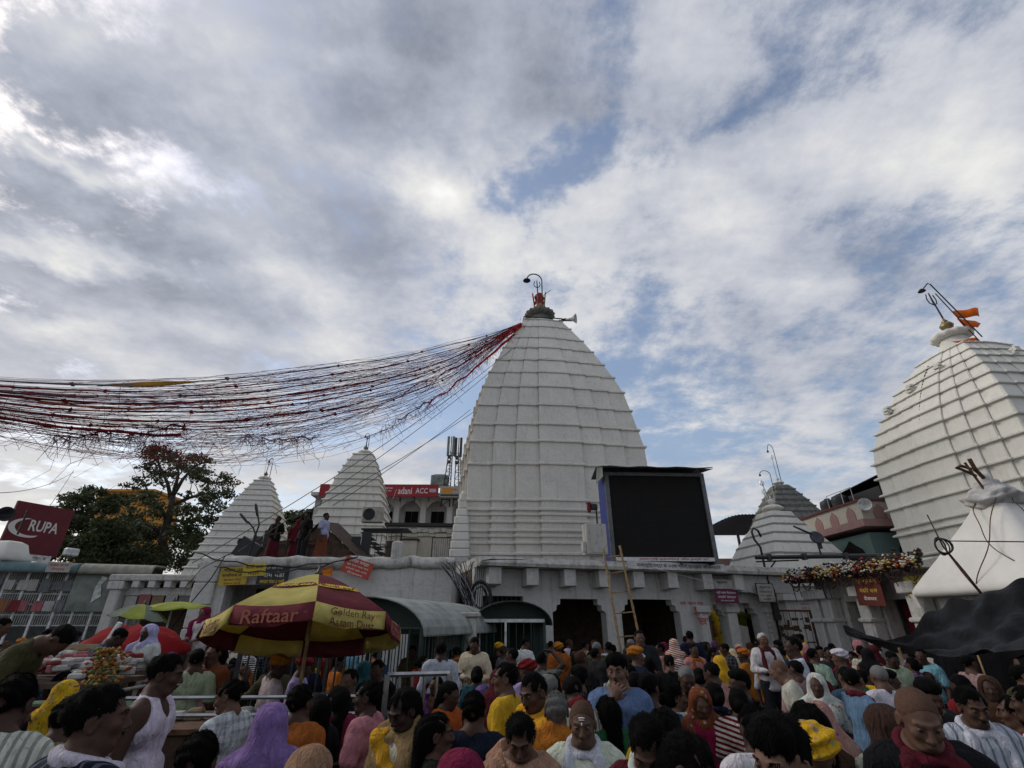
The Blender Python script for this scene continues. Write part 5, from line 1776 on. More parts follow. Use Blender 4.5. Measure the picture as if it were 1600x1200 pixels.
# ---- small verandah at left
vd = thing('verandah', (-12.75, 16.7, 0), R(2), 'small white verandah with square pillars and block brackets', 'building')
VW = 2.55
MB().rbox((VW / 2, 0.6, 3.28), (VW + 0.3, 1.6, 0.2), 0.03).build('roof_slab', M_ledge, vd)
for x in (0.12,):
    m = MB()
    m.rbox((x, 0.05, 1.5), (0.34, 0.36, 3.0), 0.03)
    m.rbox((x, 0.05, 3.05), (0.5, 0.5, 0.25), 0.03)
    m.rbox((x, 0.05, 0.3), (0.46, 0.46, 0.6), 0.03)
    m.build('pillar', M_wall, vd)
for x in (0.75, 1.25, 1.75, 2.25):
    MB().box((x, -0.06, 3.08), (0.2, 0.3, 0.18)).build('bracket', M_wall, vd)
MB().box((VW / 2, 0.25, 2.88), (VW, 0.2, 0.22)).build('lintel', M_wall, vd)
MB().box((VW / 2, 1.35, 1.6), (VW, 0.12, 3.2)).build('rear_wall', M_wood, vd)
for k in range(5):
    MB().box((0.55 + 0.42 * k, 0.12, 2.58 + 0.05 * (k % 2)), (0.36, 0.02, 0.34)).build('hung_cloth', gm_[(2, 0, 5, 2, 4)[k]], vd)
for x in (0.15, 2.4):
    MB().box((x, 1.2, 1.6), (0.3, 0.3, 3.2)).build('pillar', M_wall, vd)

# ---- orange building behind the tree
ob = thing('apartment_block', (0, 0, 0), 0, 'orange house block mostly hidden behind the leafy tree', 'building')
o0, o1 = at(152, 768, 62.0), at(205, 868, 62.0)
ob.location = (o0.x, 62, 0)
MB().box(((o1.x - o0.x) / 2, 3.2, o0.z / 2), (o1.x - o0.x, 6, o0.z)).build('house_wall', M_orange, ob)
MB().box(((o1.x - o0.x) / 2, 3.2, o0.z + 0.15), (o1.x - o0.x + 0.6, 6.6, 0.3)).build('roof_slab', M_orange, ob)
for k in range(4):
    wn = MB().box((1.1 + 2.0 * (k % 2), 0.16, o0.z - 2.0 - 3.4 * (k // 2)), (1.0, 0.12, 1.4)).build('window', M_dark, ob)
    MB().box((1.1 + 2.0 * (k % 2), 0.1, o0.z - 2.8 - 3.4 * (k // 2)), (1.2, 0.2, 0.1)).build('sill', M_cream, wn)

# ================================================================== trees
m_leaf, gl_, bl_ = new_mat('tree_leaf')
oi = gl_.n('ShaderNodeObjectInfo')
geo = gl_.n('ShaderNodeNewGeometry')
nzz = gl_.noise(gl_.n('ShaderNodeTexCoord').outputs['Object'], 0.6, 3)
lc = gl_.ramp(nzz.outputs[0], [(0.35, (0.026, 0.040, 0.014)), (0.6, (0.050, 0.068, 0.022))])
lc2 = gl_.mix(gl_.math('MULTIPLY', geo.outputs['Random Per Island'], 0.5), lc.outputs[0], (0.07, 0.07, 0.022))
gl_.l(lc2, bl_.inputs['Base Color'])
bl_.inputs['Roughness'].default_value = 0.6
tr_ = gl_.n('ShaderNodeBsdfTranslucent')
gl_.l(lc2, tr_.inputs['Color'])
mx_ = gl_.n('ShaderNodeMixShader')
mx_.inputs[0].default_value = 0.3
gl_.l(bl_.outputs[0], mx_.inputs[1])
gl_.l(tr_.outputs[0], mx_.inputs[2])
gl_.l(mx_.outputs[0], [n for n in m_leaf.node_tree.nodes if n.type == 'OUTPUT_MATERIAL'][0].inputs['Surface'])
M_rleaf = plain('reddish_leaf', (0.11, 0.035, 0.02), 0.7)
M_bark = plain('bark', (0.05, 0.04, 0.032), 0.9, 0, 0.3, 6, 0.5, 20)


def leaves(name, centres, n, size, mat, parent, seed, flat_=0.55):
    rg = np.random.default_rng(seed)
    c = np.array([p for p, r_ in centres], np.float32)
    rr = np.array([r_ for p, r_ in centres], np.float32)
    pw = rr ** 2 / (rr ** 2).sum()
    k = rg.choice(len(c), n, p=pw)
    d = rg.normal(size=(n, 3))
    d /= np.linalg.norm(d, axis=1)[:, None]
    rad = rg.random(n) ** 0.5 * (1 + 0.5 * rg.random(n) ** 3)
    pos = c[k] + d * (rr[k] * rad)[:, None] * np.array([1, 1, flat_])
    a = rg.normal(size=(n, 3))
    a /= np.linalg.norm(a, axis=1)[:, None]
    b = np.cross(a, rg.normal(size=(n, 3)))
    b /= np.linalg.norm(b, axis=1)[:, None]
    s = size * (0.6 + 0.8 * rg.random(n))[:, None]
    v = np.stack([pos - a * s, pos + b * s * 0.42, pos + a * s, pos - b * s * 0.42], 1).reshape(-1, 3)
    me = bpy.data.meshes.new(name)
    me.vertices.add(n * 4)
    me.vertices.foreach_set('co', v.astype(np.float32).ravel())
    me.loops.add(n * 4)
    me.loops.foreach_set('vertex_index', np.arange(n * 4, dtype=np.int32))
    me.polygons.add(n)
    me.polygons.foreach_set('loop_start', np.arange(0, n * 4, 4, dtype=np.int32))
    me.polygons.foreach_set('loop_total', np.full(n, 4, np.int32))
    me.update()
    me.validate()
    me.materials.append(mat)
    o = link(name, me, parent)
    o['kind'] = 'stuff'
    return o


def tree(loc, label, limbs, clumps, nleaf, lsize, seed, trunk_r=0.35, red=None):
    t = thing('leafy_tree', loc, 0, label, 'tree', 'trees behind the walkway')
    MB().tube(limbs[0], [trunk_r * (1 - 0.5 * i / (len(limbs[0]) - 1)) for i in range(len(limbs[0]))], 8).build('trunk', M_bark, t, True)
    for l_ in limbs[1:]:
        MB().tube(l_, [trunk_r * 0.42 * (1 - 0.75 * i / (len(l_) - 1)) for i in range(len(l_))], 6).build('limb', M_bark, t, True)
    tw = random.Random(seed)
    tm = MB()
    for l_ in limbs[1:]:
        for q in range(9):
            f = tw.uniform(0.3, 1.0) * (len(l_) - 1)
            i = min(int(f), len(l_) - 2)
            p = Vector(l_[i]).lerp(Vector(l_[i + 1]), f - i)
            d = Vector((tw.gauss(0, 1), tw.gauss(0, 1), tw.gauss(0.35, 0.6))).normalized() * tw.uniform(0.8, 2.2)
            tm.tube([p, p + d * 0.5 + Vector((0, 0, 0.12)), p + d], [0.05, 0.03, 0.012], 4, cap=False)
    o = tm.build('twigs', M_bark, t, recalc=False)
    o['kind'] = 'stuff'
    leaves('crown', clumps, nleaf, lsize, m_leaf, t, seed)
    if red:
        leaves('reddish_leaves', red, 260, lsize, M_rleaf, t, seed + 1)
    return t


def tpt(px, py, Y, loc):
    return at(px, py, Y) - loc


TY = 40.0
tl = Vector((at(252, 880, TY).x, TY, 0))
P = lambda px, py, dy=0.0: tpt(px, py, TY + dy, tl)
rt_ = random.Random(4)
limbs = [[Vector((0, 0, 0)), P(250, 880), P(256, 835), P(266, 800), P(270, 775)],
         [P(262, 812), P(248, 790), P(232, 770), P(222, 748)], [P(268, 785), P(262, 755), P(250, 730), P(244, 710)],
         [P(270, 775), P(285, 750), P(300, 732), P(318, 722)], [P(268, 790), P(295, 778), P(318, 772), P(342, 770)], [P(256, 835), P(235, 822), P(212, 812)],
         [P(262, 812), P(290, 815), P(315, 812)], [P(270, 775), P(278, 745), P(280, 718)]]
clumps = []
for (px, py, r_) in ((250, 712, 1.6), (228, 735, 1.5), (215, 755, 1.2), (282, 718, 1.6), (312, 725, 1.6), (335, 742, 1.3), (345, 765, 1.2), (300, 745, 1.4), (265, 742, 1.3), (240, 765, 1.1), (325, 775, 1.3), (218, 790, 1.5), (200, 805, 1.6), (240, 800, 1.2), (300, 805, 1.6),
                     (330, 805, 1.6), (350, 790, 0.9), (225, 830, 2.0), (255, 840, 1.6), (290, 840, 2.2), (320, 850, 2.0), (262, 868, 2.2), (300, 875, 2.2), (220, 868, 2.0), (278, 770, 0.8)):
    for q in range(6):
        clumps.append((tuple(P(px + rt_.uniform(-19, 19), py + rt_.uniform(-13, 13), rt_.uniform(-2.5, 2.5))), r_ * rt_.uniform(0.25, 0.6)))
red_c = [(tuple(P(px, py, rt_.uniform(-1, 1))), 0.8) for px, py in ((240, 704), (252, 700), (262, 708), (232, 715), (280, 712), (300, 716))]
tree(tl, 'tall airy tree with dark limbs and reddish top leaves left of the small tower', limbs, clumps, 16000, 0.15, 21, 0.42, red_c)
TY2 = 36.0
tl2 = Vector((at(140, 880, TY2).x, TY2, 0))
P2 = lambda px, py, dy=0.0: tpt(px, py, TY2 + dy, tl2)
limbs = [[Vector((0, 0, 0)), P2(142, 870), P2(145, 840), P2(155, 812)], [P2(145, 840), P2(120, 815), P2(110, 795)], [P2(155, 812), P2(175, 792), P2(190, 775)], [P2(150, 825), P2(140, 795), P2(135, 775)]]
clumps = []
for (px, py, r_) in ((140, 775, 1.1), (120, 790, 1.3), (105, 815, 1.3), (160, 790, 1.2), (185, 785, 0.9), (130, 820, 1.8), (165, 830, 1.8), (110, 845, 1.6), (145, 855, 2.0), (190, 850, 1.8), (90, 860, 1.2), (175, 872, 1.8), (125, 875, 1.6), (205, 830, 1.2)):
    for q in range(5):
        clumps.append((tuple(P2(px + rt_.uniform(-18, 18), py + rt_.uniform(-13, 13), rt_.uniform(-2, 2))), r_ * rt_.uniform(0.28, 0.62)))
tree(tl2, 'dense dark tree half covering the orange house by the hoarding', limbs, clumps, 15000, 0.16, 22, 0.35)
TY3 = 50.0
tl3 = Vector((at(462, 880, TY3).x, TY3, 0))
P3 = lambda px, py, dy=0.0: tpt(px, py, TY3 + dy, tl3)
clumps = [(tuple(P3(px + rt_.uniform(-5, 5), py + rt_.uniform(-4, 4), rt_.uniform(-1.5, 1.5))), 1.0) for px, py in ((450, 812), (462, 806), (470, 815), (480, 803), (455, 825), (472, 828), (488, 815), (448, 840), (470, 845))]
tree(tl3, 'small spiky dark tree peeping between the two left towers', [[Vector((0, 0, 0)), P3(462, 850), P3(464, 825)], [P3(464, 830), P3(455, 815)], [P3(464, 828), P3(475, 810)]], clumps, 2600, 0.26, 23, 0.25)
far = leaves('far_trees', [((x, 95 + 12 * math.sin(x), 3.0 + 1.2 * math.sin(x * 0.7)), 5.0) for x in range(-130, 140, 7)], 9000, 0.5, m_leaf, None, 31, 0.8)
tag(far, 'distant row of dark treetops behind the temple buildings', 'trees', kind='stuff')
# ================================================================== courtyard furniture
M_ypan = fabric('parasol_yellow', (0.50, 0.42, 0.13), 0.30, 0.16)
M_mpan = fabric('parasol_maroon', (0.15, 0.030, 0.038), 0.28, 0.2)
M_mtxt = flat('maroon_print', (0.10, 0.008, 0.012))
M_mlt = flat('rose_print', (0.30, 0.10, 0.06))
UH = at(498, 897, 6.3)
bu = umbrella('parasol', UH, 1.05, 0.55, [M_mpan, M_ypan], 'big yellow and maroon tea-brand parasol over the vendor cart', 'umbrella', (R(-11), R(2), R(22)), UH.z - 0.9, 8, 0.20, [M_ypan, M_mpan], M_bamboo, 0.05, pw=1.3)


def on_panel(k, f, dz=0.0, off=0.012, inside=False):
    """matrix on the outside of parasol panel k, fraction f down its slope"""
    a = 2 * math.pi * (k + 0.5) / 8
    ch = math.cos(math.pi / 8)
    def pt(ff):
        return Vector((1.05 * ff * ch * math.cos(a), 1.05 * ff * ch * math.sin(a), -0.55 * ff ** 1.3 - 0.02 * ff))
    p = pt(f)
    u = (pt(f - 0.05) - pt(f + 0.05)).normalized()
    tq = Vector((-math.sin(a), math.cos(a), 0))
    n = tq.cross(u) if tq.cross(u).dot(Vector((math.cos(a), math.sin(a), 0.5))) > 0 else u.cross(tq)
    n.normalize()
    r_ = u.cross(n)
    m3 = Matrix((r_, u, n)).transposed()
    return p + n * off, m3.to_euler()


for k in range(8):
    yel = k % 2 == 1
    loc, rot = on_panel(k, 0.58)
    sw = MB()
    pts = []
    for i in range(13):
        x = -0.25 + 0.5 * i / 12
        pts.append((x, 0.055 + 0.012 * math.sin(x * 12)))
    for i in range(12, -1, -1):
        x = -0.25 + 0.5 * i / 12
        pts.append((x, -0.045 + 0.012 * math.sin(x * 12)))
    sw.poly(pts, 0.003, Matrix.Rotation(R(-90), 4, 'X'))
    o = sw.build('logo_swoosh', M_mtxt if yel else M_yelink, bu)
    o.location, o.rotation_euler = loc, rot
    loc2, _ = on_panel(k, 0.58, off=0.017)
    lettering('BudLeaf', 0.40, 0.075, M_yelink if yel else M_mtxt, bu, loc2, rot, bold=0.01, shear=0.15)
    # words on the valance
    a = 2 * math.pi * (k + 0.5) / 8
    rr_ = 1.05 * math.cos(math.pi / 8) + 0.05
    vrot = Matrix((Vector((-math.sin(a), math.cos(a), 0)), Vector((0, 0, 1)), Vector((math.cos(a), math.sin(a), 0)))).transposed().to_euler()
    if yel:
        lettering('Raftaar', 0.55, 0.13, M_mlt, bu, (rr_ * math.cos(a), rr_ * math.sin(a), -0.55 - 0.125), vrot, bold=0.008)
    elif k in (6, 2):
        lettering('Golden Ray', 0.50, 0.085, M_mtxt, bu, (rr_ * math.cos(a), rr_ * math.sin(a), -0.55 - 0.085), vrot)
        lettering('Assam Dust', 0.50, 0.075, M_mtxt, bu, (rr_ * math.cos(a), rr_ * math.sin(a), -0.55 - 0.170), vrot)
    else:
        lettering('Raftaar', 0.5, 0.12, M_mtxt, bu, (rr_ * math.cos(a), rr_ * math.sin(a), -0.55 - 0.125), vrot, bold=0.008)

# small umbrellas in the crowd
umbrella('umbrella', at(226, 944, 12.5), 0.62, 0.30, [M_lime, M_limed], 'small yellow and grey umbrella held above the crowd by the verandah', tilt=(R(-4), R(6), 0), pole=1.1)
umbrella('umbrella', at(272, 940, 13.2), 0.85, 0.16, [M_lime, fabric('pale_lime_fabric', (0.42, 0.46, 0.10), 0.3)], 'flat lime umbrella beside the red covered booth', tilt=(R(3), R(-3), 0), pole=1.4)

# ---- vendor cart under the parasol
vc = thing('vendor_cart', (-2.6, 5.3, 0), R(4), 'dark vendor cart with steel rails and white painted script under the parasol', 'cart')
MB().rbox((0, 0.25, 0.66), (2.3, 0.9, 0.95), 0.03).build('cart_body', M_wood, vc)
MB().box((0, 0.25, 1.15), (2.4, 1.0, 0.04)).build('cart_top', M_rust, vc)
for z in (1.27, 1.40):
    MB().tube([(-1.2, -0.25, z), (1.2, -0.25, z)], 0.018, 6).build('rail', M_rail, vc)
    MB().tube([(-1.2, -0.25, z), (-1.2, 0.7, z)], 0.018, 6).build('rail', M_rail, vc)
for x in (-1.2, 0, 1.2):
    MB().tube([(x, -0.25, 1.15), (x, -0.25, 1.40)], 0.016, 6).build('rail_post', M_rail, vc)
lettering('टट', 0.34, 0.3, M_paper, vc, (-0.75, -0.206, 0.86), bold=0.02)
lettering('ह ब', 0.5, 0.3, M_paper, vc, (0.55, -0.206, 0.84), bold=0.02)
for sx in (-1, 1):
    for sy in (-0.1, 0.6):
        MB().tube([(sx * 0.85, sy - 0.04, 0.2), (sx * 0.85, sy + 0.04, 0.2)], 0.2, 16).build('wheel', M_black, vc)
gd = random.Random(8)
for k in range(14):
    MB().rbox((-1.0 + 0.15 * k, 0.2 + gd.uniform(-0.2, 0.3), 1.21), (0.13, 0.12, gd.uniform(0.06, 0.16)), 0.02).build('packet', gm_[gd.choice((4, 5, 4, 2))], vc)

# ---- barred cages and barricades
def bar_fence(name, a, b, z0, z1, n, label, mat, r=0.014, group=None):
    a, b = Vector(a), Vector(b)
    d = b - a
    t = thing(name, (a.x, a.y, 0), math.atan2(d.y, d.x), label, 'fence', group)
    L = d.length
    for i in range(n + 1):
        MB().tube([(L * i / n, 0, z0), (L * i / n, 0, z1)], r, 5).build('bar', mat, t)
    for z in (z0 + 0.05, (z0 + z1) / 2, z1):
        MB().tube([(0, 0, z), (L, 0, z)], r * 1.5, 6).build('rail', mat, t)
    for x in (0, L):
        MB().box((x, 0, z1 / 2), (0.06, 0.06, z1)).build('post', mat, t)
    return t


bar_fence('bar_fence', (-3.9, 7.9, 0), (-2.0, 8.3, 0), 0.2, 1.95, 16, 'dark vertical bar fence directly behind the big parasol', M_steel)
bar_fence('barricade', (-4.7, 5.2, 0), (-3.75, 5.6, 0), 0.3, 1.32, 8, 'pale green barricade section left of the vendor cart', plain('pale_green_paint', (0.22, 0.36, 0.24)), 0.016)
bar_fence('barricade', (-1.45, 6.5, 0), (-0.75, 6.7, 0), 0.3, 1.45, 5, 'bright steel barricade right of the vendor cart', M_rail, 0.02)


M_grndk = plain('dark_green_sheet', (0.012, 0.026, 0.02), 0.7, 0, 0.2, 3)


def cage(loc, W, L, zt, rise, label, roofmat, gate=False, yaw=4):
    t = thing('queue_cage', loc, R(yaw), label, 'cage')
    n = 16
    m = MB()
    rg = []
    for j in range(7):
        y = -0.25 + (L + 0.3) * j / 6
        ring = []
        for i in range(n + 1):
            a = math.pi * i / n
            ring.append((-math.cos(a) * (W / 2 + 0.16), y, zt + rise * math.sin(a) - 0.10 * (1 - math.sin(a)) + 0.012 * (j % 2)))
        for i in range(n, -1, -1):
            a = math.pi * i / n
            ring.append((-math.cos(a) * (W / 2 + 0.15), y, zt + rise * math.sin(a) - 0.10 * (1 - math.sin(a)) - 0.02))
        rg.append(ring)
    m.loft(rg, True, True)
    m.build('curved_roof', roofmat, t)
    for sx in (-1, 1):
        for y in (0, L / 2, L):
            MB().box((sx * W / 2, y, zt / 2), (0.06, 0.06, zt)).build('post', M_grn, t)
        for i in range(int(L / 0.16)):
            MB().tube([(sx * W / 2, 0.16 * i, 0.1), (sx * W / 2, 0.16 * i, zt)], 0.012, 5).build('bar', M_grn, t)
        for z in (0.9, zt):
            MB().tube([(sx * W / 2, 0, z), (sx * W / 2, L, z)], 0.025, 6).build('rail', M_grn, t)
    for i in range(int(W / 0.17)):
        MB().tube([(-W / 2 + 0.17 * i, 0, 0.1), (-W / 2 + 0.17 * i, 0, zt)], 0.011, 5).build('bar', M_grn, t)
    MB().tube([(-W / 2, 0, zt), (W / 2, 0, zt)], 0.025, 6).build('rail', M_grn, t)
    pts = [(-math.cos(math.pi * i / 14) * (W / 2 + 0.12), zt - 0.09 + (rise + 0.05) * math.sin(math.pi * i / 14)) for i in range(15)]
    MB().poly(pts, 0.02, Matrix.Translation((0, 0.10, 0))).build('gable_sheet', M_grndk, t)
    MB().box((0, L - 0.05, zt / 2), (W - 0.08, 0.03, zt)).build('rear_sheet', M_grndk, t)  # dark sheet added to stand for the shaded inside of the cage
    if gate:
        MB().box((0, -0.04, zt - 0.02), (W * 1.0, 0.05, 0.07)).build('gate_head', M_whitemetal, t)
        for x in (-W / 2, -W * 0.1):
            MB().box((x, -0.045, zt / 2 + 0.3), (0.05, 0.05, zt - 0.65)).build('gate_post', M_whitemetal, t)
    return t


cage((-2.55, 9.5, 0), 2.1, 3.9, 1.90, 0.52, 'barred queue cage with grey green barrel roof beside the parasol', plain('pale_roof_sheet', (0.24, 0.26, 0.24), 0.6, 0.1, 0.2, 2.5, 0.1), yaw=-15)
cage((0.0, 12.4, 0), 1.5, 2.0, 2.05, 0.40, 'smaller barred cage with white gate frame below the window', M_grn, True)
ce = thing('concrete_pier', at(712, 1010, 11.5), 0, 'grey plastered gate pier with round recess between the two cages', 'pier')
ce.location.z = 0
MB().rbox((0, 0, 1.05), (0.85, 0.4, 2.1), 0.03).build('pier_body', M_dirty, ce)
MB().lathe([(0.3, 0), (0.3, 0.03), (0.26, 0.035), (0.24, 0.015)], 24, M=Matrix.Translation((0.05, -0.2, 1.5)) @ Matrix.Rotation(R(90), 4, 'X')).build('round_recess', M_greysheet, ce)
MB().rbox((0, 0, 2.14), (1.0, 0.5, 0.1), 0.03).build('pier_cap', M_dirty, ce)
pdm = thing('wooden_podium', (-1.02, 9.0, 0), R(5), 'brown wooden podium standing between two men by the cage', 'podium')
MB().rbox((0, 0, 0.62), (0.38, 0.4, 1.24), 0.02).build('podium_body', plain('varnished_wood', (0.12, 0.055, 0.015), 0.5, 0, 0.25, 5), pdm)
MB().rbox((0, 0, 1.26), (0.44, 0.46, 0.05), 0.02).build('podium_top', M_wood, pdm)
MB().box((0, -0.21, 0.7), (0.26, 0.02, 0.7)).build('front_panel', M_bamboo, pdm)

# ---- red covered booth with tan board
rbth = thing('market_stall', (-6.9, 9.7, 0), R(3), 'booth heaped with red cloth above a tan board with red lettering', 'stall')
MB().box((0, 0, 0.75), (1.9, 1.0, 1.5)).build('booth_body', M_wood, rbth)
M_tan = plain('tan_board', (0.30, 0.22, 0.13), 0.7, 0, 0.12, 3)
tb = MB().box((-0.35, -0.55, 1.36), (0.72, 0.04, 0.62)).build('tan_board', M_tan, rbth)
lettering('श्री शिव', 0.5, 0.1, M_brown, rbth, (-0.35, -0.575, 1.56))
lettering('नंदी', 0.38, 0.2, M_redink, rbth, (-0.40, -0.575, 1.30), bold=0.03)
MB().lathe([(0.15, 0), (0.13, 0.005), (0.02, 0.006)], 20, M=Matrix.Translation((-0.12, -0.572, 1.34)) @ Matrix.Rotation(R(90), 4, 'X')).build('round_mark', M_black, rbth)
m = MB()
rg = []
for j in range(9):
    f = j / 8
    sc = math.sqrt(max(0.02, 1 - (f * 0.98) ** 2))
    rg.append([((0.15 + 0.95 * sc * math.cos(a) * (1 + 0.06 * math.sin(5 * a + j))), 0.5 * sc * math.sin(a), 1.5 + 0.42 * f + 0.05 * math.sin(4 * a + j * 0.8)) for a in [2 * math.pi * i / 22 for i in range(22)]])
m.loft(rg, True, True)
m.build('red_cloth_heap', fabric('bright_red_cloth', (0.22, 0.010, 0.012), 0.1), rbth, True)

# tables of packed offerings at left
for k, (px, py, Y, lab) in enumerate(((95, 1030, 6.4, 'table heaped with pink and white packets near the tank-top man'), (150, 1020, 7.6, 'table heaped with pink packets and marigold bags behind the olive shirt'))):
    p = at(px, py, Y)
    tb = thing('offering_table', (p.x, Y, 0), R(10 * k), lab, 'table')
    MB().box((0, 0, p.z - 0.22), (1.5, 0.9, 0.05)).build('table_top', M_wood, tb)
    for sx in (-0.65, 0.65):
        for sy in (-0.38, 0.38):
            MB().box((sx, sy, (p.z - 0.24) / 2), (0.05, 0.05, p.z - 0.24)).build('leg', M_wood, tb)
    for q in range(4):
        m = MB()
        for i in range(26):
            c_ = (gd.uniform(-0.65, 0.65), gd.uniform(-0.38, 0.38), p.z - 0.14 + gd.uniform(0, 0.14))
            m.rbox(c_, (gd.uniform(0.08, 0.16), gd.uniform(0.06, 0.12), gd.uniform(0.04, 0.09)), 0.015, Matrix.Translation(c_) @ Matrix.Rotation(gd.uniform(-0.6, 0.6), 4, 'Z') @ Matrix.Translation((-c_[0], -c_[1], -c_[2])))
        o = m.build('packet_heap', gm_[(0, 2, 2, 1)[q]], tb)
        o['kind'] = 'stuff'
fb_ = thing('flower_basket', at(150, 1075, 4.2), 0, 'bunch of marigold and lime garlands hung by the striped-shirt man', 'flowers')
for q, mt in enumerate((plain('dull_marigold', (0.26, 0.15, 0.03), 0.8, 0, 0.3, 20), plain('deep_marigold', (0.25, 0.08, 0.02), 0.8, 0, 0.3, 20), fabric('lime_ribbon', (0.18, 0.22, 0.07), 0.2))):
    m = MB()
    for i in range(110):
        blob(m, (gd.gauss(0, 0.06), gd.gauss(0, 0.05), gd.uniform(-0.12, 0.26)), gd.uniform(0.010, 0.020), gd)
    o = m.build('flower_heads', mt, fb_, True, recalc=False)
    o['kind'] = 'stuff'
MB().tube([(0, 0, 0.25), (0, 0.0, -0.9)], 0.012, 5).build('stick', M_bamboo, fb_)
wp = thing('white_pole', at(187, 975, 8.0), 0, 'short slanting white pipe sticking out of the crowd at left', 'pole')
MB().tube([(0, 0, 0.02), (-0.3, 0, -0.75), (-0.75, 0, -1.9)], 0.035, 8).build('pipe', M_whitemetal, wp)

# ================================================================== threads strung from the tallest tower
def plan_pt(s):
    return Vector((0.6 - 24.6 * s, 26.0 - 20.0 * s, 0))


def s_of(px, py):
    d = ray(px, py)
    # (0.6-24.6s)/(26-20s) = d.x/d.y
    k = d.x / d.y
    s_ = (0.6 - 26.0 * k) / (24.6 - 20.0 * k)
    Yp = 26.0 - 20.0 * s_
    return s_, CAM_Z + d.z * Yp / d.y


def fitz(samples, deg=4):
    a = np.array([s_of(*p) for p in samples])
    return np.poly1d(np.polyfit(a[:, 0], a[:, 1], deg))


z_top = fitz([(815, 504), (760, 524), (700, 541), (600, 561), (500, 576), (400, 587), (300, 597), (200, 601), (100, 600), (0, 596)])
z_low = fitz([(812, 520), (760, 565), (700, 612), (640, 646), (560, 672), (480, 690), (400, 700), (300, 704), (200, 702), (100, 692), (0, 668)])
S_END = 0.86
M_thread = plain('red_thread', (0.20, 0.014, 0.022), 0.8, 0, 0.3, 3)
M_thread2 = plain('dull_thread', (0.085, 0.018, 0.02), 0.8, 0, 0.3, 3)
M_ribred = fabric('crimson_ribbon', (0.20, 0.012, 0.014), 0.15)
M_ribora = fabric('orange_ribbon', (0.45, 0.12, 0.03), 0.2)
M_ribgry = fabric('grey_ribbon', (0.16, 0.17, 0.20), 0.15)
M_ribyel = fabric('golden_ribbon', (0.55, 0.30, 0.05), 0.2)


def strand_pt(s_, a, dx=0.0):
    zt_, zl_ = float(z_top(s_)), float(z_low(s_))
    # all strands gather at the tower
    p = plan_pt(s_)
    return Vector((p.x + dx * 0.5 * min(1, s_ * 4), p.y + dx * min(1, s_ * 4), zt_ + (zl_ - zt_) * a))


rs = random.Random(17)
tt = [MB(), MB()]
for k in range(150):
    a0 = rs.choice((rs.random(), rs.gauss(0.30, 0.06), rs.gauss(0.58, 0.07), rs.gauss(0.12, 0.05), rs.uniform(0.6, 1.0)))
    a1 = a0 + rs.gauss(0, 0.10)
    dx = rs.gauss(0, 0.45)
    s0 = 0.0 if rs.random() < 0.62 else rs.uniform(0.05, 0.5)
    s1 = S_END if rs.random() < 0.7 else rs.uniform(max(0.3, s0 + 0.15), 0.8)
    n = 26
    ph_ = rs.uniform(0, 6)
    am = rs.uniform(0.0, 0.10) if k % 3 else rs.uniform(0.08, 0.22)
    pts = []
    for i in range(n + 1):
        f = i / n
        s_ = s0 + (s1 - s0) * f
        aa = a0 + (a1 - a0) * f + am * math.sin(f * 5.5 + ph_)
        aa *= min(1.0, 0.25 + s_ * 5)
        pts.append(strand_pt(s_, max(-0.02, min(1.08, aa)), dx + 0.02 * math.sin(i * 0.9 + k)))
    if s1 < 0.79:       # loose end hangs down
        e = pts[-1]
        pts += [e + Vector((rs.uniform(-0.3, 0.3), rs.uniform(-0.2, 0.2), -rs.uniform(0.3, 0.8))), e + Vector((rs.uniform(-0.5, 0.5), rs.uniform(-0.2, 0.2), -rs.uniform(0.8, 1.5)))]
    tt[k % 2].tube(pts, rs.uniform(0.0045, 0.0085), 3, cap=False)
for k in range(95):     # stray threads that wander across the others
    s0 = rs.uniform(0.02, 0.45)
    s1 = s0 + rs.uniform(0.15, 0.42)
    a = rs.uniform(0.15, 0.95)
    pts = []
    vel = 0.0
    for i in range(25):
        s_ = s0 + (s1 - s0) * i / 24
        vel = vel * 0.8 + rs.gauss(0, 0.025)
        a = max(0.0, min(1.12, a + vel))
        pts.append(strand_pt(s_, a * min(1.0, 0.25 + s_ * 5), rs.gauss(0, 0.02) + 0.3 * math.sin(k)))
    tt[k % 2].tube(pts, rs.uniform(0.0045, 0.008), 3, cap=False)
# short tangles, knots and drooping loops
for k in range(420):
    s_ = rs.uniform(0.02, 0.80)
    a = max(0, min(1.1, rs.gauss(0.75, 0.3)))
    p = strand_pt(s_, a * min(1, 0.3 + s_ * 4), rs.gauss(0, 0.35))
    L_ = rs.uniform(0.25, 1.1)
    d = (plan_pt(s_ + 0.01) - plan_pt(s_)).normalized() * rs.choice((-1, 1))
    pts = [p, p + d * L_ * 0.3 + Vector((0, 0, -L_ * 0.3)), p + d * L_ * 0.55 + Vector((rs.uniform(-0.1, 0.1), 0, -L_ * 0.55)), p + d * L_ * rs.uniform(0.3, 1.0) + Vector((0, 0, -L_ * rs.uniform(0.2, 1.0)))]
    tt[k % 2].tube(pts, rs.uniform(0.004, 0.008), 3, cap=False)
for k in range(50):     # wide lazy loops under the bundle
    s_ = rs.uniform(0.28, 0.66)
    s2_ = s_ + rs.uniform(0.06, 0.2)
    p, q = strand_pt(s_, rs.uniform(0.7, 1.0)), strand_pt(s2_, rs.uniform(0.7, 1.0))
    sg = rs.uniform(0.15, 0.9)
    tt[k % 2].tube([p.lerp(q, i / 12) + Vector((0, 0, -sg * 4 * (i / 12) * (1 - i / 12))) for i in range(13)], 0.006, 3, cap=False)
for m, mt, lab in ((tt[0], M_thread, 'fine dark red votive threads spread in a wide sagging net from the tower'), (tt[1], M_thread2, 'fine brown votive threads and loose loops tangled among the red ones')):
    o = m.build('votive_threads', mt, None, recalc=False)
    tag(o, lab, 'threads', kind='stuff')
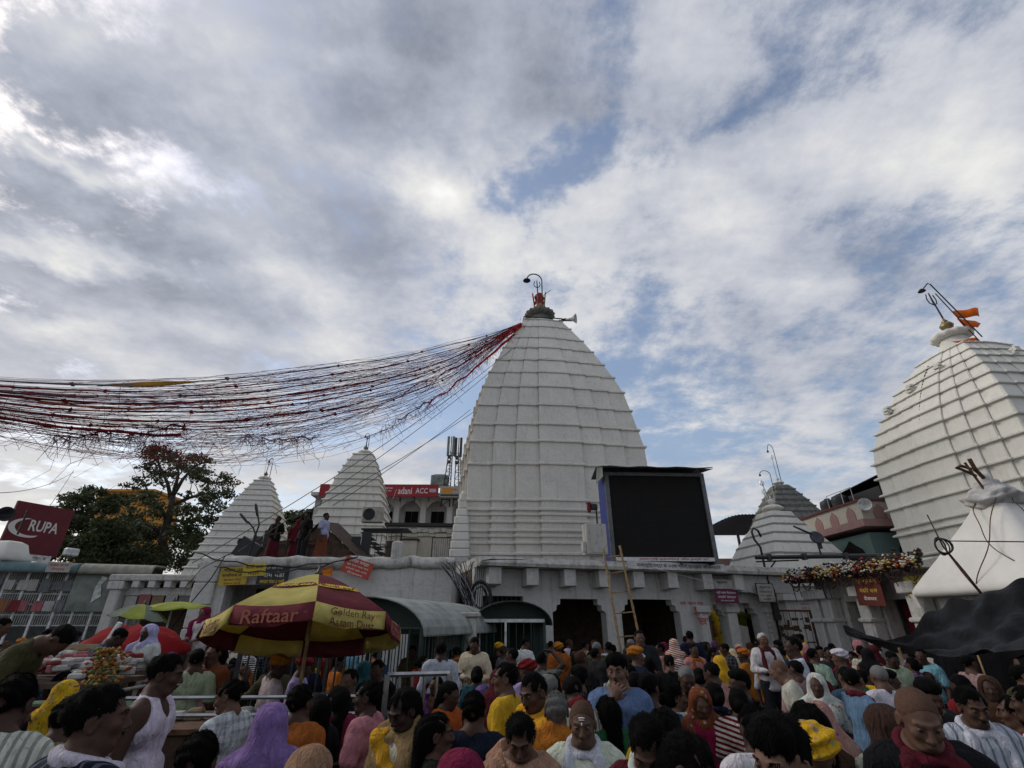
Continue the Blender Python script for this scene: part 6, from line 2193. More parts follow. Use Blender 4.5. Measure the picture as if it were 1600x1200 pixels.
RIB = [(0.0, 0.0, 0.86, 0.05, M_ribgry, 'thin grey cord forming the top edge of the votive threads'),
       (0.32, 0.0, 0.86, 0.075, M_ribred, 'crimson ribbon running through the upper middle of the threads'),
       (0.40, 0.18, 0.62, 0.065, M_ribora, 'faded orange ribbon twisted into the middle of the threads'),
       (0.60, 0.30, 0.86, 0.07, M_ribred, 'dark crimson ribbon knotted along the lower middle threads'),
       (0.12, 0.05, 0.80, 0.05, M_ribred, 'narrow red ribbon just under the top cord of threads'),
       (0.22, 0.28, 0.86, 0.06, M_ribgry, 'dull purple-grey ribbon between the two upper red ribbons'),
       (0.46, 0.02, 0.70, 0.06, M_ribred, 'wide scarlet ribbon along the centre of the fanned threads'),
       (0.70, 0.12, 0.66, 0.045, M_ribred, 'narrow dark red ribbon below the centre of the threads'),
       (0.78, 0.50, 0.86, 0.10, M_ribred, 'ragged red rope hanging lowest at the left of the threads')]
for (a, s0, s1, wd_, mt, lab) in RIB:
    o0 = strand_pt(s0, a * min(1, 0.25 + s0 * 5))
    t = thing('votive_ribbon', o0, 0, lab, 'ribbon')
    n = 60
    pts, ww = [], []
    for i in range(n + 1):
        s_ = s0 + (s1 - s0) * i / n
        pts.append(strand_pt(s_, a * min(1, 0.25 + s_ * 5) + 0.008 * math.sin(i * 0.5), 0.05 * math.sin(i * 0.4)) - o0)
        ww.append(wd_ * (0.65 + 0.35 * abs(math.sin(i * 0.55 + a * 9)) + (0.25 if i % 9 == 0 else 0)))
    MB().ribbon(pts, ww, th=0.012).build('ribbon_cloth', mt, t, True)
    for i in range(6, n, 9):
        kn = MB()
        blob(kn, pts[i], 0.09, rs)
        kn.build('knot', mt, t)
gy = thing('votive_ribbon', strand_pt(0.50, 0.0), 0, 'golden pennant strip hanging on the top cord above the tree', 'ribbon')
o0 = gy.location.copy()
pts = [strand_pt(0.50 + 0.085 * i / 14, 0.0) - o0 - Vector((0, 0, 0.02)) for i in range(15)]
MB().ribbon(pts, [0.04 + 0.16 * math.sin(math.pi * i / 14) for i in range(15)], th=0.008).build('ribbon_cloth', M_ribyel, gy, True)
# red rope masses at the tower
for k, (sA, sB, aA, aB, wd_, lab) in enumerate(((0.0, 0.13, 0.15, 0.45, 0.10, 'thick red rope of threads fastened at the tower shoulder'), (0.02, 0.20, 0.7, 1.05, 0.085, 'ragged red rope fraying along the lowest threads near the tower'), (0.0, 0.24, 0.45, 0.62, 0.06, 'long red rope in the middle of the fan of threads'), (0.19, 0.27, 0.98, 1.10, 0.028, 'ragged red clump caught on the lowest threads above the ridged tower'), (0.56, 0.60, 0.78, 1.0, 0.036, 'heavy frayed clump drooping from the threads at the far left'), (0.50, 0.56, 0.62, 0.92, 0.032, 'slanting frayed clump crossing the low threads above the hoarding'), (0.36, 0.44, 0.95, 0.86, 0.024, 'dark frayed clump on the low threads right of the tall tree'))):
    o0 = strand_pt(sA, aA)
    t = thing('votive_rope', o0, 0, lab, 'rope')
    n = 26
    pts = [strand_pt(sA + (sB - sA) * i / n, aA + (aB - aA) * i / n + 0.02 * math.sin(i * 1.3), 0.1 * math.sin(i)) - o0 for i in range(n + 1)]
    MB().tube(pts, [wd_ * (1.0 - 0.75 * i / n) * (0.8 + 0.4 * abs(math.sin(i * 1.9))) for i in range(n + 1)], 6).build('rope_core', fabric('scarlet_rope_%d' % k, (0.33, 0.012, 0.012) if k < 3 else (0.11, 0.012, 0.018)), t, True)
    fr_ = MB()
    for i in range(130):
        p = pts[rs.randrange(len(pts))]
        L_ = rs.uniform(0.15, 0.5) * (1 if k < 3 else 1.3)
        dv = Vector((rs.gauss(0, 0.3), rs.gauss(0, 0.2), rs.gauss(-0.25, 0.3))) * L_ * 2
        fr_.tube([p, p + dv * 0.5 + Vector((0, 0, 0.05)), p + dv], 0.009 if k < 3 else 0.0065, 3, cap=False)
    o = fr_.build('frayed_ends', M_ribred if k < 3 else M_thread2, t, recalc=False)
    o['kind'] = 'stuff'

# overhead wires
WIRES = [((800, 545, 25.0), (300, 880, 15.2), 0.5, 'lowest overhead wire from the tall tower down to the terrace corner'),
         ((790, 560, 25.0), (372, 862, 15.6), 0.4, 'overhead wire from the tall tower to the twin-headed street lamp'),
         ((745, 640, 24.0), (455, 812, 17.0), 0.2, 'overhead wire passing in front of the ridged tower finial'),
         ((735, 640, 24.0), (520, 790, 18.0), 0.15, 'short overhead wire running down to the tin lean-to'),
         ((0, 770, 18.0), (115, 738, 30.0), 0.3, 'thin wire crossing the bright sky above the red hoarding'),
         ((78, 790, 22.0), (115, 735, 30.0), 0.1, 'thin stay wire rising from the red hoarding')]
for a, b, sg, lab in WIRES:
    pa, pb = at(*a), at(*b)
    t = thing('overhead_wire', pa, 0, lab, 'wire')
    MB().tube([Vector((0, 0, 0)).lerp(pb - pa, i / 16) + Vector((0, 0, -sg * 4 * (i / 16) * (1 - i / 16))) for i in range(17)], 0.014, 5).build('wire_line', M_cable, t)
# ================================================================== people
def smoothstep(a, b, x):
    t_ = np.clip((x - a) / (b - a), 0, 1)
    return t_ * t_ * (3 - 2 * t_)


def axis(lo, hi, fine_lo, fine_hi, cs, fs):
    a = np.arange(lo, fine_lo, cs)
    b = np.arange(fine_lo, fine_hi, fs)
    c = np.arange(fine_hi, hi + cs, cs)
    return np.concatenate([a, b, c]).astype(np.float32)


class Field:
    """signed-distance field on a grid that is finest round the head"""
    def __init__(s, lod, box=None):
        if box is not None:
            (x0, x1), (y0, y1), (z0, z1), st_ = box
            s.ax = [np.arange(x0, x1, st_, dtype=np.float32), np.arange(y0, y1, st_, dtype=np.float32), np.arange(z0, z1, st_, dtype=np.float32)]
        else:
            f, c, zl = ((0.0083, 0.0185, 0.05), (0.0175, 0.034, 0.08))[lod]
            s.ax = [axis(-0.56, 0.56, -0.105, 0.105, c, f), axis(-0.42, 0.46, -0.135, 0.135, c, f),
                    np.concatenate([np.arange(-0.04, 0.88, zl), np.arange(0.88, 1.40, c), np.arange(1.40, 1.84, f)]).astype(np.float32)]
        s.D = np.full([len(a) for a in s.ax], 0.15, np.float32)

    def region(s, lo, hi):
        sl = []
        for a, l, h in zip(s.ax, lo, hi):
            sl.append(slice(max(0, int(np.searchsorted(a, l)) - 1), min(len(a), int(np.searchsorted(a, h)) + 1)))
        X, Y, Z = np.meshgrid(s.ax[0][sl[0]], s.ax[1][sl[1]], s.ax[2][sl[2]], indexing='ij', sparse=True)
        return tuple(sl), X, Y, Z

    def _comb(s, sl, d, k, mode):
        D = s.D[sl]
        if mode == 'add':
            if k > 0:
                h = np.maximum(k - np.abs(D - d), 0) / k
                s.D[sl] = np.minimum(D, d) - h * h * k * 0.25
            else:
                s.D[sl] = np.minimum(D, d)
        else:
            d = -d
            if k > 0:
                h = np.maximum(k - np.abs(D - d), 0) / k
                s.D[sl] = np.maximum(D, d) + h * h * k * 0.25
            else:
                s.D[sl] = np.maximum(D, d)

    def seg(s, a, b, ra, rb, k=0.02, fy=1.0, mode='add'):
        a, b = np.array(a, np.float32), np.array(b, np.float32)
        m = max(ra, rb) + k + 0.05
        sl, X, Y, Z = s.region(np.minimum(a, b) - m, np.maximum(a, b) + m)
        ba = b - a
        den_ = max(float((ba * ba).sum()), 1e-9)
        px, py, pz = X - a[0], (Y - a[1]), Z - a[2]
        t_ = np.clip((px * ba[0] + py * ba[1] + pz * ba[2]) / den_, 0, 1)
        d = np.sqrt((px - t_ * ba[0]) ** 2 + ((py - t_ * ba[1]) * fy) ** 2 + (pz - t_ * ba[2]) ** 2) - (ra + (rb - ra) * t_)
        s._comb(sl, d, k, mode)

    def ell(s, c, r, k=0.015, mode='add', rotx=0.0):
        m = max(r) + k + 0.04
        c = np.array(c, np.float32)
        sl, X, Y, Z = s.region(c - m, c + m)
        x, y, z = X - c[0], Y - c[1], Z - c[2]
        if rotx:
            cc, ss = math.cos(rotx), math.sin(rotx)
            y, z = y * cc + z * ss, z * cc - y * ss
        q = np.sqrt((x / r[0]) ** 2 + (y / r[1]) ** 2 + (z / r[2]) ** 2)
        s._comb(sl, (q - 1) * min(r), k, mode)

    def clip(s, fn):
        X, Y, Z = np.meshgrid(*s.ax, indexing='ij', sparse=True)
        s.D = np.maximum(s.D, fn(X, Y, Z).astype(np.float32))

    def bump(s, fn):
        X, Y, Z = np.meshgrid(*s.ax, indexing='ij', sparse=True)
        s.D = s.D + fn(X, Y, Z).astype(np.float32)

    def mesh(s):
        D = s.D.copy()
        D[0], D[-1], D[:, 0], D[:, -1], D[:, :, 0], D[:, :, -1] = (np.maximum(q, 0.01) for q in (D[0], D[-1], D[:, 0], D[:, -1], D[:, :, 0], D[:, :, -1]))
        ins = D < 0
        nx, ny, nz = D.shape
        cnt = np.zeros((nx - 1, ny - 1, nz - 1), np.int8)
        for dx in (0, 1):
            for dy in (0, 1):
                for dz in (0, 1):
                    cnt += ins[dx:nx - 1 + dx, dy:ny - 1 + dy, dz:nz - 1 + dz]
        act = (cnt > 0) & (cnt < 8)
        I, J, K = np.nonzero(act)
        n = len(I)
        if n == 0:
            return np.zeros((0, 3)), np.zeros((0, 4), int)
        acc = np.zeros((n, 3), np.float32)
        num = np.zeros(n, np.float32)
        ax = s.ax
        for axn in range(3):
            for u in (0, 1):
                for v in (0, 1):
                    o = [0, 0, 0]
                    o[(axn + 1) % 3], o[(axn + 2) % 3] = u, v
                    e = list(o)
                    e[axn] = 1
                    d0 = D[I + o[0], J + o[1], K + o[2]]
                    d1 = D[I + e[0], J + e[1], K + e[2]]
                    m = (d0 < 0) != (d1 < 0)
                    t_ = np.where(m, d0 / np.where(m, d0 - d1, 1), 0)
                    idx = (I, J, K)
                    for q in range(3):
                        c0 = ax[q][idx[q] + o[q]]
                        if q == axn:
                            c0 = c0 + t_ * (ax[q][idx[q] + 1] - ax[q][idx[q]])
                        acc[:, q] += np.where(m, c0, 0)
                    num += m
        V = acc / num[:, None]
        ids = np.full(act.shape, -1, np.int32)
        ids[I, J, K] = np.arange(n)
        F = []
        for axn in range(3):
            sl0, sl1 = [slice(None)] * 3, [slice(None)] * 3
            sl0[axn], sl1[axn] = slice(0, -1), slice(1, None)
            a, b = ins[tuple(sl0)], ins[tuple(sl1)]
            for flip, mk in ((False, a & ~b), (True, ~a & b)):
                P_ = np.array(np.nonzero(mk))
                u, v = (axn + 1) % 3, (axn + 2) % 3
                ok = (P_[u] > 0) & (P_[v] > 0) & (P_[u] < D.shape[u] - 1) & (P_[v] < D.shape[v] - 1)
                P_ = P_[:, ok]
                def cell(du, dv):
                    q = P_.copy()
                    q[u] += du
                    q[v] += dv
                    return ids[q[0], q[1], q[2]]
                quad = np.stack([cell(-1, -1), cell(0, -1), cell(0, 0), cell(-1, 0)], 1)
                if flip:
                    quad = quad[:, ::-1]
                F.append(quad)
        F = np.concatenate(F)
        F = F[(F >= 0).all(1)]
        return V, F


ARMS = {  # elbow and wrist of right (+x) and left (-x) arm
    'down': (((0.25, -0.03, 1.11), (0.25, 0.05, 0.87)), ((-0.25, -0.03, 1.11), (-0.25, 0.06, 0.87))),
    'front': (((0.26, -0.01, 1.12), (0.10, 0.20, 1.10)), ((-0.26, -0.01, 1.12), (-0.08, 0.20, 1.06))),
    'chin': (((0.22, 0.15, 1.17), (0.05, 0.19, 1.40)), ((-0.26, -0.02, 1.11), (-0.16, 0.16, 0.98))),
    'head': (((0.36, 0.04, 1.52), (0.15, 0.05, 1.70)), ((-0.25, -0.03, 1.11), (-0.25, 0.06, 0.87))),
    'reach': (((0.27, 0.12, 1.20), (0.22, 0.36, 1.22)), ((-0.27, 0.10, 1.18), (-0.20, 0.34, 1.14))),
}
SH = ((0.182, -0.012, 1.372), (-0.182, -0.012, 1.372))


def hand(f, w, d, n, side, lod, curl):
    """palm, four fingers of different lengths and a thumb, from wrist w along d, palm facing n"""
    w, d, n = Vector(w), Vector(d).normalized(), Vector(n)
    n = (n - d * n.dot(d)).normalized()
    s_ = d.cross(n).normalized()
    fld = Field(0, ((-0.09, 0.09), (-0.07, 0.07), (-0.03, 0.23), (0.0055, 0.010)[lod]))
    # local frame: z along hand, x across, y palm normal
    fld.seg((-0.022, 0, 0.02), (-0.026, 0, 0.085), 0.019, 0.018, 0.015, 1.35)
    fld.seg((0.022, 0, 0.02), (0.026, 0, 0.085), 0.019, 0.018, 0.015, 1.35)
    fld.seg((0, 0, 0.0), (0, 0, 0.08), 0.024, 0.026, 0.015, 1.3)
    fld.seg((0, 0, -0.03), (0, 0, 0.02), 0.026, 0.024, 0.012)
    for q, (x, L_) in enumerate(((-0.033, 0.066), (-0.011, 0.076), (0.011, 0.072), (0.033, 0.056))):
        a = Vector((x, 0, 0.088))
        c0 = curl * (0.6 + 0.08 * q)
        p1 = a + Vector((x * 0.12, math.sin(c0) * L_ * 0.42, math.cos(c0) * L_ * 0.42))
        p2 = p1 + Vector((0, math.sin(c0 * 2.1) * L_ * 0.33, math.cos(c0 * 2.1) * L_ * 0.33))
        p3 = p2 + Vector((0, math.sin(c0 * 2.9) * L_ * 0.25, math.cos(c0 * 2.9) * L_ * 0.25))
        fld.seg(a, p1, 0.0095, 0.009, 0.004)
        fld.seg(p1, p2, 0.009, 0.0083, 0.003)
        fld.seg(p2, p3, 0.0083, 0.0072, 0.003)
    tx = -1
    fld.seg((tx * 0.025, 0.006, 0.025), (tx * 0.052, 0.018, 0.058), 0.014, 0.0115, 0.008)
    fld.seg((tx * 0.052, 0.018, 0.058), (tx * 0.058, 0.03, 0.092), 0.0112, 0.009, 0.004)
    V, F = fld.mesh()
    V = V.copy()
    V[:, 0] *= side
    if side < 0:
        F = F[:, ::-1]
    R3 = np.array([s_, n, d]).T
    return V @ R3.T + np.array(w), F


def part_body(arm, lod):
    f = Field(lod)
    f.seg((0, 0, 0.95), (0, -0.005, 1.33), 0.10, 0.105, 0.03, 1.1)
    f.seg((-0.075, 0.005, 1.29), (0.075, 0.005, 1.29), 0.108, 0.108, 0.04, 1.15)
    f.seg((-0.13, -0.012, 1.375), (0.13, -0.012, 1.375), 0.062, 0.062, 0.05)
    f.seg((-0.05, 0.01, 1.05), (0.05, 0.01, 1.05), 0.105, 0.105, 0.04, 1.1)
    f.seg((-0.07, 0, 0.93), (0.07, 0, 0.93), 0.11, 0.11, 0.04, 1.05)
    f.seg((0, -0.02, 1.37), (0, 0.0, 1.51), 0.060, 0.053, 0.03)
    for sx in (-1, 1):
        f.seg((sx * 0.12, -0.02, 1.395), (0, -0.022, 1.455), 0.042, 0.05, 0.04)
        f.seg((sx * 0.085, 0, 0.90), (sx * 0.10, 0.01, 0.50), 0.085, 0.058, 0.03)
        f.seg((sx * 0.10, 0.01, 0.50), (sx * 0.105, -0.02, 0.09), 0.058, 0.038, 0.02)
        f.seg((sx * 0.105, -0.03, 0.045), (sx * 0.12, 0.14, 0.03), 0.042, 0.032, 0.02)
    # head
    f.ell((0, -0.012, 1.598), (0.076, 0.094, 0.086), 0.02)
    f.ell((0, 0.028, 1.540), (0.060, 0.070, 0.088), 0.03)
    f.seg((-0.02, 0.066, 1.475), (0.02, 0.066, 1.475), 0.022, 0.022, 0.02)
    for sx in (-1, 1):
        f.seg((sx * 0.052, 0.0, 1.51), (sx * 0.022, 0.062, 1.478), 0.016, 0.016, 0.025)     # jaw
        f.ell((sx * 0.040, 0.070, 1.548), (0.022, 0.020, 0.020), 0.02)                       # cheekbone
        f.ell((sx * 0.080, -0.006, 1.558), (0.011, 0.024, 0.034), 0.006)                     # ear
        f.ell((sx * 0.086, 0.0, 1.558), (0.006, 0.012, 0.020), 0.004, 'sub')
        f.ell((sx * 0.031, 0.104, 1.574), (0.019, 0.020, 0.0125), 0.012, 'sub')              # eye socket
        f.seg((sx * 0.012, 0.096, 1.594), (sx * 0.050, 0.080, 1.594), 0.0085, 0.007, 0.010)  # brow
        f.ell((sx * 0.031, 0.0845, 1.574), (0.0150, 0.013, 0.0105), 0.003)                   # lid
    f.seg((0, 0.094, 1.584), (0, 0.116, 1.540), 0.0085, 0.0125, 0.010)
    for sx in (-1, 1):
        f.ell((sx * 0.012, 0.104, 1.5345), (0.0095, 0.011, 0.008), 0.005)
    f.ell((0, 0.096, 1.507), (0.023, 0.012, 0.0075), 0.006)
    f.ell((0, 0.094, 1.4955), (0.019, 0.012, 0.0080), 0.006)
    f.ell((0, 0.108, 1.5015), (0.024, 0.008, 0.0022), 0.002, 'sub')
    f.seg((0, 0.02, 1.47), (0, 0.0, 1.42), 0.045, 0.045, 0.03)
    for (S_, (E_, W_)) in zip(SH, ARMS[arm]):
        f.seg(S_, E_, 0.052, 0.041, 0.025)
        f.seg(E_, W_, 0.041, 0.027, 0.015)
    V, F = f.mesh()
    parts = [(V, F)]
    for side, (S_, (E_, W_)) in zip((1, -1), zip(SH, ARMS[arm])):
        d = Vector(W_) - Vector(E_)
        nrm = Vector((-side, 0.2, 0)) if arm in ('down',) else Vector((-side * 0.4, 0.3, -0.8))
        if arm == 'chin' and side == 1:
            nrm = Vector((-0.5, -0.8, 0))
        if arm == 'head' and side == 1:
            nrm, d = Vector((0, -0.2, -1)), Vector((-1, -0.1, 0.15))
        parts.append(hand(f, W_, d, nrm, side, lod, {'down': 0.35, 'front': 0.55, 'chin': 0.7, 'head': 0.35, 'reach': 0.5}[arm]))
    return merge(parts)


def merge(parts):
    o, VV, FF = 0, [], []
    for V, F in parts:
        VV.append(V)
        FF.append(F + o)
        o += len(V)
    return np.concatenate(VV), np.concatenate(FF)


def wrinkle(amp, seed):
    a = seed * 1.7
    def fn(X, Y, Z):
        return amp * (np.sin(23 * X + 9 * np.sin(7 * Z + a) + a) * np.sin(31 * Z + 12 * X + 5 * Y) + 0.8 * np.sin(17 * Z - 21 * Y + 8 * np.sin(9 * X + a)) * 0.7 + 0.5 * np.sin(47 * Z + 15 * X - 20 * Y + a))
    return fn


def part_top(arm, sleeve, length, lod):
    f = Field(lod)
    f.seg((0, 0, 0.95), (0, -0.005, 1.32), 0.135, 0.125, 0.03, 1.12)
    f.seg((-0.08, 0.005, 1.29), (0.08, 0.005, 1.29), 0.126, 0.126, 0.04, 1.12)
    f.seg((-0.135, -0.012, 1.378), (0.135, -0.012, 1.378), 0.074, 0.074, 0.05)
    f.seg((-0.06, 0.01, 1.02), (0.06, 0.01, 1.02), 0.132, 0.132, 0.04, 1.1)
    hem = 0.80
    if length == 'long':
        hem = 0.46
        f.seg((0, 0, 0.95), (0, 0.0, 0.45), 0.165, 0.215, 0.05, 1.15)
    else:
        f.seg((-0.06, 0, 0.95), (0, 0, 0.80), 0.14, 0.165, 0.05, 1.1)
    for sx in (-1, 1):
        f.seg((sx * 0.12, -0.02, 1.398), (0, -0.022, 1.44), 0.05, 0.052, 0.04)
    for (S_, (E_, W_)) in zip(SH, ARMS[arm]):
        S_, E_, W_ = Vector(S_), Vector(E_), Vector(W_)
        if sleeve == 'none':
            continue
        if sleeve == 'half':
            f.seg(S_, S_.lerp(E_, 0.72), 0.068, 0.072, 0.03)
        else:
            f.seg(S_, E_, 0.066, 0.058, 0.03)
            f.seg(E_, E_.lerp(W_, 0.88), 0.058, 0.044, 0.02)
    f.bump(wrinkle(0.0048 if lod == 0 else 0.007, len(arm) + len(sleeve)))
    f.clip(lambda X, Y, Z: np.maximum(hem - Z + 0 * X + 0 * Y, Z - 1.452 - 0.25 * (-Y) + 0 * X))
    f.seg((0, -0.006, 1.40), (0, 0.03, 1.62), 0.058, 0.095, 0.008, mode='sub')
    if sleeve == 'none':
        for sx in (-1, 1):
            f.ell((sx * 0.205, -0.012, 1.385), (0.085, 0.1, 0.125), 0.01, 'sub')
        f.ell((0, 0.12, 1.44), (0.085, 0.09, 0.12), 0.01, 'sub')
    elif lod == 0 and sleeve != 'half':
        # collar band
        for k in range(14):
            a0, a1 = 2 * math.pi * k / 14, 2 * math.pi * (k + 1) / 14
            if k == 3:
                continue
            q = lambda a: (0.064 * math.cos(a), 0.004 + 0.062 * math.sin(a), 1.442 - 0.30 * (0.062 * math.sin(a)))
            f.seg(q(a0), q(a1), 0.012, 0.012, 0.006)
    return f.mesh()


def part_bottom(kind, lod):
    f = Field(lod)
    if kind == 'trousers':
        f.seg((-0.06, 0, 0.93), (0.06, 0, 0.93), 0.128, 0.128, 0.04, 1.05)
        for sx in (-1, 1):
            f.seg((sx * 0.085, 0, 0.90), (sx * 0.10, 0.01, 0.50), 0.108, 0.084, 0.02)
            f.seg((sx * 0.10, 0.01, 0.50), (sx * 0.105, -0.01, 0.08), 0.084, 0.075, 0.02)
        f.bump(wrinkle(0.006, 3))
    else:
        f.seg((0, 0, 0.98), (0, 0, 0.08), 0.155, 0.25, 0.03, 1.15)
        f.bump(lambda X, Y, Z: 0.012 * np.sin(13 * np.arctan2(X, Y + 0.001) + 4 * Z) * np.clip(1.0 - Z, 0, 1))
    f.clip(lambda X, Y, Z: np.maximum(0.06 - Z + 0 * X + 0 * Y, Z - 1.03 + 0 * X + 0 * Y))
    return f.mesh()


def part_hair(kind, lod):
    f = Field(lod)
    if kind != 'stubble':
        f.ell((0, -0.014, 1.601), (0.0815, 0.0985, 0.0915), 0.02)
        f.bump(lambda X, Y, Z: 0.005 * np.sin(60 * X + 25 * Z) * np.sin(48 * Y + 20 * X) + 0.003 * np.sin(110 * Z + 70 * Y))
    else:
        f.ell((0, -0.013, 1.599), (0.0785, 0.0965, 0.0885), 0.01)
    hl = 1.632
    f.clip(lambda X, Y, Z: (hl - 0.70 * (0.085 - Y) + 0.018 * np.cos(30 * X) * (Y > 0.03) - Z) * 0.82 + 0 * X)
    f.clip(lambda X, Y, Z: (1.505 - Z) + 0 * X + 0 * Y)
    if kind == 'long':
        f.ell((0, -0.05, 1.56), (0.090, 0.075, 0.11), 0.02)
        f.seg((0, -0.085, 1.58), (0, -0.125, 1.20), 0.075, 0.045, 0.03, 1.25)
        f.seg((0, -0.125, 1.22), (0.01, -0.125, 1.05), 0.045, 0.02, 0.02)
        f.ell((0, 0.085, 1.54), (0.072, 0.09, 0.10), 0.01, 'sub')
        f.bump(lambda X, Y, Z: 0.004 * np.sin(140 * X + 8 * np.sin(9 * Z)))
    if kind == 'bun':
        f.ell((0, -0.04, 1.565), (0.088, 0.07, 0.095), 0.02)
        f.ell((0, -0.125, 1.555), (0.045, 0.038, 0.045), 0.01)
        f.ell((0, 0.085, 1.54), (0.072, 0.09, 0.10), 0.01, 'sub')
    if kind == 'top':         # taller tousled hair
        f.ell((0, 0.0, 1.648), (0.084, 0.098, 0.060), 0.02)
        f.bump(lambda X, Y, Z: 0.005 * np.sin(75 * X + 30 * Y) * np.sin(66 * Y + 31 * Z))
    if lod == 0 and kind != 'none':
        for sx in (-1, 1):
            f.seg((sx * 0.016, 0.103, 1.5965), (sx * 0.048, 0.0865, 1.599), 0.0050, 0.0038, 0.002, )
        if kind in ('short', 'top', 'stubble'):
            f.seg((0.003, 0.108, 1.519), (0.024, 0.098, 1.513), 0.0052, 0.0035, 0.002)
            f.seg((-0.003, 0.108, 1.519), (-0.024, 0.098, 1.513), 0.0052, 0.0035, 0.002)
    return f.mesh()


def part_drape(kind, lod):
    f = Field(lod)
    if kind == 'hood':
        f.ell((0, -0.018, 1.598), (0.100, 0.117, 0.106), 0.02)
        f.seg((0, -0.035, 1.58), (0, -0.035, 1.38), 0.095, 0.145, 0.04, 1.05)
        f.seg((-0.13, -0.02, 1.37), (0.13, -0.02, 1.37), 0.095, 0.095, 0.05)
        f.seg((-0.06, -0.10, 1.36), (-0.06, -0.12, 0.92), 0.10, 0.12, 0.05, 1.5)
        f.seg((0.06, -0.10, 1.36), (0.06, -0.12, 0.92), 0.10, 0.12, 0.05, 1.5)
        f.seg((0.17, 0.05, 1.36), (0.13, 0.13, 1.0), 0.075, 0.06, 0.04)
        f.ell((0, 0.125, 1.552), (0.072, 0.125, 0.108), 0.012, 'sub')
        f.seg((0, 0.2, 1.50), (0, 0.17, 1.30), 0.085, 0.06, 0.02, mode='sub')
        f.bump(lambda X, Y, Z: 0.0085 * np.sin(34 * X + 23 * Z + 4 * np.sin(14 * Y + 9 * Z)) * (0.4 + 0.6 * np.sin(17 * Y + 11 * X)) + 0.0035 * np.sin(41 * Z + 33 * X - 37 * Y) + 0.008 * np.clip(1.45 - Z, 0, 0.4) * 2.5 * np.sin(34 * X + 6 * np.sin(9 * Z)))
        f.clip(lambda X, Y, Z: 0.90 - Z + 0 * X + 0 * Y)
    elif kind == 'shawl':
        f.seg((0, 0, 1.0), (0, -0.005, 1.32), 0.165, 0.15, 0.03, 1.1)
        f.seg((-0.10, 0.0, 1.28), (0.10, 0.0, 1.28), 0.145, 0.145, 0.05, 1.05)
        f.seg((-0.15, -0.012, 1.375), (0.15, -0.012, 1.375), 0.095, 0.095, 0.05)
        for sx in (-1, 1):
            f.seg((sx * 0.19, -0.01, 1.36), (sx * 0.25, 0.0, 1.02), 0.085, 0.09, 0.05)
            f.seg((sx * 0.10, -0.03, 1.43), (sx * 0.03, -0.05, 1.47), 0.045, 0.045, 0.03)
        f.bump(lambda X, Y, Z: 0.009 * np.sin(30 * X + 14 * Z + 4 * np.sin(8 * Z)) + 0.005 * np.sin(44 * Z - 22 * X + 16 * Y))
        f.seg((0, 0.2, 1.50), (0.02, 0.24, 0.95), 0.12, 0.08, 0.02, mode='sub')
        f.seg((0, 0.0, 1.42), (0, 0.03, 1.62), 0.062, 0.09, 0.01, mode='sub')
        f.clip(lambda X, Y, Z: 0.92 + 0.15 * X - Z + 0 * Y)
    elif kind == 'scarf':
        for k in range(16):
            a0, a1 = 2 * math.pi * k / 16, 2 * math.pi * (k + 1) / 16
            q = lambda a: (0.085 * math.cos(a), -0.005 + 0.075 * math.sin(a), 1.435 - 0.35 * 0.075 * math.sin(a))
            f.seg(q(a0), q(a1), 0.028, 0.028, 0.012)
        for sx in (-1, 1):
            f.seg((sx * 0.09, 0.07, 1.40), (sx * 0.105, 0.145, 1.02 + 0.05 * sx), 0.034, 0.045, 0.02)
        f.bump(lambda X, Y, Z: 0.004 * np.sin(70 * X + 20 * Z) + 0.003 * np.sin(60 * Z + 40 * Y))
    elif kind == 'turban':
        f.ell((0, -0.012, 1.642), (0.112, 0.128, 0.070), 0.02)
        f.ell((0, -0.012, 1.60), (0.094, 0.110, 0.06), 0.02)
        f.bump(lambda X, Y, Z: 0.007 * np.sin(95 * Z + 55 * X * np.sign(Y + 0.0001) * 0.6 + 18 * Y))
        f.clip(lambda X, Y, Z: (1.592 + 0.35 * Y - Z) + 0 * X)
    elif kind == 'cap':
        f.ell((0, -0.012, 1.612), (0.098, 0.114, 0.096), 0.02)
        f.bump(wrinkle(0.0025, 2))
        f.clip(lambda X, Y, Z: (1.60 + 0.18 * Y - Z) + 0 * X)
    elif kind == 'sash':
        f.seg((0.15, 0.09, 1.40), (-0.14, 0.14, 1.02), 0.06, 0.065, 0.04, 1.3)
        f.seg((0.15, -0.11, 1.40), (0.12, -0.14, 0.95), 0.08, 0.10, 0.04, 1.5)
        f.seg((0.15, 0.09, 1.40), (0.15, -0.11, 1.40), 0.055, 0.06, 0.05)
        f.bump(lambda X, Y, Z: 0.006 * np.sin(45 * X + 30 * Z) + 0.003 * np.sin(70 * Z - 30 * X))
        f.seg((0, 0.0, 1.42), (0, 0.03, 1.62), 0.062, 0.09, 0.01, mode='sub')
        f.clip(lambda X, Y, Z: 0.92 - Z + 0 * X + 0 * Y)
    return f.mesh()


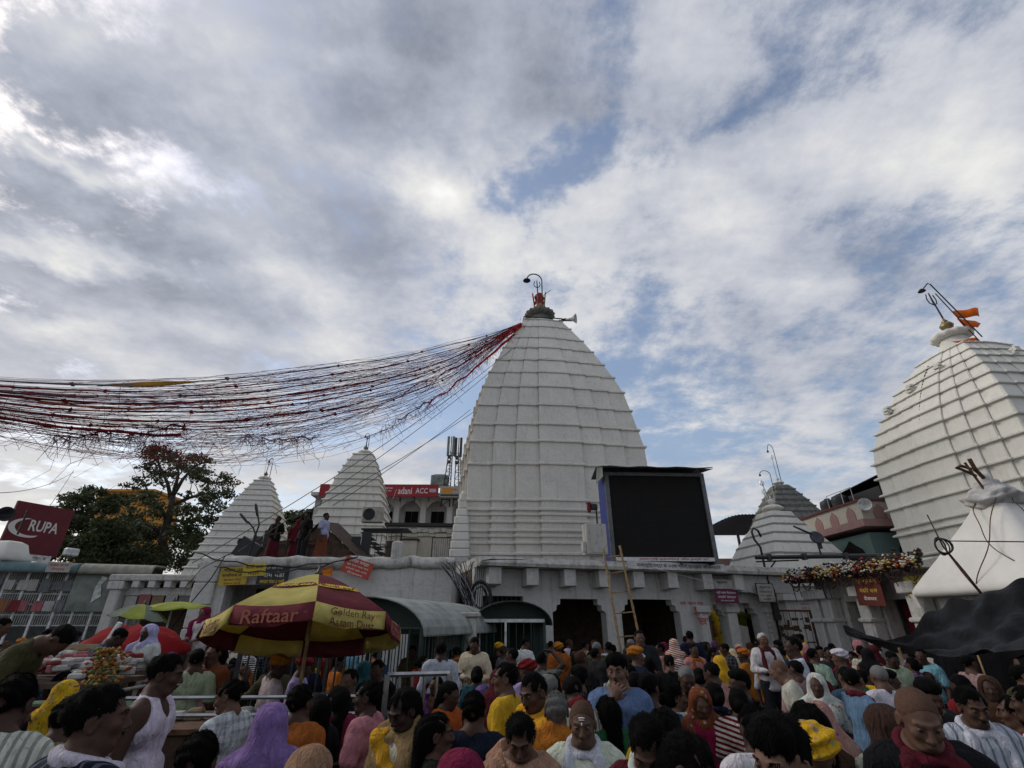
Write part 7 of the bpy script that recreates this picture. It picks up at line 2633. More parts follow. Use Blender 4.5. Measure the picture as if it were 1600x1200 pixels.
def deform(V, turn, nod, lean):
    V = V.astype(np.float64).copy()
    z = V[:, 2]
    r2 = np.hypot(V[:, 0], V[:, 1])
    w_ = smoothstep(1.405, 1.50, z) * (1 - smoothstep(0.15, 0.22, r2))
    if turn:
        a = turn * w_
        x, y = V[:, 0].copy(), V[:, 1].copy()
        V[:, 0] = x * np.cos(a) - y * np.sin(a)
        V[:, 1] = x * np.sin(a) + y * np.cos(a)
    if nod:
        a = -nod * w_
        y, zz_ = V[:, 1].copy(), V[:, 2] - 1.46
        V[:, 1] = y * np.cos(a) - zz_ * np.sin(a)
        V[:, 2] = 1.46 + y * np.sin(a) + zz_ * np.cos(a)
    if lean:
        a = -lean * smoothstep(0.86, 1.15, z)
        y, zz_ = V[:, 1].copy(), V[:, 2] - 0.95
        V[:, 1] = y * np.cos(a) - zz_ * np.sin(a)
        V[:, 2] = 0.95 + y * np.sin(a) + zz_ * np.cos(a)
    return V


_fuzz = set()


def with_strands(V, F, kind):
    """thin locks lying along the hair surface, lifting a little, so that outline and hairline break up"""
    rg = np.random.default_rng(5)
    n = 3700 if kind in ('short', 'top') else 4200
    A, B, C_ = V[F[:, 0]], V[F[:, 1]], V[F[:, 2]]
    nr = np.cross(B - A, C_ - A)
    ar = np.linalg.norm(nr, axis=1)
    nr = nr / np.maximum(ar, 1e-9)[:, None]
    k = rg.choice(len(F), n, p=ar / ar.sum())
    p = (A[k] + (B[k] - A[k]) * rg.random((n, 1)) + (V[F[k, 3]] - A[k]) * rg.random((n, 1)))
    nn_ = nr[k]
    flow = np.stack([p[:, 0] * 1.2, np.where(p[:, 1] > 0.02, 0.35, -0.45), np.full(n, -0.8)], 1) + rg.normal(size=(n, 3)) * 0.22
    flow -= nn_ * (flow * nn_).sum(1)[:, None]
    flow /= np.maximum(np.linalg.norm(flow, axis=1), 1e-6)[:, None]
    L = (0.013 + 0.012 * rg.random((n, 1))) * (1.0 if kind in ('short', 'top') else 1.6)
    up_ = nn_ * (0.08 + 0.22 * rg.random((n, 1)))
    sd = np.cross(flow, nn_) * 0.0016
    m = p + (flow + up_) * L * 0.55
    e = p + (flow + up_ * 0.9) * L
    base = p - nn_ * 0.002
    VV = np.stack([base - sd, base + sd, m + sd * 0.8, m - sd * 0.8, e + sd * 0.15, e - sd * 0.15], 1).reshape(-1, 3)
    o = len(V) + 6 * np.arange(n)
    F2 = np.concatenate([np.stack([o, o + 1, o + 2, o + 3], 1), np.stack([o + 3, o + 2, o + 4, o + 5], 1)])
    return np.concatenate([V, VV]), np.concatenate([F, F2])


_base, _mesh = {}, {}
PART_FN = {'body': part_body, 'top': part_top, 'bottom': part_bottom, 'hair': part_hair, 'drape': part_drape}


def np_mesh(name, V, F):
    me = bpy.data.meshes.new(name)
    n, m = len(V), len(F)
    me.vertices.add(n)
    me.vertices.foreach_set('co', np.ascontiguousarray(V, np.float32).ravel())
    me.loops.add(m * 4)
    me.loops.foreach_set('vertex_index', np.ascontiguousarray(F, np.int32).ravel())
    me.polygons.add(m)
    me.polygons.foreach_set('loop_start', np.arange(0, m * 4, 4, dtype=np.int32))
    me.polygons.foreach_set('loop_total', np.full(m, 4, np.int32))
    me.polygons.foreach_set('use_smooth', np.ones(m, bool))
    me.update()
    return me


def piece(kind, args, lod, pose, mat):
    key = (kind, args, lod, pose, mat.name)
    if key not in _mesh:
        bk = (kind, args, lod)
        if bk not in _base:
            _base[bk] = PART_FN[kind](*args, lod)
        V, F = _base[bk]
        if kind == 'hair' and lod == 0 and args[0] != 'stubble' and bk not in _fuzz:
            _base[bk] = V, F = with_strands(V, F, args[0])
            _fuzz.add(bk)
        me = np_mesh(kind, deform(V, *[R(q) for q in pose]), F)
        me.materials.append(mat)
        _mesh[key] = me
    return _mesh[key]


# materials coloured per person through the object colour
def obj_mat(name, rough, kind=None, spec=0.3):
    m, g, b = new_mat(name)
    oi = g.n('ShaderNodeObjectInfo')
    co = g.n('ShaderNodeTexCoord').outputs['Object']
    off = g.n('ShaderNodeVectorMath', operation='ADD')
    g.l(co, off.inputs[0])
    g.l(oi.outputs['Random'], off.inputs[1])
    nz = g.noise(off.outputs[0], 9, 5, 0.6)
    c = oi.outputs['Color']
    v = g.ramp(nz.outputs[0], [(0.3, (0.72, 0.72, 0.72)), (0.65, (1, 1, 1))])
    c = g.mix(1.0, c, v.outputs[0], 'MULTIPLY')
    sep_ = g.n('ShaderNodeSeparateXYZ')
    g.l(co, sep_.inputs[0])
    if kind == 'stripe_v':
        s_ = g.math('GREATER_THAN', g.math('SINE', g.math('MULTIPLY', sep_.outputs[0], 170)), 0.35)
        c = g.mix(g.math('MULTIPLY', s_, 0.7), c, (0.14, 0.14, 0.15))
    if kind == 'stripe_dark':
        s_ = g.math('GREATER_THAN', g.math('SINE', g.math('MULTIPLY', sep_.outputs[0], 120)), 0.6)
        c = g.mix(g.math('MULTIPLY', s_, 0.8), c, (0.10, 0.11, 0.14))
    if kind == 'stripe_h':
        s_ = g.math('GREATER_THAN', g.math('SINE', g.math('MULTIPLY', g.math('ADD', sep_.outputs[2], g.math('MULTIPLY', sep_.outputs[0], 0.25)), 150)), 0.0)
        c = g.mix(s_, c, (0.55, 0.52, 0.48))
    if kind == 'check':
        s1 = g.math('GREATER_THAN', g.math('SINE', g.math('MULTIPLY', sep_.outputs[0], 95)), 0.45)
        s2 = g.math('GREATER_THAN', g.math('SINE', g.math('MULTIPLY', sep_.outputs[2], 95)), 0.45)
        c = g.mix(g.math('MULTIPLY', g.math('ADD', s1, s2), 0.30), c, (0.10, 0.12, 0.15))
    if kind == 'floral':
        vo = g.n('ShaderNodeTexVoronoi')
        vo.inputs['Scale'].default_value = 22
        g.l(off.outputs[0], vo.inputs['Vector'])
        s_ = g.math('LESS_THAN', vo.outputs['Distance'], 0.30)
        dk = g.mix(1.0, c, (0.30, 0.18, 0.16), 'MULTIPLY')
        c = g.mix(g.math('MULTIPLY', s_, 0.85), c, g.mix(0.25, dk, vo.outputs['Color']))
    if kind == 'skin':
        n2 = g.noise(co, 60, 3, 0.6)
        rr = g.ramp(n2.outputs[0], [(0.3, (0.86, 0.84, 0.82)), (0.7, (1.08, 1.05, 1.05))])
        c = g.mix(1.0, c, rr.outputs[0], 'MULTIPLY')
    g.l(c, b.inputs['Base Color'])
    b.inputs['Roughness'].default_value = rough
    b.inputs['Specular IOR Level'].default_value = spec
    bp = g.n('ShaderNodeBump')
    bp.inputs['Strength'].default_value = {'skin': 0.15, 'hair': 0.9}.get(kind, 1.0)
    bp.inputs['Distance'].default_value = {'skin': 0.002, 'hair': 0.01}.get(kind, 0.035)
    if kind == 'hair':
        mpn = g.n('ShaderNodeMapping')
        mpn.inputs['Scale'].default_value = (1, 0.35, 0.3)
        g.l(co, mpn.inputs[0])
        n3 = g.noise(mpn.outputs[0], 160, 3, 0.6, 0.5)
    else:
        if kind == 'skin':
            n3 = g.noise(off.outputs[0], 220, 5, 0.6, 0.8)
        else:
            mpn = g.n('ShaderNodeMapping')
            mpn.inputs['Rotation'].default_value = (R(14), R(-11), 0)
            mpn.inputs['Scale'].default_value = (1, 1, 0.28)
            g.l(off.outputs[0], mpn.inputs[0])
            n3 = g.noise(mpn.outputs[0], 19, 4, 0.55, 1.6)
    g.l(n3.outputs[0], bp.inputs['Height'])
    g.l(bp.outputs[0], b.inputs['Normal'])
    return m


PM = {'plain': obj_mat('clothing', 0.9, None, 0.15), 'stripe_v': obj_mat('striped_clothing', 0.9, 'stripe_v', 0.15), 'stripe_dark': obj_mat('pinstripe_clothing', 0.9, 'stripe_dark', 0.15),
      'stripe_h': obj_mat('banded_clothing', 0.9, 'stripe_h', 0.15), 'check': obj_mat('checked_clothing', 0.9, 'check', 0.15), 'floral': obj_mat('floral_clothing', 0.9, 'floral', 0.15)}
M_skin = obj_mat('skin', 0.6, 'skin', 0.22)
M_hair = obj_mat('hair', 0.75, 'hair', 0.06)
m_eye, ge, be = new_mat('eye')
ce_ = ge.n('ShaderNodeTexCoord').outputs['Object']
se_ = ge.n('ShaderNodeSeparateXYZ')
ge.l(ce_, se_.inputs[0])
er = ge.ramp(ge.math('MULTIPLY', se_.outputs[1], 40), [(0.24, (0.085, 0.072, 0.065)), (0.30, (0.010, 0.007, 0.005))], 'CONSTANT')
ge.l(er.outputs[0], be.inputs['Base Color'])
be.inputs['Roughness'].default_value = 0.4
eye_me = MB().lathe([(0.001, -0.0115), (0.006, -0.0095), (0.0105, -0.004), (0.0115, 0.0), (0.0105, 0.004), (0.006, 0.0095), (0.001, 0.0115)], 12, M=Matrix.Rotation(R(-90), 4, 'X')).mesh('eye', True)
eye_me.materials.append(m_eye)

C = dict(white=(0.58, 0.57, 0.56), offwhite=(0.52, 0.49, 0.43), cream=(0.56, 0.50, 0.34), yellow=(0.62, 0.36, 0.02), saffron=(0.50, 0.17, 0.02), orange=(0.45, 0.12, 0.02), red=(0.24, 0.014, 0.018), maroon=(0.12, 0.012, 0.022),
         pink=(0.52, 0.25, 0.24), magenta=(0.24, 0.012, 0.06), lavender=(0.30, 0.18, 0.44), purple=(0.14, 0.04, 0.18), lilac=(0.40, 0.40, 0.55), blue=(0.14, 0.25, 0.42), sky=(0.20, 0.40, 0.56), navy=(0.012, 0.018, 0.04), teal=(0.02, 0.09, 0.13),
         mint=(0.36, 0.48, 0.38), green=(0.02, 0.12, 0.04), olive=(0.08, 0.075, 0.035), grey=(0.20, 0.20, 0.21), charcoal=(0.022, 0.022, 0.025), black=(0.008, 0.008, 0.009), brown=(0.07, 0.035, 0.022), tan=(0.32, 0.22, 0.12), rust=(0.22, 0.06, 0.025),
         peach=(0.50, 0.28, 0.19), denim=(0.03, 0.06, 0.12), palegreen=(0.45, 0.52, 0.36), steelblue=(0.05, 0.10, 0.17), hairblack=(0.0028, 0.0025, 0.0023), hairgrey=(0.16, 0.155, 0.15), hairwhite=(0.40, 0.39, 0.37), hairbrown=(0.02, 0.012, 0.009))
for k_ in list(C):
    if not k_.startswith('hair') and k_ not in ('white', 'offwhite', 'cream', 'lilac', 'yellow'):
        C[k_] = tuple(q * 0.74 for q in C[k_])  # clothes colours lowered to stand for shade on the backlit crowd
SKIN = [(0.074, 0.038, 0.025), (0.056, 0.029, 0.020), (0.098, 0.053, 0.036), (0.043, 0.023, 0.017)]
PEOPLE = []
PN = {'top': 'shirt', 'long': 'kurta', 'skirt': 'sari_skirt', 'trousers': 'trousers'}
DN = {'hood': 'veil', 'shawl': 'shawl', 'scarf': 'scarf', 'turban': 'turban', 'cap': 'cap', 'sash': 'sari_end'}
n_person = 0
lod_tris = [0, 0]


def person(px, py, Y, yaw, label, arm='down', sleeve='half', top='white', tmat='plain', length='short', bottom='trousers', bcol='charcoal', hair='short', hcol='hairblack', drape=None, dcol='white', dmat='plain',
           turn=0, nod=0, lean=0, skin=None, eyes=False, group='worshippers in the courtyard', H=None, drape2=None, d2col='white', base_z=0.0, scale=None, fixed=False, mark=False, plinth=None):
    global n_person
    if base_z == 0.0 and not fixed:
        # stand each person where someone of ordinary height shows the head at this level
        dep = math.atan((py - 600) / 750) - PITCH
        ya = (CAM_Z - (1.50 if bottom == 'skirt' else 1.585)) / math.tan(max(dep, R(1.2)))
        ya = max(Y * 0.7, min(ya, Y * 2.2))
        if Y < 6.5:
            Y = 0.08 * Y + 0.92 * ya
        scale = None
    lod = 0 if Y < (5.2 if eyes else 4.4) else 1
    pose = (turn, nod, lean)
    hd_ = Vector(deform(np.array([[0, 0.0, 1.695]]), R(turn), R(nod), R(lean))[0])
    p = at(px, py, Y)
    sc = (p.z - base_z) / hd_.z if scale is None else scale
    rot = Matrix.Rotation(R(yaw), 3, 'Z')
    off = rot @ Vector((hd_.x, hd_.y, 0)) * sc
    t = thing('person', (p.x - off.x, Y - off.y, base_z), R(yaw), label, 'person', group)
    t.scale = (sc, sc, sc)
    if not 0.78 < sc < 1.13:
        print('person height', round(sc * 1.68, 2), label)
    PEOPLE.append((t.location.x, t.location.y))
    if plinth:
        pl_ = thing('stone_plinth', (t.location.x, t.location.y, 0), R(yaw), 'low worn stone plinth under the ' + plinth, 'plinth')
        MB().rbox((0, 0, base_z / 2 - 0.004), (0.8, 0.8, base_z - 0.008), 0.03).build('plinth_block', M_dirty, pl_)
        MB().rbox((0, -0.5, base_z / 4), (0.6, 0.18, base_z / 2), 0.02).build('step', M_dirty, pl_)
    n_person += 1
    rr = random.Random(n_person)
    sk = tuple(q * 0.78 for q in skin) if skin else rr.choice(SKIN)  # skin colour lowered too, standing for the same backlit shade
    def put(nm, me, c_):
        o = link(nm, me, t)
        o.color = (*c_, 1)
        return o
    jit = lambda c_: tuple(max(0.0, min(1, q * rr.uniform(0.88, 1.12))) for q in C[c_])
    put('body', piece('body', (arm,), lod, pose, M_skin), sk)
    if top:
        put('kurta' if length == 'long' else 'shirt', piece('top', (arm, sleeve, length), lod, pose, PM[tmat]), jit(top))
    put(PN[bottom], piece('bottom', (bottom,), lod, (0, 0, 0), PM['plain']), jit(bcol))
    if hair:
        if hair == 'stubble' and hcol in ('hairblack', 'hairbrown'):
            C['own'] = tuple(q * 0.80 for q in sk)
            hcol = 'own'
        put('hair', piece('hair', (hair,), lod, pose, M_hair), C[hcol])
    for dk, dc in ((drape, dcol), (drape2, d2col)):
        if dk:
            put(DN[dk], piece('drape', (dk,), lod, pose, PM[dmat] if dk == drape else PM['plain']), jit(dc))
    if mark:
        for mz, my, mw, mh_ in ((1.628, 0.088, 0.022, 0.004), (1.618, 0.092, 0.020, 0.003), (1.600, 0.1015, 0.004, 0.010)):
            mv = deform(np.array([[0.0, my, mz]]), *[R(q) for q in pose])[0]
            mk_ = MB().lathe([(0.2, -1), (0.8, -0.6), (1, 0), (0.8, 0.6), (0.2, 1)], 10, M=Matrix.Diagonal((mw, 0.006, mh_, 1))).build('forehead_mark', M_whiteink, t, True)
            mk_.location = mv
    if eyes and lod == 0:
        for sx in (-1, 1):
            ev = deform(np.array([[sx * 0.031, 0.0868, 1.574]]), *[R(q) for q in pose])[0]
            e = link('eye', eye_me, t)
            e.location = ev
            e.rotation_euler = (-R(nod) - R(lean), 0, R(turn))
    return t
# ---- people who can be told apart (facing: 0 away from camera, 90 left, 180 to camera, -90 right)
person(42, 1052, 2.9, 15, fixed=True, label='person in white striped shirt seen from behind at the left stalls', sleeve='long', top='white', tmat='stripe_v', nod=15)
person(168, 1066, 2.4, -20, fixed=True, label= 'person in dark blue striped shirt with white towel at the collar', sleeve='long', top='navy', tmat='stripe_dark', drape='scarf', dcol='white', turn=-35)
person(272, 1020, 4.0, -80, fixed=True, label='young person in white sleeveless vest standing beside the vendor cart', sleeve='none', top='white', bottom='skirt', bcol='magenta', nod=10, turn=10)
person(106, 1048, 3.9, -100, 'person in maroon dress looking sideways behind the white striped shirt', drape='scarf', dcol='maroon', top='maroon', hair='long', bottom='skirt', bcol='maroon')
person(20, 1010, 4.3, -120, 'person in white vest sitting at the edge of the offering tables', sleeve='none', top='white', arm='front')
person(120, 990, 4.9, -70, 'person in olive shirt bending low over the offering tables', sleeve='half', top='olive', bcol='black', lean=48, arm='reach', nod=20, base_z=0.45, plinth='olive bending person')
person(262, 1008, 5.6, 60, 'person in white vest with blue towel bending over the baskets', sleeve='none', top='white', drape='sash', dcol='blue', lean=28, arm='reach', bottom='trousers', bcol='white')
person(312, 1012, 6.6, 20, 'person in pale green shirt seen from behind near the tan board', sleeve='half', top='palegreen')
person(352, 1014, 5.8, 40, 'person in black shirt with shaved head beside the bar fence', sleeve='long', top='black', hair='stubble')
person(340, 1003, 6.8, 160, 'person in rose sari sitting near the bar fence', top='rust', hair='long', bottom='skirt', bcol='magenta', drape='sash', dcol='pink')
person(200, 985, 7.6, -60, 'person in dark blue shirt stooping beside the white pipe', top='denim', sleeve='long', lean=25, nod=20, base_z=0.3, plinth='dark blue stooping person')
person(236, 975, 7.9, 170, 'person wrapped in a white veil next to the tan board', top='white', drape='hood', dcol='lilac', bottom='skirt', bcol='white', hair=None, base_z=0.35, plinth='white veiled person')
person(14, 965, 7.4, -60, 'person in pink shirt leaning by the queue walkway', top='pink', sleeve='long', lean=20, base_z=0.4, plinth='pink leaning person')
person(78, 982, 6.0, 20, 'person in lilac white shawl among the packets', top='white', drape='shawl', dcol='lilac', lean=15)
person(122, 1088, 3.5, 10, fixed=True, label='person in tan shirt partly hidden behind the dark blue striped shirt', top='tan', sleeve='half', nod=15)
person(322, 948, 10.2, 175, 'person in rose veil sitting high beside the red covered booth', top='white', drape='hood', dcol='magenta', bottom='skirt', bcol='pink', hair=None, base_z=0.75, arm='front', plinth='rose veiled person')
person(358, 1062, 3.5, 75, 'person in white checked shirt walking past the vendor cart', top='white', tmat='check', sleeve='long', turn=15, nod=18, eyes=True, skin=(0.15, 0.08, 0.05))
person(322, 1140, 2.6, 10, fixed=True, label='dark-haired person with bare neck at the foot of the vendor cart', top='charcoal', nod=10)
person(428, 1098, 3.4, 20, fixed=True, label='person under a lavender veil hanging down the back', top='lavender', drape='hood', dcol='lavender', bottom='skirt', bcol='purple', hair=None, sleeve='long')
person(474, 1068, 3.2, -15, 'person in orange shirt with cropped black hair next to the lavender veil', top='orange', sleeve='half')
person(480, 1176, 2.3, 180, fixed=True, label='person with tan cloth cap low in front of the magenta dress', top='brown', drape='cap', dcol='tan', nod=20)
person(528, 1070, 3.1, 40, 'person in magenta dress with long black hair', top='magenta', sleeve='half', hair='long', bottom='skirt', bcol='magenta', turn=30)
person(498, 1082, 3.7, 60, 'person in black dress beside the magenta dress', top='black', hair='long', sleeve='long', bottom='skirt', bcol='black')
person(578, 1062, 3.6, 80, 'young person in pale pink polo shirt looking toward the cart', top='pink', sleeve='half', arm='front', eyes=True, turn=10)
person(624, 1080, 2.85, 150, 'person with beige shawl over printed top and yellow cloth', top='offwhite', tmat='floral', drape='shawl', dcol='tan', hair='long', nod=25, drape2='sash', d2col='yellow')
person(645, 1008, 5.6, 178, 'person in dark olive shirt with scarf leaning on the steel barricade', top='olive', drape='scarf', dcol='olive', sleeve='half', arm='front', lean=12)
person(690, 1001, 8.3, 5, 'person in lilac shirt seen from behind by the wooden podium', top='lilac', sleeve='long')
person(741, 996, 8.8, 175, 'person in cream long-sleeved shirt holding a phone by the cage', top='cream', sleeve='long', arm='front', nod=22, base_z=0.15, plinth='person with the phone')
person(684, 1112, 2.5, -80, 'person with long black hair in profile wearing black', top='black', hair='long', drape=None, bottom='skirt', bcol='black', eyes=True)
person(722, 1170, 2.4, -10, fixed=True, label='person under a sheer rose veil at the front of the crowd', top='magenta', drape='hood', dcol='magenta', hair=None, bottom='skirt', bcol='magenta')
person(742, 1078, 3.4, -5, 'person in dark blue shirt seen from behind left of the yellow kurta', top='navy', sleeve='half')
person(790, 1034, 4.8, 70, fixed=True, label='person in bright yellow kurta with moustache', top='yellow', sleeve='long', length='long', turn=20, eyes=True, skin=(0.13, 0.07, 0.045))
person(826, 1052, 4.0, 120, fixed=True, label='person draped in a yellow shawl looking down', top='offwhite', drape='shawl', dcol='yellow', nod=18, turn=15, eyes=True, sleeve='half', skin=(0.10, 0.05, 0.033))
person(812, 1122, 2.0, 176, 'person with red parting in tightly combed black hair', top='peach', hair='bun', nod=30, drape='sash', dcol='peach', bottom='skirt', bcol='rust')
person(868, 1078, 3.4, 0, 'person in saffron shawl behind the yellow draped man', top='saffron', drape='shawl', dcol='saffron', hcol='hairgrey')
person(854, 1052, 3.8, 30, 'grey-haired person in grey shirt beside the yellow draped man', top='grey', hcol='hairgrey', nod=10)
person(872, 1004, 6.0, 20, 'person wearing a big saffron turban and shawl', top='saffron', drape='turban', dcol='saffron', drape2='shawl', d2col='orange', hair=None)
person(846, 1018, 4.7, -30, 'person holding one hand up on their own head', top='grey', sleeve='half', arm='head')
person(800, 1012, 4.2, 40, 'person in white shirt between the cream shirt and yellow kurta', top='white', sleeve='half', turn=30)
person(908, 1094, 3.4, 170, mark=True, fixed=True, label='person with receding hair and white forehead mark in white scarf', top='white', hair='stubble', drape='scarf', dcol='white', nod=12, eyes=True, sleeve='long', skin=(0.13, 0.075, 0.05))
person(888, 1062, 3.5, 15, 'person in cream striped shirt with red cloth on the head side', top='offwhite', tmat='stripe_v', drape='scarf', dcol='red', nod=30, lean=12)
person(962, 1022, 4.75, 168, mark=False, fixed=True, label='person in light blue t-shirt with one hand at the chin', top='blue', arm='chin', eyes=True, hair='top', skin=(0.17, 0.095, 0.065), turn=-10)
person(930, 1012, 4.8, -60, 'person in dark waistcoat over white sleeves', top='white', sleeve='long', drape='shawl', dcol='charcoal')
person(950, 1002, 5.6, 20, 'person in plain white shirt just behind the light blue t-shirt', top='lilac', sleeve='half')
person(1012, 1024, 4.7, 0, 'person in red blouse with long black hair', top='red', hair='long', bottom='skirt', bcol='red', tmat='floral')
person(1002, 1014, 5.3, 10, 'person with yellow head cloth over a rose blouse', top='pink', drape='hood', dcol='yellow', hair=None, bottom='skirt', bcol='pink')
person(986, 1026, 4.3, -30, 'person in purple blouse with teal sari end', top='purple', drape='sash', dcol='teal', hair='bun', bottom='skirt', bcol='purple')
person(998, 984, 9.6, 178, 'person in white shirt facing outward in front of the second doorway', top='white', drape='shawl', dcol='charcoal', sleeve='long')
person(1052, 998, 5.7, -20, 'person under a rust and orange banded shawl', top='rust', drape='hood', dcol='orange', dmat='stripe_h', hair=None, bottom='skirt', bcol='rust')
person(1030, 1004, 5.2, 60, 'person in peach shirt in profile beside the banded shawl', top='peach', sleeve='half', turn=25)
person(1012, 1052, 2.8, -40, 'person with thick black hair and dark clothes between blue t-shirt and green sari', top='black', hair='top', sleeve='long')
person(1052, 1066, 3.4, -95, 'person in pale green and teal sari in profile', top='teal', drape='sash', dcol='mint', hair='bun', bottom='skirt', bcol='mint', eyes=True, skin=(0.17, 0.10, 0.07))
person(1072, 1042, 3.9, 175, 'elderly person with grey hair in a black shirt', top='black', hcol='hairgrey', nod=20, sleeve='long')
person(1112, 1064, 2.75, 5, 'person with silver hair clip seen from behind in navy', top='black', hair='bun', drape='scarf', dcol='navy', bottom='skirt', bcol='black')
person(1076, 985, 6.2, 0, 'tall person in dark navy with light checked sleeve', top='navy', sleeve='long')
person(946, 1086, 3.2, 20, 'person in deep green dress with long hair', top='green', hair='long', bottom='skirt', bcol='green')
person(1006, 1132, 2.25, 160, 'person with bowed black hair holding an orange paper', top='maroon', nod=40, drape='scarf', dcol='white')
person(1098, 1160, 2.45, -140, fixed=True, label='person with bowed dark hair and mint collar at the front', top='mint', nod=35, hair='long', bottom='skirt', bcol='mint')
person(1030, 1106, 2.9, -20, 'person with golden yellow veil end over the shoulders', top='yellow', drape='shawl', dcol='yellow', hair='long', bottom='skirt', bcol='yellow')
person(1190, 988, 8.6, 178, 'old person with white beard and maroon shawl seated above the crowd', top='white', hcol='hairwhite', drape='scarf', dcol='maroon', base_z=0.35, sleeve='long', arm='front', plinth='white-bearded person')
person(1236, 994, 7.4, 60, 'person in white t-shirt turning left near the iron frame', top='white', sleeve='half', turn=25)
person(1122, 1024, 4.6, 20, 'person under an orange yellow veil near the passage', top='yellow', drape='hood', dcol='yellow', hair=None, bottom='skirt', bcol='saffron')
person(1196, 1022, 5.0, 175, 'person with saffron headcloth and blue shoulder bag', top='lilac', drape='hood', dcol='saffron', hair=None, bottom='skirt', bcol='saffron')
person(1206, 1032, 3.6, 60, 'bald person in cream collared shirt leaning forward', top='offwhite', sleeve='long', hair='stubble', hcol='hairbrown', lean=14, nod=15, skin=(0.20, 0.12, 0.085))
person(1152, 1046, 3.3, 70, 'person with black beard and hair in profile behind the striped cloth', top='navy', hair='top', turn=20, eyes=True)
person(1150, 1072, 3.0, -20, 'person in red and white banded sari', top='red', tmat='stripe_h', drape='sash', dcol='red', dmat='stripe_h', hair='bun', bottom='skirt', bcol='red')
person(1268, 1012, 4.4, -60, 'person in mint t-shirt looking right', top='mint', turn=-25)
person(1293, 1010, 5.0, 165, 'person with black beard in dark shirt facing outward', top='charcoal', sleeve='half')
person(1314, 1022, 4.7, 165, 'person in a plain red sari veil', top='red', drape='hood', dcol='red', bottom='skirt', bcol='red', hair=None)
person(1272, 1052, 3.7, 150, 'person in white veil with printed flowers', top='white', tmat='floral', drape='hood', dcol='white', bottom='skirt', bcol='white', hair=None)
person(1318, 1040, 2.95, 0, 'person in steel blue t-shirt seen from behind with yellow waist cloth', top='steelblue', bottom='skirt', bcol='cream')
person(1252, 1094, 2.55, 10, 'person with plain black hair in front of the white veil', top='brown', hair='long')
person(1262, 1132, 2.75, 0, fixed=True, label='person in a golden printed turban and white shirt', top='white', drape='turban', dcol='yellow', dmat='floral', hair=None)
person(1206, 1122, 2.05, 150, fixed=True, label='person with parted black hair and pale blue shirt very close', top='sky', hair='top', nod=14, eyes=True, turn=-25, skin=(0.20, 0.115, 0.08))
person(1172, 1098, 2.6, 5, 'person in white collared shirt seen from behind below the dark navy bun', top='white', sleeve='long')
person(1366, 1038, 3.5, 0, 'grey-cropped person in white t-shirt seen from behind', top='white', hcol='hairgrey', hair='stubble', nod=12)
person(1338, 1000, 5.6, 25, 'person in pale pink veil carrying a bag strap', top='pink', drape='hood', dcol='pink', hair=None, bottom='skirt', bcol='pink')
person(1360, 1008, 5.4, 25, 'person in maroon veil next to the pale pink veil', top='maroon', drape='hood', dcol='maroon', hair=None, bottom='skirt', bcol='maroon')
person(1372, 1100, 3.3, 0, fixed=True, label='person with dark brown head cover and red and cream dress', top='offwhite', tmat='floral', drape='hood', dcol='brown', hair=None, bottom='skirt', bcol='red')
person(1428, 1078, 2.65, 160, fixed=True, label='shaven-headed person with maroon scarf looking down', top='black', hair='stubble', hcol='hairbrown', drape='scarf', dcol='maroon', nod=25, eyes=True, skin=(0.15, 0.085, 0.06))
person(1394, 1018, 4.5, 175, 'person in pale green t-shirt with bowed head', top='palegreen', nod=25)
person(1434, 1012, 4.3, 110, 'person in sky blue polo shirt near the tarpaulin', top='sky', turn=20, nod=5)
person(1512, 1074, 2.35, 165, 'person in white shirt with purple stripes and dark face', top='lilac', tmat='stripe_dark', drape='scarf', dcol='white', nod=15, eyes=True, skin=(0.085, 0.045, 0.03))
person(1574, 1086, 3.2, 60, 'person in crimson printed sari under the tarpaulin edge', top='magenta', tmat='floral', hair='long', drape='sash', dcol='maroon', bottom='skirt', bcol='maroon')
person(1597, 1070, 3.0, 40, 'person in red and white fine banded shirt at the right end', top='red', tmat='stripe_h')
person(1448, 1062, 3.1, 170, 'person with black curly hair between the shaven head and the polo shirt', top='charcoal', hair='top', nod=20)
person(1494, 1052, 3.4, 10, 'person with orange and white flowers tied in black hair', top='red', hair='bun', bottom='skirt', bcol='maroon')
person(1540, 1056, 3.6, 140, 'person in brown veil sitting in the tarpaulin shade', top='brown', drape='hood', dcol='brown', hair=None, bottom='skirt', bcol='brown')
person(590, 1030, 5.2, 170, 'person with lit face in dark shirt under the parasol edge', top='black', nod=10)
person(436, 1024, 6.1, 178, 'vendor in olive shirt spreading both arms over the cart rail', top='olive', sleeve='long', arm='reach')
person(548, 1044, 4.9, 160, 'person in black scarf standing behind the magenta dress', top='black', drape='scarf', dcol='black')
# people on the terrace roof
for (px, py, Y, yaw, lab, kw) in ((436, 806, 16.9, 170, 'person in dark vest and maroon lungi standing on the terrace', dict(top='black', bottom='skirt', bcol='maroon', arm='front', sleeve='half', drape='scarf', dcol='olive')),
                                  (482, 800, 15.95, 150, 'person crouched high behind the tin lean-to on the terrace', dict(top='black')),
                                  (511, 801, 16.0, -100, 'person in pale blue shirt on the terrace by the lean-to', dict(top='lilac', sleeve='half', bottom='skirt', bcol='rust')),
                                  (374, 842, 16.2, 100, 'person in maroon sitting at the terrace edge by the lamps', dict(top='maroon', arm='reach', bottom='skirt', bcol='maroon', lean=20)),
                                  (468, 812, 17.2, 20, 'person wrapped in maroon cloth on the terrace', dict(top='maroon', drape='hood', dcol='maroon', bottom='skirt', bcol='maroon', hair=None))):
    person(px, py, Y, yaw, lab, group='people on the terrace roof', base_z=min(3.56, at(px, py, Y).z - 1.35) if 'edge' not in lab else 3.2, **kw)

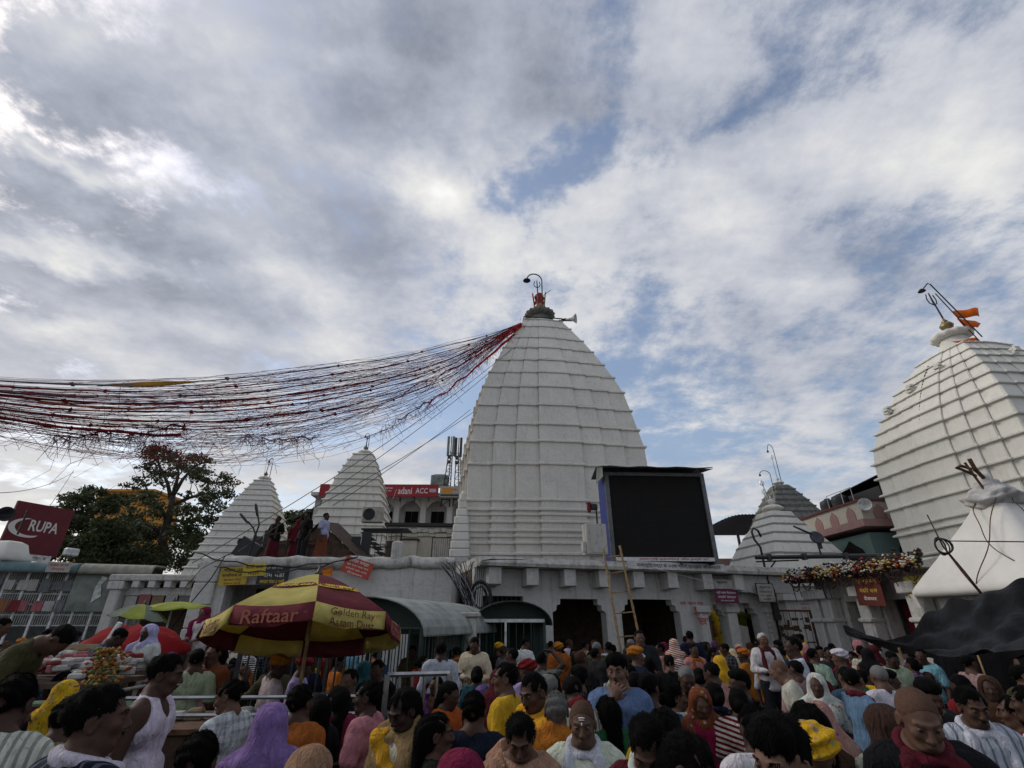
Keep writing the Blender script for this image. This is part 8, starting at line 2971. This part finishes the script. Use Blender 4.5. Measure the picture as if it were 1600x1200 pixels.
# ---- the rest of the crowd
cr_ = random.Random(99)
MENC = ['white', 'white', 'white', 'black', 'black', 'navy', 'brown', 'charcoal', 'offwhite', 'lilac', 'black', 'charcoal', 'offwhite', 'cream', 'lilac', 'blue', 'navy', 'charcoal', 'black', 'brown', 'grey', 'olive', 'saffron', 'yellow', 'maroon', 'pink', 'denim', 'sky', 'peach', 'steelblue', 'green']
WOMC = ['red', 'maroon', 'magenta', 'pink', 'saffron', 'yellow', 'orange', 'green', 'teal', 'purple', 'brown', 'black', 'navy', 'rust', 'lavender', 'mint', 'peach']
PLACES = [(-9.5, 'by the queue walkway'), (-6.0, 'near the red covered booth'), (-3.4, 'near the bar fence'), (-1.0, 'beside the barrel-roofed cage'), (2.0, 'near the small gated cage'), (5.0, 'in front of the arcade doorways'), (8.0, 'near the arcade passage'), (99, 'by the flower-decked shrine')]
CN = dict(offwhite='off-white', palegreen='pale green', steelblue='steel blue', sky='sky blue', lilac='pale lilac', charcoal='charcoal grey')
BLOCK = [(-4.0, -1.2, 4.7, 6.3), (-3.7, -1.2, 9.3, 14.6), (-1.0, 0.9, 12.1, 14.6), (-8.0, -5.8, 9.0, 10.5), (-1.4, -0.4, 11.2, 12.0), (9.6, 20, 9.8, 20), (-4.0, -1.9, 7.7, 8.5), (-1.3, -0.7, 8.7, 9.3), (-6.6, -4.9, 6.0, 8.0)]
used_l = set()
cnt = 0
tries = 0
spots = []
while cnt < 196 and tries < 9000:
    tries += 1
    Y = 5.0 + 11.2 * cr_.random() ** 0.9
    half = 0.98 * Y + 0.5
    X = cr_.uniform(-half, min(half, 10.0))
    if Y > 14.4 + (X + 18.6) * 0.325:
        continue
    front = 15.0 if -10.4 < X < -1.5 else (16.3 if X < -1.5 else 99)
    front = min(front, 15.0) if X < -1.5 and X > -10.4 else front
    front = front if X < -1.5 else 16.1 + (X + 1.0) * 0.31
    if Y > front or any(a <= X <= b and c_ <= Y <= d_ for a, b, c_, d_ in BLOCK):
        continue
    md = 0.46 if Y > 6 else 0.52
    if any((X - a) ** 2 + (Y - b) ** 2 < md * md for a, b in PEOPLE):
        continue
    place = next(n_ for lim, n_ in PLACES if X < lim)
    fem = cr_.random() < 0.42
    for _ in range(30):
        if fem:
            c1 = cr_.choice(WOMC)
            c2 = cr_.choice(WOMC)
            k = cr_.choice(('hood', 'hood', 'sash', 'long'))
            lab = {'hood': 'person under a %s veil %s', 'sash': 'person in a %s sari %s', 'long': 'person in a %s dress with long black hair %s'}[k] % (CN.get(c2, c2), place)
            kw = dict(top=c1, bottom='skirt', bcol=c1, dmat=cr_.choice(('plain', 'plain', 'floral', 'stripe_h')), sleeve='half')
            if k == 'hood':
                kw.update(drape='hood', dcol=c2, hair=None)
            elif k == 'sash':
                kw.update(drape='sash', dcol=c2, hair='bun')
            else:
                kw.update(top=c2, hair='long', bcol=c2)
        else:
            c1 = cr_.choice(MENC)
            k = cr_.choice(('shirt', 'shirt', 'kurta', 'tee', 'scarf', 'cap', 'shaved', 'check', 'grey'))
            nm = CN.get(c1, c1)
            if k == 'scarf':
                c2 = cr_.choice(('saffron', 'red', 'white', 'yellow', 'maroon', 'orange'))
                lab = 'person in %s shirt with %s scarf %s' % (nm, c2, place)
                kw = dict(top=c1, drape='scarf', dcol=c2, sleeve='half')
            elif k == 'cap':
                c2 = cr_.choice(('saffron', 'red', 'white', 'yellow', 'navy'))
                lab = 'person in %s shirt wearing a %s turban %s' % (nm, c2, place)
                kw = dict(top=c1, drape='turban', dcol=c2, hair=None, sleeve='long')
            elif k == 'kurta':
                lab = 'person in long %s kurta %s' % (nm, place)
                kw = dict(top=c1, length='long', sleeve='long')
            elif k == 'shaved':
                lab = 'person with shaved head and %s shirt %s' % (nm, place)
                kw = dict(top=c1, hair='stubble', hcol='hairbrown', sleeve='half')
            elif k == 'check':
                lab = 'person in %s checked shirt %s' % (nm, place)
                kw = dict(top=c1, tmat='check', sleeve='long')
            elif k == 'grey':
                lab = 'grey-haired person in %s shirt %s' % (nm, place)
                kw = dict(top=c1, hcol='hairgrey', sleeve='half')
            else:
                lab = 'person in %s %s %s' % (nm, 'short-sleeved t-shirt' if k == 'tee' else 'long-sleeved shirt', place)
                kw = dict(top=c1, sleeve='half' if k == 'tee' else 'long', hair=cr_.choice(('short', 'top')))
        if lab not in used_l:
            break
    if lab in used_l:
        continue
    used_l.add(lab)
    H_ = cr_.gauss(1.59 if not fem else 1.48, 0.06)
    if cr_.random() < 0.06:
        H_ *= 0.9
    # place by plan position: find the pixel of the head so that person() can be shared
    d = Vector((X, Y, H_ - CAM_Z))
    cc, ss = math.cos(PITCH), math.sin(PITCH)
    dep = d.y * cc + d.z * ss
    upv = -d.y * ss + d.z * cc
    ppx, ppy = 800 + 750 * d.x / dep, 600 - 750 * upv / dep
    toward = math.degrees(math.atan2(-(2.5 - X), (17 - Y)))
    yaw = toward + cr_.gauss(0, 55) + (180 if cr_.random() < 0.22 else 0)
    person(ppx, ppy, Y, yaw, lab, arm=cr_.choice(('down', 'down', 'front')), turn=cr_.choice((-30, 0, 0, 30)), nod=cr_.choice((0, 0, 18)), **kw)
    cnt += 1
print('crowd', cnt, 'tries', tries, 'people', n_person, 'script', round(time.time() - T0, 1))
